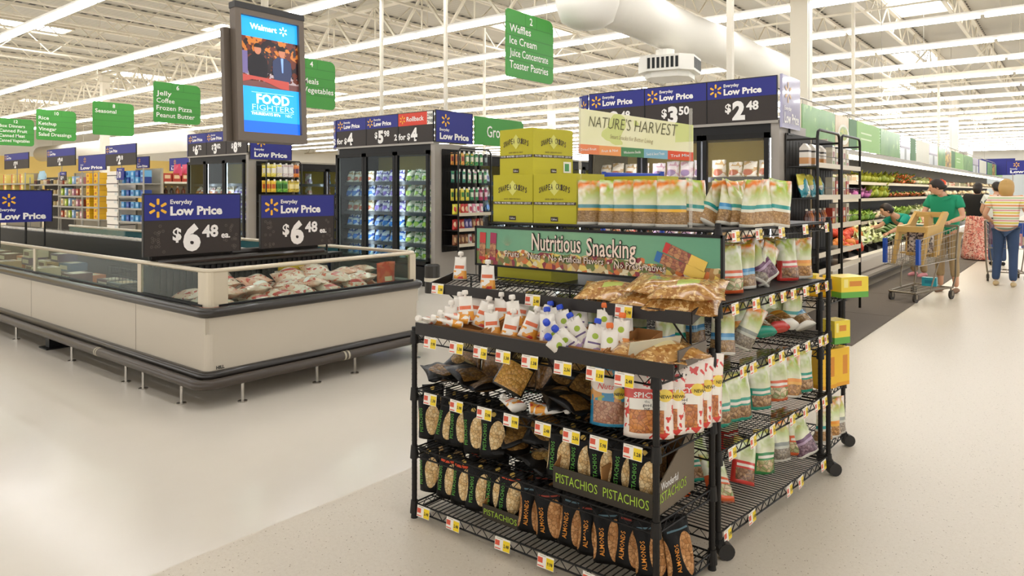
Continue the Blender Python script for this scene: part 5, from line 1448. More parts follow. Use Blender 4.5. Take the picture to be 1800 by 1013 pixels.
# green banners above the case
def banner(px0, px1, label, m, drop=0.0, top=2.80, x=-3.20, extra=None):
    y0, y1 = Yat(px0, x), Yat(px1, x)
    r = thing('produce_banner', label, 'banner', (x, y0, 2.262 - drop), PI / 2)
    w = y1 - y0; h = top - 2.262 + drop
    MB().box(0.005, w - .005, 0, .012, 0, h).build('panel', m, r)
    MB().cyl((.05, .006, h), (.05, .006, h + .06), .006, n=4).cyl((w - .05, .006, h), (w - .05, .006, h + .06), .006, n=4).build('hanger', GREYM, r)
    if extra == 'lines':
        for k in range(2): MB().box(w * .15, w * .6, -.002, 0, h * (.60 - .2 * k), h * (.65 - .2 * k)).build('print_line', mat('pale_green_print', 'd3e3b8', .5), r)
    if extra == 'dish':
        b = MB(); b.add([(w * .6 + w * .42 * math.cos(t * PI / 10), -.002, h * .42 + h * .33 * math.sin(t * PI / 10)) for t in range(20)], [tuple(range(20))]); b.build('printed_bowl', mat('printed_bowl', 'e9e8d8', .5), r)
        b = MB(); b.add([(w * .6 + w * .3 * math.cos(t * PI / 10), -.003, h * .45 + h * .22 * math.sin(t * PI / 10)) for t in range(20)], [tuple(range(20))]); b.build('printed_salad', print_mat('printed_salad', ('blot', 'b5b53a', '7f9a3f', 16), [], .5), r)
    return r
GA = print_mat('banner_leaf_green', ('fade', '7fb356', '3f7d34', 2), [('blot', .3, 1, '93bf6a', 5, .62)], .5); GB = mat('banner_dark_green', '3c7433', .5); GC = mat('banner_pale_green', '8fbd68', .5)
PIC = print_mat('banner_picture', ('fade', 'd9c7a0', 'b59668', 4), [], .5); PALEB = mat('banner_pale', 'd8d6c4', .45); LIL = print_mat('banner_lilac_print', 'c9bfcc', [('z', 0, .58, 'dfe3e4'), ('rect', .4, .6, .05, .55, '7f8580'), ('z', .55, .62, '8d8794')], .4)
YEL = print_mat('banner_yellow_picture', ('blot', 'd9b04a', '7f6a34', 6), [], .5)
seq = [(1410, 1468, GA, 0, None, 'leaf green'), (1468.5, 1492, PIC, .0, 'dish', 'salad bowl picture'), (1492.5, 1506, GB, 0, None, 'dark green'), (1506.5, 1547, GC, 0, 'lines', 'pale green lettered'), (1548, 1582, GA, 0, None, 'leaf green'),
       (1583, 1600, LIL, .12, None, 'low-hanging lilac'), (1601, 1610, GB, 0, None, 'dark green'), (1611, 1633, PALEB, 0, None, 'cream'), (1634, 1648, LIL, .12, None, 'low-hanging lilac'), (1650, 1662, GA, 0, None, 'leaf green'),
       (1663, 1672, YEL, 0, None, 'yellow picture'), (1673, 1679, GB, 0, None, 'dark green'), (1679.5, 1693, GC, 0, 'lines', 'pale green lettered'), (1694, 1710, GA, 0, None, 'leaf green'), (1711, 1720, LIL, .12, None, 'low-hanging lilac'),
       (1722, 1734, PALEB, 0, None, 'cream'), (1736, 1744, GA, 0, None, 'leaf green'), (1745, 1749, YEL, 0, None, 'yellow picture'), (1750, 1762, GC, 0, None, 'pale green')]
for k, (a, c, m, dr, ex, nm) in enumerate(seq):
    banner(a, c, '%s banner above the produce case, %s in the row from the wire baskets' % (nm, ORD[k]), m, dr, extra=ex)
rl = MB().cyl((0, 0, 0), (0, 30, 0), .012, n=6); o = rl.build('banner_cable_rail', GREYM); o.location = (-3.20, Yat(1400, -3.2), 2.875); tag(o, 'thin grey rail carrying the green banners over the produce case', 'rail')
for k in range(6):
    y = Yat(1400, -3.2) + .6 + 5.0 * k
    tag(MB().cyl((0, 0, 0), (0, 0, 6.2 - 2.885), .005, n=4).build('rail_wire', GREYM), 'thin ceiling wire holding the banner rail, %s from the wire baskets' % ORD[k], 'wire').location = (-3.20, y, 2.885)

# ---------------------------------------------------------------- produce, piece by piece
rd = random.Random(61)
def leafy(seed, r, c1, c2):
    rr = random.Random(seed); b = MB()
    b.ball((0, 0, r * .8), r, r, r * .8, 10, 7, 0, .25, rr)
    for k in range(9):
        a = rr.uniform(0, 6.28); t = rr.uniform(.5, 1.2)
        p = (r * .9 * math.cos(a), r * .9 * math.sin(a), r * (.9 + .3 * t)); d = (r * 1.5 * math.cos(a), r * 1.5 * math.sin(a), r * (.9 + t))
        e = (-math.sin(a) * r * .5, math.cos(a) * r * .5, 0)
        b.add([(p[0] * .4, p[1] * .4, p[2]), (p[0] + e[0], p[1] + e[1], p[2]), d, (p[0] - e[0], p[1] - e[1], p[2])], [(0, 1, 2, 3)], 1)
    return b.mesh('leafy', [mat('veg_' + c1, c1, .55), mat('veg_' + c2, c2, .55)], True)
LET = [leafy(1, .10, '7fa53f', 'a9c45f'), leafy(2, .09, '5f8f35', '8fb548')]; KALE = [leafy(3, .10, '9fa52f', 'c4c23f'), leafy(4, .11, '8a9a2a', 'b9bd45')]
CAB = [leafy(5, .095, 'c9d08f', 'dfe2b0'), leafy(6, .09, 'e0dfc4', 'b7c67a')]; PINKF = [leafy(7, .09, 'c46fae', 'd99ac9')]
def carrots(seed):
    rr = random.Random(seed); b = MB()
    for k in range(8):
        y = -.09 + .024 * k; z = .03 + rr.uniform(0, .06)
        b.cyl((-.12, y, z), (.12, y + rr.uniform(-.02, .02), z + rr.uniform(-.01, .02)), .017, .005, 7)
        b.cyl((-.12, y, z), (-.18, y + rr.uniform(-.03, .03), z + .03), .007, .012, 4, m=1)
    return b.mesh('carrot_bunch', [mat('carrot_orange', 'e2702a', .45), mat('carrot_top', '5f8a35', .6)])
CAR = [carrots(1), carrots(2)]
def packs(seed, c1, c2):
    b = MB(); b.box(-.09, .09, -.07, .07, 0, .10).box(-.075, .075, -.071, -.07, .02, .08, 1).box(.09, .091, -.05, .05, .02, .08, 1).box(-.07, .07, -.05, .05, .10, .112, 1)
    return b.mesh('produce_tray', [mat('tray_' + c1, c1, .4), mat('tray_' + c2, c2, .4)])
TR = [packs(1, 'efe6d6', 'd9b98f'), packs(2, 'e6d9c4', 'c4704f'), packs(3, 'd9cfb4', '8f9f4a')]
def roots(seed, c):
    rr = random.Random(seed); b = MB()
    for k in range(7): b.ball((rr.uniform(-.08, .08), rr.uniform(-.08, .08), .04 + rr.uniform(0, .05)), .045, .045, .04, 8, 6)
    return b.mesh('root_cluster', mat('root_' + c, c, .5), True)
PEP = [roots(1, 'd8492a'), roots(2, 'e08a3a')]; MUSH = [roots(3, 'e3d6bd'), roots(4, 'd9c29a')]
CUKE = []
for k, c in enumerate(('4f7a34', '7f9f4f')):
    b = MB(); b.tube([(-.14, 0, .03), (-.10, 0, .032), (.10, .005, .034), (.15, .01, .03)], [.012, .026, .028, .010], 8); CUKE.append(b.mesh('cucumber', mat('cuke_' + c, c, .4), True))
def line(name, cat, meshes, x, z, y0, y1, step, word, where, grow=1.02, dx=.04, tilt=0.0, sc=1.0):
    y = y0
    while y < y1:
        o = ob(name, rd.choice(meshes), loc=(x + rd.uniform(-dx, dx), y + rd.uniform(-.03, .03), z + rd.uniform(0, .01)))
        o.rotation_euler = (rd.uniform(-.15, .15), tilt, rd.uniform(0, 6.28) if name not in ('produce_tray', 'carrot_bunch') else PI / 2 + rd.uniform(-.2, .2))
        if tilt: o.rotation_mode = 'ZYX'
        o.scale = (sc * rd.uniform(.9, 1.15),) * 3
        tag(o, '%s on %s of the produce case' % (word, where), cat, '%s, %s' % (name.replace('_', ' '), where))
        y += step; step *= grow
T0 = lambda x: .565 + (-2.64 - x) * .556
yp = lambda px: Yat(px, -3.28)
def pxl(name, cat, meshes, x, z, p0, p1, step, word, where, **k): line(name, cat, meshes, x, z, Yat(p0, x), Yat(p1, x), step, word, where, **k)
for x in (-2.78, -2.98):
    pxl('orange_pepper', 'pepper', PEP, x, T0(x), 1466, 1500, .2, 'cluster of orange peppers', 'the lowest bin', tilt=.5, sc=1.2)
    pxl('cabbage_head', 'cabbage', CAB, x, T0(x), 1502, 1540, .32, 'pale cabbage head', 'the lowest bin', tilt=.5)
    pxl('cucumber', 'cucumber', CUKE, x, T0(x), 1542, 1580, .22, 'green cucumber', 'the lowest bin', tilt=.5)
    pxl('lettuce_head', 'lettuce', LET, x, T0(x), 1582, 1690, .36, 'green lettuce head', 'the lowest bin', tilt=.5)
for (x, z) in ((-3.10, .972), (-3.34, .980)):
    pxl('cabbage_head', 'cabbage', CAB, x, z, 1464, 1488, .27, 'pale cabbage head', 'the second tier', sc=.95)
    pxl('lettuce_head', 'lettuce', LET, x, z, 1489, 1530, .25, 'green lettuce head', 'the second tier', sc=.95)
    pxl('mushroom_cluster', 'mushroom', MUSH, x, z, 1532, 1560, .24, 'cluster of pale mushrooms', 'the second tier')
    pxl('lettuce_head', 'lettuce', LET, x, z, 1562, 1600, .28, 'green lettuce head', 'the second tier, far stretch', sc=.95)
    pxl('cabbage_head', 'cabbage', CAB, x, z, 1602, 1700, .36, 'pale cabbage head', 'the second tier, far stretch', sc=.95)
pxl('produce_tray', 'produce tray', TR[:2], -3.30, 1.372, 1463, 1494, .23, 'wrapped produce tray', 'the third tier')
pxl('pink_flower_bunch', 'flowers', PINKF, -3.30, 1.372, 1498, 1524, .27, 'bunch of pink flowers', 'the third tier')
for dz in (0, .14): pxl('kale_bunch', 'kale', KALE, -3.32, 1.372 + dz, 1527, 1556, .33, 'yellow-green kale bunch', 'the third tier' if not dz else 'top of the third tier kale', sc=1.05, dx=.02)
pxl('carrot_bunch', 'carrots', [carrots(5)], -3.33, 1.372, 1560, 1622, .23, 'bunch of carrots', 'the third tier', dx=.02)
pxl('mushroom_cluster', 'mushroom', MUSH, -3.30, 1.372, 1624, 1735, .32, 'cluster of pale mushrooms', 'the third tier', sc=1.3)
pxl('produce_tray', 'produce tray', TR, -3.36, 1.682, 1462, 1502, .23, 'wrapped produce tray', 'the top tier')
pxl('kale_bunch', 'kale', KALE, -3.38, 1.682, 1505, 1566, .33, 'yellow-green kale bunch', 'the top tier', sc=1.05, dx=.02)
for dz in (0, .11): pxl('carrot_bunch', 'carrots', CAR, -3.38, 1.682 + dz, 1568, 1604, .30, 'bunch of bright orange carrots', 'the top tier' if not dz else 'top of the carrot heap', sc=1.15, dx=.02)
pxl('cabbage_head', 'cabbage', CAB, -3.38, 1.682, 1606, 1626, .28, 'pale cabbage head', 'the top tier')
pxl('orange_pepper', 'pepper', PEP, -3.38, 1.682, 1628, 1648, .25, 'cluster of orange peppers', 'the top tier', sc=1.4)
pxl('produce_tray', 'produce tray', TR, -3.38, 1.682, 1650, 1700, .3, 'wrapped produce tray', 'the top tier, far stretch')
pxl('mushroom_cluster', 'mushroom', MUSH, -3.38, 1.682, 1701, 1745, .4, 'cluster of pale mushrooms', 'the top tier, far stretch', sc=1.4)
for k in range(14):
    o = tag(MB().box(-3.14, -2.66, 0, .012, 0, .10).mesh('x', BLACK) and ob('bin_divider', MB().prism([(-2.66, .505), (-3.16, .783), (-3.16, .89), (-2.66, .61)], 'y', 0, .012).mesh('bin_divider', BLACK)), 'black divider panel standing in the lowest bin, %s from the wire baskets' % ORD[k], 'divider')
    o.location = (0, 11.2 + .62 * k, 0)

# ================================================================== WIRE BASKET RACKS ON THE FREEZER SIDE
TB = mat('black_tube', '191715', .35, .2)
def basket_rack(label, x, y0, y1, H, depth=.34):
    r = thing('side_basket_rack', label, 'rack', (x, y0, 0), PI / 2); w = y1 - y0
    def U(d): return [(0, d, .01), (0, d, H - .08), (.02, d, H - .025), (.08, d, H), (w - .08, d, H), (w - .02, d, H - .025), (w, d, H - .08), (w, d, .01)]
    MB().tube(U(-depth), .016, n=8).build('front_tube', TB, r, smooth=True)
    MB().tube([(0, -.02, H - .1), (0, -depth, H - .1)], .012, n=6).build('side_tube', TB, r); MB().tube([(w, -.02, H - .1), (w, -depth, H - .1)], .012, n=6).build('side_tube', TB, r)
    b = MB()
    for i in range(1, 8): b.cyl((w * i / 8, -.015, .5), (w * i / 8, -.015, H - .1), .004, n=4)
    b.box(0, w, -.014, -.004, .5, H - .02)
    b.build('back_mesh', mat('dark_back_mesh', '2b2927', .6), r)
    for h in (.62, .80, 1.10, 1.43, 1.78):
        MB().box(0, w, -depth, -.02, h - .012, h).box(0, w, -depth - .012, -depth, h - .02, h + .035, 1).build('shelf', [TB, mat('tag_strip', 'cfc4ae', .4)], r)
        if h > 1: MB().tube([(0, -depth, h + .11), (w, -depth, h + .11)], .004, n=4).build('guard_wire', TB, r)
    return r
BK = basket_rack('black tube basket rack on the side of freezer by the faded panel', -2.545, 7.97, 8.86, 2.17)
BK2 = basket_rack('black tube basket rack next to the produce case', -2.545, 8.95, 9.84, 2.17)
CTM = print_mat('white_orange_carton', 'efe7da', [('z', .1, .38, 'd99a5a'), ('z', .62, .70, '3f3a36')], .4); TEALB = print_mat('teal_bag', ('blot', '1f8a97', 'e3d65a', 9), [('blot', 0, .5, 'e9e3d0', 10, .5)], .3, .4)
def milk():
    b = MB(); b.box(-.05, .05, -.05, .05, 0, .2); b.prism([(-.05, .2), (.05, .2), (.008, .25), (-.008, .25)], 'x', -.05, .05); return b.mesh('carton', CTM)
MK = milk()
for k in range(4):
    tag(ob('drink_carton', MK, loc=(-2.38 + .02 * (k % 2), 8.14 + .17 * k, 1.783), rz=PI / 2), 'white and orange drink carton on the top basket shelf by the faded panel, %s along' % ORD[k], 'carton')
tb_ = pouch_mesh('teal_snack_bag', .2, .27, .09, TEALB, 3, 'pillow', 8, 8, 1.5)
for k in range(5):
    tag(ob('teal_snack_bag', tb_, loc=(-2.36 - .05 * (k % 2), 8.10 + .16 * k, 1.436)), 'teal and yellow snack bag on second basket shelf by the faded panel, %s along' % ORD[k], 'snack bag').rotation_euler = (-.25, 0, PI / 2 + .1 * (k - 2))
BOT = [MB().lathe((0, 0, 0), [(.03, 0), (.032, .02), (.032, .12), (.014, .16), (.013, .19)], 10).lathe((0, 0, 0), [(.0145, .185), (.0145, .205), (.004, .207)], 10, 1).mesh('bottle', [mat('sauce_' + c, c, .2, coat=.4), mat('cap_' + d, d, .4)]) for c, d in (('4a2316', 'd9d0bd'), ('8a4a22', '2a2522'), ('c06a2a', 'e6dcc8'))]
for k in range(9):
    tag(ob('sauce_bottle', BOT[k % 3], loc=(-2.34, 8.05 + .085 * k, 1.103)), 'small sauce bottle on third basket shelf by the faded panel, %s along' % ORD[k], 'bottle')
BXS = [print_mat('basket_box_%d' % k, a, [('rect', .15, .85, .5, .8, c), ('rect', .2, .8, .1, .35, e)], .4) for k, (a, c, e) in enumerate((('e6dcc4', '8f3f2a', '7f9a3f'), ('d9d2c0', 'b9a65a', 'b0543a'), ('c9482f', 'efe3d0', 'e0b04a')))]
for lev, (h, nm) in enumerate(((1.78, 'top'), (1.43, 'second'), (1.10, 'third'))):
    for k in range(5):
        o = ob('snack_box', MB().box(-.06, .06, -.04, .04, 0, (.25, .24, .2)[(k + lev) % 3]).mesh('snack_box', BXS[(k + lev) % 3]), loc=(-2.36, 9.06 + .165 * k, h + .003), rz=PI / 2)
        tag(o, 'small snack box on %s shelf of the basket rack next to produce, %s along' % (nm, ORD[k]), 'box')

# ================================================================== SHOPPING CARTS
CHR = mat('cart_chrome', 'a9a296', .28, .85); CHRD = mat('cart_frame_bronze', '857b6b', .35, .7); CBLUE = mat('cart_blue_plastic', '2350b0', .4); TANP = mat('tan_seat_plastic', 'c9a45f', .5)
def cart(label, x, y, rz, seat=False):
    """front of the cart towards local -y, handle at +y"""
    r = thing('shopping_cart', label, 'shopping cart', (x, y, 0), rz)
    yf, yr = -.48, .42; wf, wr = .22, .29
    def wd(t): return wf + (wr - wf) * t
    b = MB()
    for j in range(6):
        t = j / 5; zf, zr = .50 + (.84 - .50) * t, .56 + (1.0 - .56) * t
        b.tube([(-wr, yr, zr), (-wf, yf, zf), (wf, yf, zf), (wr, yr, zr)], .006 if j in (0, 5) else .0032, n=5, closed=(j in (0, 5)))
    for i in range(13):
        t = i / 12; yy = yf + (yr - yf) * t
        for sx in (-1, 1): b.cyl((sx * wd(t), yy, .50 + .06 * t), (sx * wd(t), yy, .84 + .16 * t), .003, n=4)
        b.cyl((-wd(t), yy, .50 + .06 * t), (wd(t), yy, .50 + .06 * t), .003, n=4)
    for i in range(9):
        xx = -1 + i / 4
        b.cyl((xx * wf, yf, .50), (xx * wf, yf, .84), .003, n=4); b.cyl((xx * wf, yf, .50), (xx * wr, yr, .56), .003, n=4); b.cyl((xx * wr, yr, .56), (xx * wr, yr, .98), .003, n=4)
    b.build('basket', CHR, r)
    f = MB()
    for sx in (-1, 1):
        f.tube([(sx * .17, -.46, .13), (sx * .20, -.1, .15), (sx * .26, .40, .16), (sx * .27, .46, .30), (sx * .285, .44, .60), (sx * .29, .50, 1.02)], .013, n=7)
        f.tube([(sx * .20, -.10, .15), (sx * .23, -.02, .40), (sx * .24, .05, .53)], .010, n=6)
    f.tube([(-.17, -.46, .13), (.17, -.46, .13)], .013, n=7); f.tube([(-.26, .40, .16), (.26, .40, .16)], .010, n=6)
    for k in range(5): f.cyl((-.14 + .07 * k, -.44, .14), (-.2 + .1 * k, .38, .165), .005, n=5)
    f.build('frame', CHRD, r)
    h = MB().tube([(-.29, .50, 1.02), (.29, .50, 1.02)], .014, n=8); h.build('handle', CHR, r)
    for k, (sx, yy, rr) in enumerate(((-1, -.43, .16), (1, -.43, .16), (-1, .36, .255), (1, .36, .255))):
        c = MB(); c.cyl((sx * rr, yy, .09), (sx * rr, yy, .15), .012, n=8); c.box(sx * rr - .022, sx * rr - .016, yy - .02, yy + .03, .05, .11); c.box(sx * rr + .016, sx * rr + .022, yy - .02, yy + .03, .05, .11)
        co = c.build('caster', CHRD, r)
        MB().cyl((sx * rr - .014, yy + .012, .062), (sx * rr + .014, yy + .012, .062), .062, n=18).build('wheel', mat('cart_rubber', '3a342e', .6), co)
    for sx in (-1, 1):
        MB().box(sx * wf - .022, sx * wf + .022, yf - .02, yf + .03, .52, .86).build('corner_bumper', CBLUE, r)
    if seat:
        s = MB()                                     # tan twin child seat standing in the basket
        for sx in (-1, 1): s.prism([(-.44, .50), (-.34, .50), (-.18, 1.02), (.10, 1.04), (.30, 1.22), (.36, 1.22), (.40, 1.19), (.26, 1.02), (.12, .62), (.02, .62), (.10, .92), (-.12, .90), (-.30, .50)][::-1], 'x', sx * .19 - .022, sx * .19 + .022)
        s.box(-.19, .19, -.22, -.14, .94, 1.02); s.box(-.19, .19, .28, .38, 1.14, 1.21); s.box(-.19, .19, .02, .10, .60, .66); s.box(-.16, .16, -.20, .10, .64, .66); s.box(-.03, .03, .2, .34, .9, 1.18)
        s.build('child_seat', TANP, r)
    else:
        MB().box(-.24, .24, .16, .19, .75, .98).build('seat_back', CBLUE, r)
    return r
cart('shopping cart with a tan twin child seat in front of the green-shirted man', -1.76, 11.24, math.radians(-17), True)
tag(MB().box(-.09, .09, -.06, .06, 0, .12).build('turquoise_pack', print_mat('turquoise_pack', '2aa5b5', [('rect', .2, .8, .3, .7, '1a7f95')], .4)), 'turquoise pack on the bottom rack of the tan-seat cart', 'pack').location = (-1.66, 11.45, .172)
rs = ob('plaid_bag', pouch_mesh('plaid_bag', .32, .3, .16, print_mat('plaid_bag', ('blot', '5f4a4a', 'b8a79a', 18), [('blot', 0, 1, '2f2a2e', 30, .56)], .5), 7, 'stand', crumple=2), loc=(-1.74, 11.18, .66), rz=.2); tag(rs, 'dark patterned cloth bag sitting in the tan-seat cart', 'bag')
cart('shopping cart pushed by the woman in a striped top', -.98, 14.62, PI + .05, False)
pb = ob('purple_bag', pouch_mesh('purple_bag', .26, .4, .14, print_mat('purple_bag', ('blot', '6d4f6a', '8f6f86', 9), [], .5), 8, 'stand', crumple=2.5), loc=(-1.12, 14.32, .62), rz=.9); tag(pb, 'purple bag hanging in the cart of the striped-top woman', 'bag')
for k, c in enumerate((('d9a0a8', 'efe0dc'), ('e6dcc4', '7f9a3f'), ('c4d0d8', '5f7f9a'))):
    tag(ob('grocery_box', packet('grocery_box', .2, .14, .2, mat('groc_' + c[0], c[0], .5), mat('groc_' + c[1], c[1], .5)), loc=(-.86 + .02 * k, 14.45 + .23 * k, .60), rz=.1), 'grocery box in the cart of the striped-top woman, %s from its handle' % ORD[k], 'box')
# blue stock trolley standing behind the racks
st = thing('stock_trolley', 'stock trolley with a tall blue handle behind the harvest bags', 'trolley', tuple(P(1112, 400, 5.65).xy) + (0,), math.radians(36))
MB().tube([(-.235, 0, .16), (-.235, 0, 1.62), (-.225, 0, 1.635), (.225, 0, 1.625), (.235, 0, 1.61), (.235, 0, .16)], .02, n=8).build('handle_frame', mat('trolley_blue', '2244a5', .4), st, smooth=True)
for sx in (-.23, .23): MB().box(sx - .015, sx + .015, -.03, .03, 1.60, 1.66).build('grip_block', mat('trolley_blue', '2244a5', .4), st)
MB().box(-.26, .26, 0, .9, .14, .17).build('deck', GREYM, st)
for sx in (-1, 1):
    for y in (.1, .8): MB().cyl((sx * .2 - .02, y, .07), (sx * .2 + .02, y, .07), .07, n=14).build('wheel', BLACK, st)
# far navy sign
fs = thing('low_price_sign', 'far navy everyday low price sign above the end of the produce aisle', 'price sign', (-2.35, 35.0, 2.2), 0)
lp_board(fs, 0, 0, 1.3, .55, None); MB().cyl((.2, .03, -2.2), (.2, .03, .02), .02, n=8).cyl((1.1, .03, -2.2), (1.1, .03, .02), .02, n=8).build('stand', GREYM, fs)
fs = thing('navy_panel', 'plain navy panel beyond the last produce banners', 'sign', (-4.35, 41.5, 2.3), 0)
MB().box(0, 1.9, 0, .02, 0, .8).build('board', NAVY, fs); MB().cyl((.2, .03, -2.3), (.2, .03, .02), .02, n=8).build('stand', GREYM, fs)

# ================================================================== PEOPLE
def skin_mesh(name, pts, edges, root, sub=2, m=None):
    """one continuous surface grown round a skeleton of points with radii"""
    me = bpy.data.meshes.new(name)
    me.from_pydata([p[0] for p in pts], edges, [])
    o = bpy.data.objects.new(name, me); C.objects.link(o)
    o.modifiers.new('Skin', 'SKIN').use_smooth_shade = True
    sk = me.skin_vertices[0].data
    for i, p in enumerate(pts):
        r = p[1]; sk[i].radius = (r, r) if not isinstance(r, tuple) else r
    sk[root].use_root = True
    s = o.modifiers.new('Sub', 'SUBSURF'); s.levels = sub; s.render_levels = sub
    dg = bpy.context.evaluated_depsgraph_get()
    out = bpy.data.meshes.new_from_object(o.evaluated_get(dg))
    bpy.data.objects.remove(o); bpy.data.meshes.remove(me)
    out.name = name
    if m is not None: out.materials.clear(); out.materials.append(m)
    out.polygons.foreach_set('use_smooth', [True] * len(out.polygons))
    return out
SKIN = mat('skin_tone', 'd6a384', .5)
def V(*a): return Vector(a)
def arm_chain(sh, el, wr, r0=.048):
    return [(sh, r0), (sh.lerp(el, .5), r0 * .9), (el, r0 * .78), (el.lerp(wr, .4), r0 * .80), (wr, r0 * .52)]
def hand_parts(wr, d, up, s):
    """palm and five fingers as chains; d = pointing direction, up = back of the hand, s = side the thumb leaves on"""
    d = d.normalized(); t = d.cross(up).normalized() * s
    palm = wr + d * .05
    ch = [[(wr, .024), (wr + d * .03, .028), (wr + d * .085, .026)]]
    for k, (o, L) in enumerate(((.024, .066), (.009, .074), (-.007, .070), (-.021, .054))):
        b = wr + d * .088 + t * o; ch.append([(b, .0095), (b + d * L * .5 - up * .008, .0088), (b + d * L * .85 - up * .026, .0075)])
    b = wr + d * .035 + t * .022; ch.append([(b, .011), (b + d * .03 + t * .03, .010), (b + d * .055 + t * .036 - up * .01, .008)])
    return ch
def person(label, x, y, rz, J, skin=SKIN, shirt=None, legs=None, shoes=None, hair=None, sleeve=.55, skirt=None, bare_shin=0, face=True):
    """J: joints in the person's own frame (facing -y): hip, chest, neck, head, shoulders, elbows, wrists, knees, ankles"""
    r = thing('person', label, 'person', (x, y, 0), rz)
    pts, ed = [], []
    def chain(lst, start=None):
        prev = start
        for p in lst:
            pts.append(p); i = len(pts) - 1
            if prev is not None: ed.append((prev, i))
            prev = i
        return prev
    hip, chest, neck, head = J['hip'], J['chest'], J['neck'], J['head']
    pts.append((hip, (.15, .115))); root = 0
    c1 = chain([(hip.lerp(chest, .45), (.135, .10)), (chest, (.155, .11))], 0)
    nk = chain([(chest.lerp(neck, .75), (.10, .075)), (neck, .052), (neck.lerp(head, .4), .055)], c1)
    for s in ('L', 'R'):
        e = chain(arm_chain(J['sh' + s], J['el' + s], J['wr' + s]), c1)
        k, a = J['kn' + s], J['an' + s]
        hj = hip + V(.09 if s == 'L' else -.09, 0, -.06)
        chain([(hj, .088), (hj.lerp(k, .5), .075), (k, .056), (k.lerp(a, .35), .056), (a, .036)], 0)
    ob('body', skin_mesh('body', pts, ed, 0, 2, skin), r)
    # head with face
    hd = J.get('look', V(0, -1, 0)).normalized(); side = hd.cross(V(0, 0, 1)).normalized(); upv = side.cross(hd)
    b = MB(); b.ball((0, 0, 0), .074, .092, .112, 16, 12)
    b.v = [(v[0] * (1 - .22 * max(0, -v[2] / .11)), v[1] * (1 - .1 * max(0, -v[2] / .11)), v[2]) for v in b.v]
    b.tube([(0, -.088, .015), (0, -.108, -.018), (0, -.088, -.028)], [.008, .014, .008], 6)
    for sx in (-1, 1): b.ball((sx * .076, .005, -.005), .008, .018, .028, 6, 5)
    M = Matrix((( side.x, -hd.x, upv.x, head.x), (side.y, -hd.y, upv.y, head.y), (side.z, -hd.z, upv.z, head.z), (0, 0, 0, 1)))
    h = b.build('head', skin, r, True); h.matrix_local = M
    f = MB()
    for sx in (-1, 1): f.ball((sx * .03, -.081, .018), .010, .006, .006, 6, 4)
    f.build('eye', mat('dark_eye', '1c1512', .3), h); MB().ball((0, -.082, -.052), .022, .006, .006, 8, 4).build('mouth', mat('lip_tone', 'a85f52', .5), h)
    if hair:
        hm, L, w = hair
        b = MB(); g = 1.22 if w > 2 else 1.0; b.ball((0, .012, .018), .088 * g, .103 * g, .112 * (1 + (g - 1) / 2), 18, 12, 0, .05, random.Random(4))
        b.v = [(vx * (1 + w * max(0, -vz)), vy + (.03 if vz < 0 else 0) * 1, vz if vz > -.02 else -.02 + (vz + .02) * L) for vx, vy, vz in b.v]
        b.v = [(vx, max(vy, -.055) if vz < .055 else vy, vz) for vx, vy, vz in b.v]
        hr = b.build('hair', hm, h, True)
    for s, sg in (('L', 1), ('R', -1)):
        d = (J['wr' + s] - J['el' + s]); up = V(0, 0, 1) if abs(d.normalized().z) < .8 else V(0, -1, 0)
        up = (up - d.normalized() * up.dot(d.normalized())).normalized()
        hp = MB()
        for c in hand_parts(J['wr' + s], d, up, -sg):
            hp.tube([p for p, q in c], [q for p, q in c], 7)
        hp.build('hand', skin, r, True)
    # clothes: shells a little larger than the body
    if shirt:
        m, ease = shirt
        p2, e2 = [], []
        pts, ed = p2, e2
        pts.append((hip + (hip - chest) * .34, (.162 + ease, .126 + ease)))
        c1 = None
        def ch2(lst, start):
            prev = start
            for p in lst:
                p2.append(p); e2.append((prev, len(p2) - 1)); prev = len(p2) - 1
            return prev
        c1 = ch2([(hip.lerp(chest, .45), (.150 + ease, .115 + ease)), (chest, (.168 + ease, .122 + ease))], 0)
        ch2([(chest.lerp(neck, .72), (.11, .085))], c1)
        for s in ('L', 'R'):
            ch2([(J['sh' + s], .066 + ease * .6), (J['sh' + s].lerp(J['el' + s], sleeve * .6), .060 + ease * .5), (J['sh' + s].lerp(J['el' + s], sleeve), .060 + ease * .6)], c1)
        ob('shirt', skin_mesh('shirt', p2, e2, 0, 2, m), r)
    if legs:
        m = legs
        p2 = [(hip + (chest - hip) * .08, (.165, .125))]; e2 = []
        for s in ('L', 'R'):
            k, a = J['kn' + s], J['an' + s]; hj = hip + V(.09 if s == 'L' else -.09, 0, -.07); prev = 0
            end = k.lerp(a, 1 - bare_shin)
            for p in ((hj, .103), (hj.lerp(k, .5), .090), (k, .070), (k.lerp(end, .5), .066), (end, .058)):
                p2.append(p); e2.append((prev, len(p2) - 1)); prev = len(p2) - 1
        ob('trousers', skin_mesh('trousers', p2, e2, 0, 2, m), r)
    if skirt:
        b = MB(); n = 28; z0, z1 = skirt[1], hip.z + .05; vs = []
        for j in range(9):
            t = j / 8; R = .17 + .09 * (1 - t) ** .8
            vs += [(hip.x + R * (1 + .10 * math.sin(7 * q * 2 * PI / n) * (1 - t)) * math.cos(q * 2 * PI / n) * 1.1, hip.y + R * (1 + .10 * math.sin(7 * q * 2 * PI / n) * (1 - t)) * math.sin(q * 2 * PI / n) * .9, z0 + (z1 - z0) * t) for q in range(n)]
        b.add(vs, [(j * n + q, j * n + (q + 1) % n, (j + 1) * n + (q + 1) % n, (j + 1) * n + q) for j in range(8) for q in range(n)] + [tuple(range(n))[::-1], tuple(range(8 * n, 9 * n))])
        b.build('skirt', skirt[0], r, True)
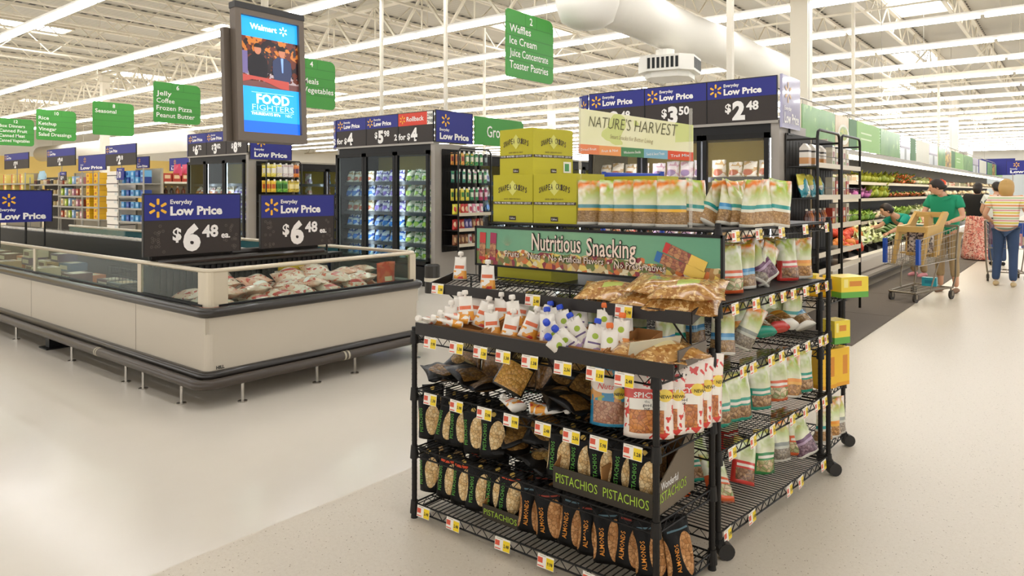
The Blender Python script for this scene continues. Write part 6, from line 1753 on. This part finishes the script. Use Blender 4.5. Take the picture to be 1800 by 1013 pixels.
    for s in ('L', 'R'):
        a = J['an' + s]; f = J.get('foot', V(0, -1, 0))
        b = MB(); b.tube([V(a.x, a.y, .035) - f * .05, V(a.x, a.y, .04), V(a.x, a.y, .034) + f * .09, V(a.x, a.y, .026) + f * .155, V(a.x, a.y, .018) + f * .185], [.030, .038, .036, .030, .014], 10)
        b.v = [(vx, vy, max(0.002, vz)) for vx, vy, vz in b.v]
        b.build('shoe', shoes, r, True)
    return r
GRNS = mat('green_tee', '17936b', .8); TEALS = mat('teal_tee', '149a86', .8); KHAKI = mat('khaki_cloth', 'a8906a', .85); JEAN = mat('blue_denim', '35496a', .85, bump=(30, .2))
BLKC = mat('black_cloth', '161414', .9); DKH = mat('dark_hair', '241915', .6); BLH = mat('blonde_hair', 'c09a5c', .55)
def stripes():
    m = bpy.data.materials.new('striped_jersey'); m.use_nodes = True
    t = NT(m); b = t.n['Principled BSDF']; tc = t.node('ShaderNodeTexCoord'); sp = t.node('ShaderNodeSeparateXYZ'); t.l.new(tc.outputs['Object'], sp.inputs[0])
    f = t.math('FRACT', t.math('MULTIPLY', sp.outputs[2], 6.2))
    ramp = t.node('ShaderNodeValToRGB'); t.l.new(f, ramp.inputs[0]); ramp.color_ramp.interpolation = 'CONSTANT'
    cs = [(0, 'eee6d2'), (.14, 'e3d45f'), (.30, 'f1ebdc'), (.40, 'd98a9a'), (.50, 'f1ebdc'), (.58, 'b9c7a0'), (.74, 'f3eee0'), (.84, 'e79a6a')]
    while len(ramp.color_ramp.elements) < len(cs): ramp.color_ramp.elements.new(.5)
    for i, (p, c) in enumerate(cs): ramp.color_ramp.elements[i].position = p; ramp.color_ramp.elements[i].color = lin(c)
    t.l.new(ramp.outputs[0], b.inputs['Base Color']); b.inputs['Roughness'].default_value = .85
    return m
STRJ = stripes()
# man in green leaning on the cart handle, looking down to his right
person('man in a green tee leaning on the cart with the tan seat', -1.56, 12.20, math.radians(-14),
       dict(hip=V(0, .06, .93), chest=V(0, -.04, 1.26), neck=V(-.01, -.12, 1.46), head=V(-.05, -.20, 1.56), look=V(-.85, -.45, -.25), shL=V(.19, -.06, 1.39), shR=V(-.19, -.06, 1.39), elL=V(.27, -.10, 1.13), elR=V(-.27, -.12, 1.14),
            wrL=V(.17, -.30, 1.06), wrR=V(-.17, -.31, 1.06), knL=V(.10, .02, .50), knR=V(-.10, .04, .50), anL=V(.11, .08, .08), anR=V(-.11, .10, .08)),
       shirt=(GRNS, .02), legs=KHAKI, shoes=mat('brown_sandal', '8a6a52', .7), hair=(DKH, .45, 0), bare_shin=.35)
# child bending over to reach into the case
person('child in a teal tee bending over to reach into the produce case', -2.28, 14.15, math.radians(-24),
       dict(hip=V(0, .10, .80), chest=V(-.06, -.26, .98), neck=V(-.10, -.46, 1.10), head=V(-.13, -.60, 1.17), look=V(-.5, -.8, -.35), shL=V(.08, -.36, 1.05), shR=V(-.22, -.34, 1.03), elL=V(.04, -.52, .86), elR=V(-.34, -.50, .88),
            wrL=V(-.05, -.66, .78), wrR=V(-.46, -.70, .84), knL=V(.10, .04, .43), knR=V(-.08, .06, .43), anL=V(.11, .10, .07), anR=V(-.09, .14, .07)),
       shirt=(TEALS, .0), legs=KHAKI, shoes=mat('pink_shoe', 'd98f94', .6), hair=(DKH, .8, 0), sleeve=.6)
# woman in black with a long patterned skirt, seen from behind
PSK = print_mat('patterned_skirt', ('blot', 'e58f80', 'f0c4b0', 22), [('blot', 0, 1, '9a3f3a', 34, .585)], .85, 0)
person('person in a black wrap and long coral patterned skirt facing the produce', -1.78, 18.4, math.radians(155),
       dict(hip=V(0, 0, .95), chest=V(0, -.02, 1.28), neck=V(0, -.03, 1.47), head=V(0, -.06, 1.58), look=V(.3, -1, -.1), shL=V(.20, -.01, 1.38), shR=V(-.20, -.01, 1.38), elL=V(.33, -.06, 1.12), elR=V(-.33, -.06, 1.12),
            wrL=V(.22, -.25, 1.05), wrR=V(-.22, -.25, 1.05), knL=V(.09, 0, .5), knR=V(-.09, 0, .5), anL=V(.10, .02, .08), anR=V(-.10, .02, .08)),
       shirt=(BLKC, .065), skirt=(PSK, .03), shoes=BLKC, hair=(DKH, 1.8, 1.0), sleeve=1.0)
# woman in a striped top, from behind, pushing her cart away
person('blonde person in a striped top and jeans pushing a cart away', -.93, 13.70, math.radians(176),
       dict(hip=V(0, 0, .95), chest=V(0, -.03, 1.27), neck=V(0, -.04, 1.46), head=V(0, -.07, 1.565), look=V(0, -1, -.05), shL=V(.19, -.02, 1.38), shR=V(-.19, -.02, 1.38), elL=V(.29, .0, 1.12), elR=V(-.29, .0, 1.12),
            wrL=V(.24, -.26, 1.03), wrR=V(-.24, -.26, 1.03), knL=V(.11, -.02, .50), knR=V(-.10, .02, .50), anL=V(.13, .06, .08), anR=V(-.11, .12, .08)),
       shirt=(STRJ, .03), legs=JEAN, shoes=mat('tan_shoe', 'c9b187', .7), hair=(BLH, 1.7, 3.0))
person('dark-haired person in a pale top half hidden between two shoppers', -1.33, 17.4, math.radians(190),
       dict(hip=V(0, 0, .95), chest=V(0, -.02, 1.28), neck=V(0, -.03, 1.47), head=V(0, -.06, 1.58), look=V(.5, -1, -.1), shL=V(.19, -.01, 1.38), shR=V(-.19, -.01, 1.38), elL=V(.26, -.02, 1.12), elR=V(-.26, -.02, 1.12),
            wrL=V(.2, -.22, 1.02), wrR=V(-.2, -.22, 1.02), knL=V(.09, 0, .5), knR=V(-.09, 0, .5), anL=V(.10, .05, .08), anR=V(-.10, .05, .08)),
       shirt=(print_mat('pale_striped_top', 'dfe0da', [('blot', 0, 1, '3f4246', 12, .6)], .8, 0), .03), legs=JEAN, shoes=BLKC, hair=(DKH, .9, 0))

# ================================================================== SHELVES BEYOND THE CHEST FREEZER
SHM = mat('grey_shelf_steel', 'a9a59b', .4, .3); SHB = mat('beige_shelf_back', 'b9ae98', .6)
def gondola(label, x0, x1, y, H, levels, rz=0.0, depth=.45, back=SHB):
    """shelving bay; front on local y=0 facing -y, from x0 to x1"""
    r = thing('shelf_bay', label, 'shelving', (x0, y, 0) if rz == 0 else (x0, y, 0), rz); w = x1 - x0
    MB().box(0, w, depth, depth + .03, 0, H).build('back_panel', back, r)
    for x in (0, w): MB().box(x - .015, x + .015, -.01, .02, 0, H).box(x - .012, x + .012, depth - .04, depth, 0, H).build('upright', SHM, r)
    for h in levels: MB().box(.015, w - .015, 0, depth, h - .02, h).box(.015, w - .015, -.012, 0, h - .035, h + .012).build('shelf', SHM, r)
    MB().box(0, w, 0, depth, 0, .12).build('base', SHM, r)
    return r
def stockrow(name, cat, me, r_, x0, x1, y, h, n, word, where, rz=0.0, jit=.01, layer=1, dz=.1, base=0):
    rd = random.Random(int(abs(x0) * 100 + h * 1000 + n))
    for L in range(layer):
        for k in range(n):
            x = x0 + (x1 - x0) * (k + .5) / n
            m = me[(k + L) % len(me)] if len(me) > 1 else me[0]
            if rz == 0: p = (x + rd.uniform(-jit, jit), y, h + .001 + L * dz)
            else: p = (r_, x + rd.uniform(-jit, jit), h + .001 + L * dz)
            o = ob(name, m, loc=p, rz=rz)
            tag(o, '%s on %s' % (word, where), cat, '%s, %s' % (word, where))
YG = 7.72
LV = [.35, .75, 1.08, 1.38, 1.70]
YCAN = print_mat('yellow_tub_print', 'f2bd22', [('ell', .6, .5, .2, .25, 'b5531f'), ('rect', .1, .4, .3, .6, 'e0951a'), ('z', .92, 1, 'd99f14')], .4)
WPK = print_mat('white_multipack_print', 'efe9df', [('z', .42, .54, '4a4644'), ('rect', .7, .95, .1, .4, 'cfd3cf')], .35)
BPK = [print_mat('blue_pack_%d' % k, a, [('rect', .15, .85, .3, .75, c)], .4) for k, (a, c) in enumerate((('4f9ad0', '9cc9e6'), ('1f3f8f', '3f74c0'), ('6fb0dc', '2f62a8')))]
def bxm(name, w, d, h, m): return MB().box(-w / 2, w / 2, 0, d, 0, h).mesh(name, m)
# yellow tubs
xa, xb = Xat(145, YG), Xat(173, YG)
gondola('grey end shelf bay of yellow tubs beyond the chest freezer', xa, xb, YG, 2.02, LV)
yc = [bxm('yellow_tub', .21, .3, .155, YCAN)]
for j, h in enumerate(LV[1:]): stockrow('yellow_tub', 'tub', yc, 0, xa + .02, xb - .02, YG + .03, h, 2, 'yellow tub', 'the %s shelf of yellow tub bay' % ORD[j], layer=2 if j != 3 else 2, dz=.156)
# white multipacks on a pallet
xa, xb = Xat(176, YG - .1), Xat(204, YG - .1)
pl = thing('pallet', 'low pallet under the tower of white multipacks', 'pallet', ((xa + xb) / 2, YG + .2, 0))
for k in range(5): MB().box(-.36, .36, -.36 + .16 * k, -.26 + .16 * k, .10, .12).build('deck_board', CARD, pl)
for x in (-.3, 0, .3): MB().box(x - .04, x + .04, -.36, .38, 0, .10).build('runner', CARD, pl)
wm = [bxm('white_multipack', .66, .5, .21, WPK)]
for k in range(9):
    o = ob('white_multipack', wm[0], loc=((xa + xb) / 2 + .02 * (-1) ** k, YG, .122 + .2115 * k)); tag(o, 'shrink-wrapped white multipack in tall tower beyond the freezer, %s from the floor' % ORD[k], 'multipack')
# blue packs
xa, xb = Xat(209, YG), Xat(252, YG)
gondola('grey end shelf bay of blue packs beyond the chest freezer', xa, xb, YG, 2.08, LV)
bm = [bxm('blue_pack', .155, .2, .16, m) for m in BPK]
for j, h in enumerate(LV[1:]): stockrow('blue_pack', 'pack', bm, 0, xa + .02, xb - .02, YG + .03, h, 5, 'blue pack', 'the %s shelf of the blue pack bay' % ORD[j], layer=2 if j == 3 else 1, dz=.161)
o = ob('yellow_pack', bxm('yellow_pack', .3, .2, .10, mat('yellow_pack', 'f0c030', .4)), loc=(xb - .25, YG + .05, LV[2] + .165)); tag(o, 'single yellow pack lying on blue packs in blue pack bay', 'pack')
r = thing('price_card', 'navy price card reading ten hung at top of blue pack bay', 'price sign', (Xat(205, YG - .03), YG - .03, 1.80), 0)
MB().box(0, .42, 0, .015, 0, .30).build('board', NAVY, r); letter(r, '10', INKW, .16, .05, .16, bold=.03); letter(r, 'Every Day', INKW, .22, .24, .03, bold=.02)
# mixed bay
xa, xb = Xat(103, YG), Xat(144, YG)
gondola('grey end shelf bay of mixed grocery packets with a small price card', xa, xb, YG, 2.05, LV)
MX = [bxm('grocery_packet', .13, .15, hh, print_mat('mix_%d' % k, a, [('rect', .15, .85, .35, .75, c), ('z', 0, .12, e)], .4)) for k, (a, c, e, hh) in enumerate((('b9553f', 'f0e2c4', '7d2f24', .20), ('e3d6b0', 'b5873f', '8f6a3a', .22), ('a9bf3a', 'e6e9b0', '6f8a22', .21), ('8fb0d6', 'e9eef2', '4f74a8', .23), ('d6c9a4', '8a3f2f', 'b58f4f', .19), ('c98a9a', 'f3e6e0', '8f4a5f', .2)))]
for j, h in enumerate(LV[1:]): stockrow('grocery_packet', 'packet', MX[j % 3:] + MX[:j % 3], 0, xa + .02, xb - .02, YG + .03, h, 6, 'grocery packet', 'the %s shelf of the mixed bay' % ORD[j])
r = thing('price_card', 'small navy price card hung at top of mixed grocery bay', 'price sign', (Xat(105, YG - .03), YG - .03, 1.82), 0)
MB().box(0, .48, 0, .015, 0, .25).build('board', DARKB, r); MB().box(0, .48, -.002, 0, .15, .25).build('blue_band', NAVY, r); letter(r, '$2', INKW, .14, .03, .09, bold=.03); letter(r, '50', INKW, .26, .06, .06, bold=.03); letter(r, 'Every Day', INKW, .26, .18, .035, bold=.02)
# yellow and red cartons at the far edge
xa, xb = Xat(-14, YG), Xat(44, YG)
gondola('shelf bay of yellow and red cartons behind the plain navy sign', xa, xb, YG, 2.1, [.35, .75, 1.08, 1.42, 1.76])
YR = [bxm('yellow_red_carton', .30, .3, .15, print_mat('yellow_red_print', 'e6cf72', [('rect', 0, .3, 0, 1, 'd2492f'), ('rect', .4, .9, .3, .6, 'efe2a8')], .4))]
for j, h in enumerate((1.08, 1.42, 1.76)): stockrow('yellow_red_carton', 'carton', YR, 0, xa + .03, xb - .03, YG + .03, h, 4, 'yellow and red carton', 'the %s shelf above the plain navy sign' % ORD[j], layer=2, dz=.151)
xa, xb = Xat(46, YG), Xat(100, YG)
gondola('dark shelf bay of jars and tins between yellow cartons and mixed bay', xa, xb, YG + .1, 1.95, [.35, .75, 1.08, 1.42, 1.72], back=mat('dark_shelf_back', '4b463f', .6))
JR = [MB().lathe((0, .08, 0), [(.05, 0), (.055, .01), (.055, .11), (.045, .13)], 10).lathe((0, .08, 0), [(.047, .13), (.047, .15)], 10, 1).mesh('jar', [mat('jar_' + c, c, .25), mat('jarlid_' + d, d, .4)]) for c, d in (('5f2f22', 'c9a04a'), ('2c2620', 'd9d0bd'), ('b9a06a', '3f3a33'), ('c4b79a', 'a8432f'))]
for j, h in enumerate((1.08, 1.42, 1.72)): stockrow('jar', 'jar', JR, 0, xa + .05, xb - .05, YG + .13, h, 9, 'small jar', 'the %s shelf of the dark jar bay' % ORD[j])
o = ob('pale_blue_parcel', pouch_mesh('pale_blue_parcel', .5, .28, .2, mat('pale_blue_wrap', 'a9c9d6', .4), 4, 'stand', crumple=1.5), loc=(Xat(72, YG + .3), YG + .33, 1.96 - .09)); tag(o, 'pale blue wrapped parcel on top of the dark jar bay', 'parcel'); o.location.z = 1.872
# the side of the run facing the aisle: bottles and packages, between the blue packs and the tall freezer
xs = Xat(252, YG) + .02
rb = thing('shelf_bay', 'long shelf run of bottles along the aisle beyond the blue packs', 'shelving', (xs - .05, YG + .52, 0), PI / 2)
MB().box(0, 7.5, .45, .48, 0, 1.9).build('back_panel', SHB, rb)
for h in (.4, .8, 1.12, 1.40, 1.74): MB().box(0, 7.5, 0, .45, h - .02, h).box(0, 7.5, -.012, 0, h - .04, h + .01).build('shelf', CREAM, rb)
BT = [MB().lathe((0, .08, 0), [(.045, 0), (.048, .01), (.048, .13), (.018, .18), (.018, .21)], 10).lathe((0, .08, 0), [(.021, .205), (.021, .235)], 8, 1).mesh('bottle', [mat('btl_' + c, c, .2, coat=.3), mat('btlcap_' + d, d, .4)]) for c, d in (('3a1f14', 'c99a3a'), ('5f3018', '2a2522'), ('2a2320', 'd9a93a'), ('d9d6cc', '3f3a36'), ('8a4a20', 'efe6d2'))]
for k in range(34):
    tag(ob('bottle', BT[(k * 7) % 5 if k < 24 else 3], loc=(xs - .12, YG + .62 + .15 * k, 1.401), rz=PI / 2), 'bottle on the fourth shelf of aisle run beyond the blue packs', 'bottle', 'bottles on the fourth shelf of the aisle run')
TPK = [bxm('top_packet', .2, .18, .22, print_mat('topk_%d' % k, a, [('rect', .15, .85, .4, .8, c)], .4)) for k, (a, c) in enumerate((('b9402f', 'e9c9a0'), ('d9a070', 'f0e0c8'), ('c4743f', 'e9d6b5'), ('a8683a', 'e2c79a')))]
for k in range(26):
    tag(ob('top_packet', TPK[min(3, k // 4)], loc=(xs - .1, YG + .62 + .235 * k, 1.741), rz=PI / 2), 'packet on the top shelf of aisle run beyond the blue packs', 'packet', 'packets on the top shelf of the aisle run')
for k in range(26):
    tag(ob('aisle_jar', JR[k % 4], loc=(xs - .1, YG + .62 + .235 * k, 1.121), rz=PI / 2), 'jar on the third shelf of aisle run beyond the blue packs', 'jar', 'jars on the third shelf of the aisle run')
# price signs above these bays
def up_sign(px0, px1, py0, py1, y, label, price, low=1.70):
    x0, x1 = Xat(px0, y), Xat(px1, y); z = depth((x0 + x1) / 2, y)
    h0, h1 = EYE - (py1 - HZ) * z / F, EYE - (py0 - HZ) * z / F
    r = thing('price_sign', label, 'price sign', (x0, y, h0), 0); lp_board(r, 0, 0, x1 - x0, h1 - h0, price, stars=False)
    b = MB(); b.cyl(((x1 - x0) / 2, .03, -h0 + low), ((x1 - x0) / 2, .03, .02), .012, n=6); b.build('stand', GREYM, r)
    return r
up_sign(8, 50, 270, 297, YG - .03, 'low price two ninety-eight sign above the yellow and red cartons', ('$', '2', '98', ''))
up_sign(83, 132, 262, 292, YG - .03, 'low price two sixty-eight sign above the mixed grocery bay', ('$', '2', '68', ''))
up_sign(186, 239, 255, 291, YG - .03, 'low price two eighteen sign above white multipacks and blue packs', ('$', '2', '18', ''))
r = up_sign(138, 186, 273, 300, YG - .02, 'plain navy low price sign above the yellow tubs', None)
r = up_sign(240, 262, 276, 296, YG + .9, 'plain navy sign partly behind the two eighteen sign', None, 0)
r = up_sign(298, 338, 278, 300, YG + 4.0, 'navy low price sign above the aisle run beside tall freezer', None, 0)
for k, (px, c) in enumerate(((312, 'd9486a'), (326, 'e0567a'))):
    o = ob('red_parcel', pouch_mesh('red_parcel', .35, .3, .2, mat('parcel_' + c, c, .4), 9 + k, 'stand', crumple=1.6), loc=(xs - .25, Yat(px, xs - .25), 1.965)); tag(o, 'red wrapped parcel on top of the aisle run, %s from the tall freezer' % ('second', 'first')[k], 'parcel'); o.location.z = 1.90

# ================================================================== HANGING BAG RACKS ON THE FREEZER SIDES
def peg_rack(label, x, y0, y1, H, rows, shelves, low=.55):
    r = thing('peg_rack', label, 'rack', (x, y0, 0), PI / 2); w = y1 - y0; d = .36
    MB().tube([(0, -d, low), (0, -d, H - .06), (.05, -d, H), (w - .05, -d, H), (w, -d, H - .06), (w, -d, low)], .014, n=8).build('front_tube', TB, r, smooth=True)
    for xx in (0, w): MB().tube([(xx, -.01, H - .08), (xx, -d, H - .08)], .010, n=6).build('side_tube', TB, r)
    b = MB()
    for i in range(0, 13): b.cyl((w * i / 12, -.02, low), (w * i / 12, -.02, H), .003, n=4)
    for i in range(0, 14): b.cyl((0, -.02, low + (H - low) * i / 13), (w, -.02, low + (H - low) * i / 13), .003, n=4)
    b.box(0, w, -.012, -.004, low, H)
    b.build('back_mesh', BLACKMETAL, r)
    for h, n in rows:
        for k in range(n):
            xx = w * (k + .5) / n
            MB().cyl((xx, -.02, h), (xx, -.33, h + .01), .003, n=4).box(xx - .02, xx + .02, -.335, -.33, h - .01, h + .03, 1).build('peg', [TB, WHITE], r)
    for h in shelves: MB().box(0, w, -d, -.02, h - .012, h).box(0, w, -d - .01, -d, h - .02, h + .03, 1).build('shelf', [TB, mat('tag_strip', 'cfc4ae', .4)], r)
    return r
def hang(x, y0, y1, h, n, cols, where, hh=.19, w=.075):
    for k in range(n):
        c = cols[k * len(cols) // n]; key = 'hang_%s_%s' % (c[0], c[1])
        m = print_mat(key, c[0], [('rect', .12, .88, .30, .68, c[1]), ('rect', .1, .9, .80, .95, c[2]), ('blot', 0, .3, c[2], 40, .55)], .3, .4)
        for j in (0, 1):
            o = ob('hanging_packet', pouch_mesh(key, w, hh, .018, m, 5, 'pillow', 6, 8, 1.0) if key not in _HM else _HM[key], loc=(x + .30 - .12 * j, y0 + (y1 - y0) * (k + .5) / n, h - hh + .008), rz=PI / 2)
            _HM[key] = o.data
            tag(o, 'packet on %s, peg %s, %s' % (where, ORD[k], ('front', 'behind')[j]), 'packet')
_HM = {}
G_ = lambda a, b, c: (a, b, c)
K1 = peg_rack('black peg rack of hanging bags on the side of the freezer below the grocery sign', -7.828, 7.95, 8.72, 2.17, ((2.10, 7), (1.82, 7), (1.54, 7)), (.66, .90, 1.14))
hang(-7.828, 7.95, 8.72, 2.10, 7, [('d98a3a', '8f3a2a', 'e9c060'), ('3f8a4f', 'e6e0c9', 'd9b94a'), ('4a9a5a', 'e9e3d0', '2f6a3a'), ('3a3f3f', '8fa0a0', '2a2c2c')], 'top row of peg rack below grocery sign')
hang(-7.828, 7.95, 8.72, 1.82, 6, [('2f6f6a', 'd9e0d0', '3f9a5a'), ('4f9a6a', 'efe6d9', 'c99ab0'), ('6fae7a', 'efe3d9', '2f7a4f')], 'middle row of peg rack below grocery sign')
hang(-7.828, 7.95, 8.72, 1.54, 7, [('d9c93a', '3a7a3f', 'e6d96a'), ('2f7a4f', 'd9e0c9', '3a9a5f'), ('b5406a', 'e9c9d0', '8f2a4f')], 'low row of peg rack below grocery sign')
SH1 = [print_mat('peg_shelf_bag_%d' % k, a, [('ell', .5, .5, .3, .25, c)], .35, .3) for k, (a, c) in enumerate((('e6d93a', 'd2402f'), ('c9342f', 'f0c9a0'), ('f0e6df', 'd2405a'), ('d98aa0', 'f3ece4'), ('4a3f8a', 'c9b9d9'), ('8f5a3a', 'd9b07a')))]
for lev, (h, nm, ids) in enumerate(((1.14, 'upper', (0, 0, 1, 1, 2, 3, 2, 3)), (.90, 'middle', (1, 1, 1, 4, 4, 5, 1, 5)), (.66, 'lower', (5, 5, 5, 5, 2, 5, 5, 5)))):
    for k, i in enumerate(ids):
        key = 'pegbag%d' % i
        if key not in _HM: _HM[key] = pouch_mesh('shelf_snack_bag', .085, .165, .06, SH1[i], 3 + i, 'stand', 6, 8, 1.4)
        o = ob('shelf_snack_bag', _HM[key], loc=(-7.60, 8.0 + .09 * k, h + .002), rz=PI / 2); tag(o, 'small snack bag on %s shelf of peg rack below grocery sign, %s along' % (nm, ORD[k]), 'snack bag')
for k in range(5):
    o = ob('yellow_green_packet', pouch_mesh('yellow_green_packet', .16, .05, .12, mat('yellow_green_wrap', 'b9b53a', .4), k, 'stand', 6, 6) if k == 0 else bpy.data.objects['yellow_green_packet'].data, loc=(-7.82 + .1, 8.05 + .14 * k, 2.19), rz=PI / 2); tag(o, 'yellow-green packet lying on top of peg rack below grocery sign, %s along' % ORD[k], 'packet')
    o.location = (-7.98, 8.05 + .14 * k, 2.282)
K3 = peg_rack('black peg rack of yellow packets on the side of freezer behind the hanging screen', -13.03, 7.90, 8.72, 2.12, ((2.05, 6), (1.72, 6)), (1.0, 1.3))
hang(-13.03, 7.90, 8.72, 2.05, 6, [('e6d23a', 'efe9df', 'f0e6a0'), ('e9e2d9', 'd9d0cc', 'e0cf4a'), ('e6dfe0', 'f0ebe8', 'c9b0b0'), ('e07a2f', '5f3a5f', 'e99a4a')], 'top row of peg rack behind screen', hh=.26, w=.11)
hang(-13.03, 7.90, 8.72, 1.72, 6, [('e9b92a', 'c9602f', 'f0d04a'), ('4f9a3a', '2f6a2a', '8fc04a'), ('d9c04a', 'efe0a0', 'a8902a')], 'low row of peg rack behind screen', hh=.24, w=.11)
# small fire signs
o = MB().box(-.14, .14, -.01, 0, 0, .28).box(-.10, -.03, -.012, -.01, .03, .25, 1).box(.03, .10, -.012, -.01, .03, .25, 1).build('fire_sign', [RED, WHITE]); o.location = (-28.80, 10.99, 3.75); tag(o, 'small red and white fire sign fixed on the far pale column', 'sign')
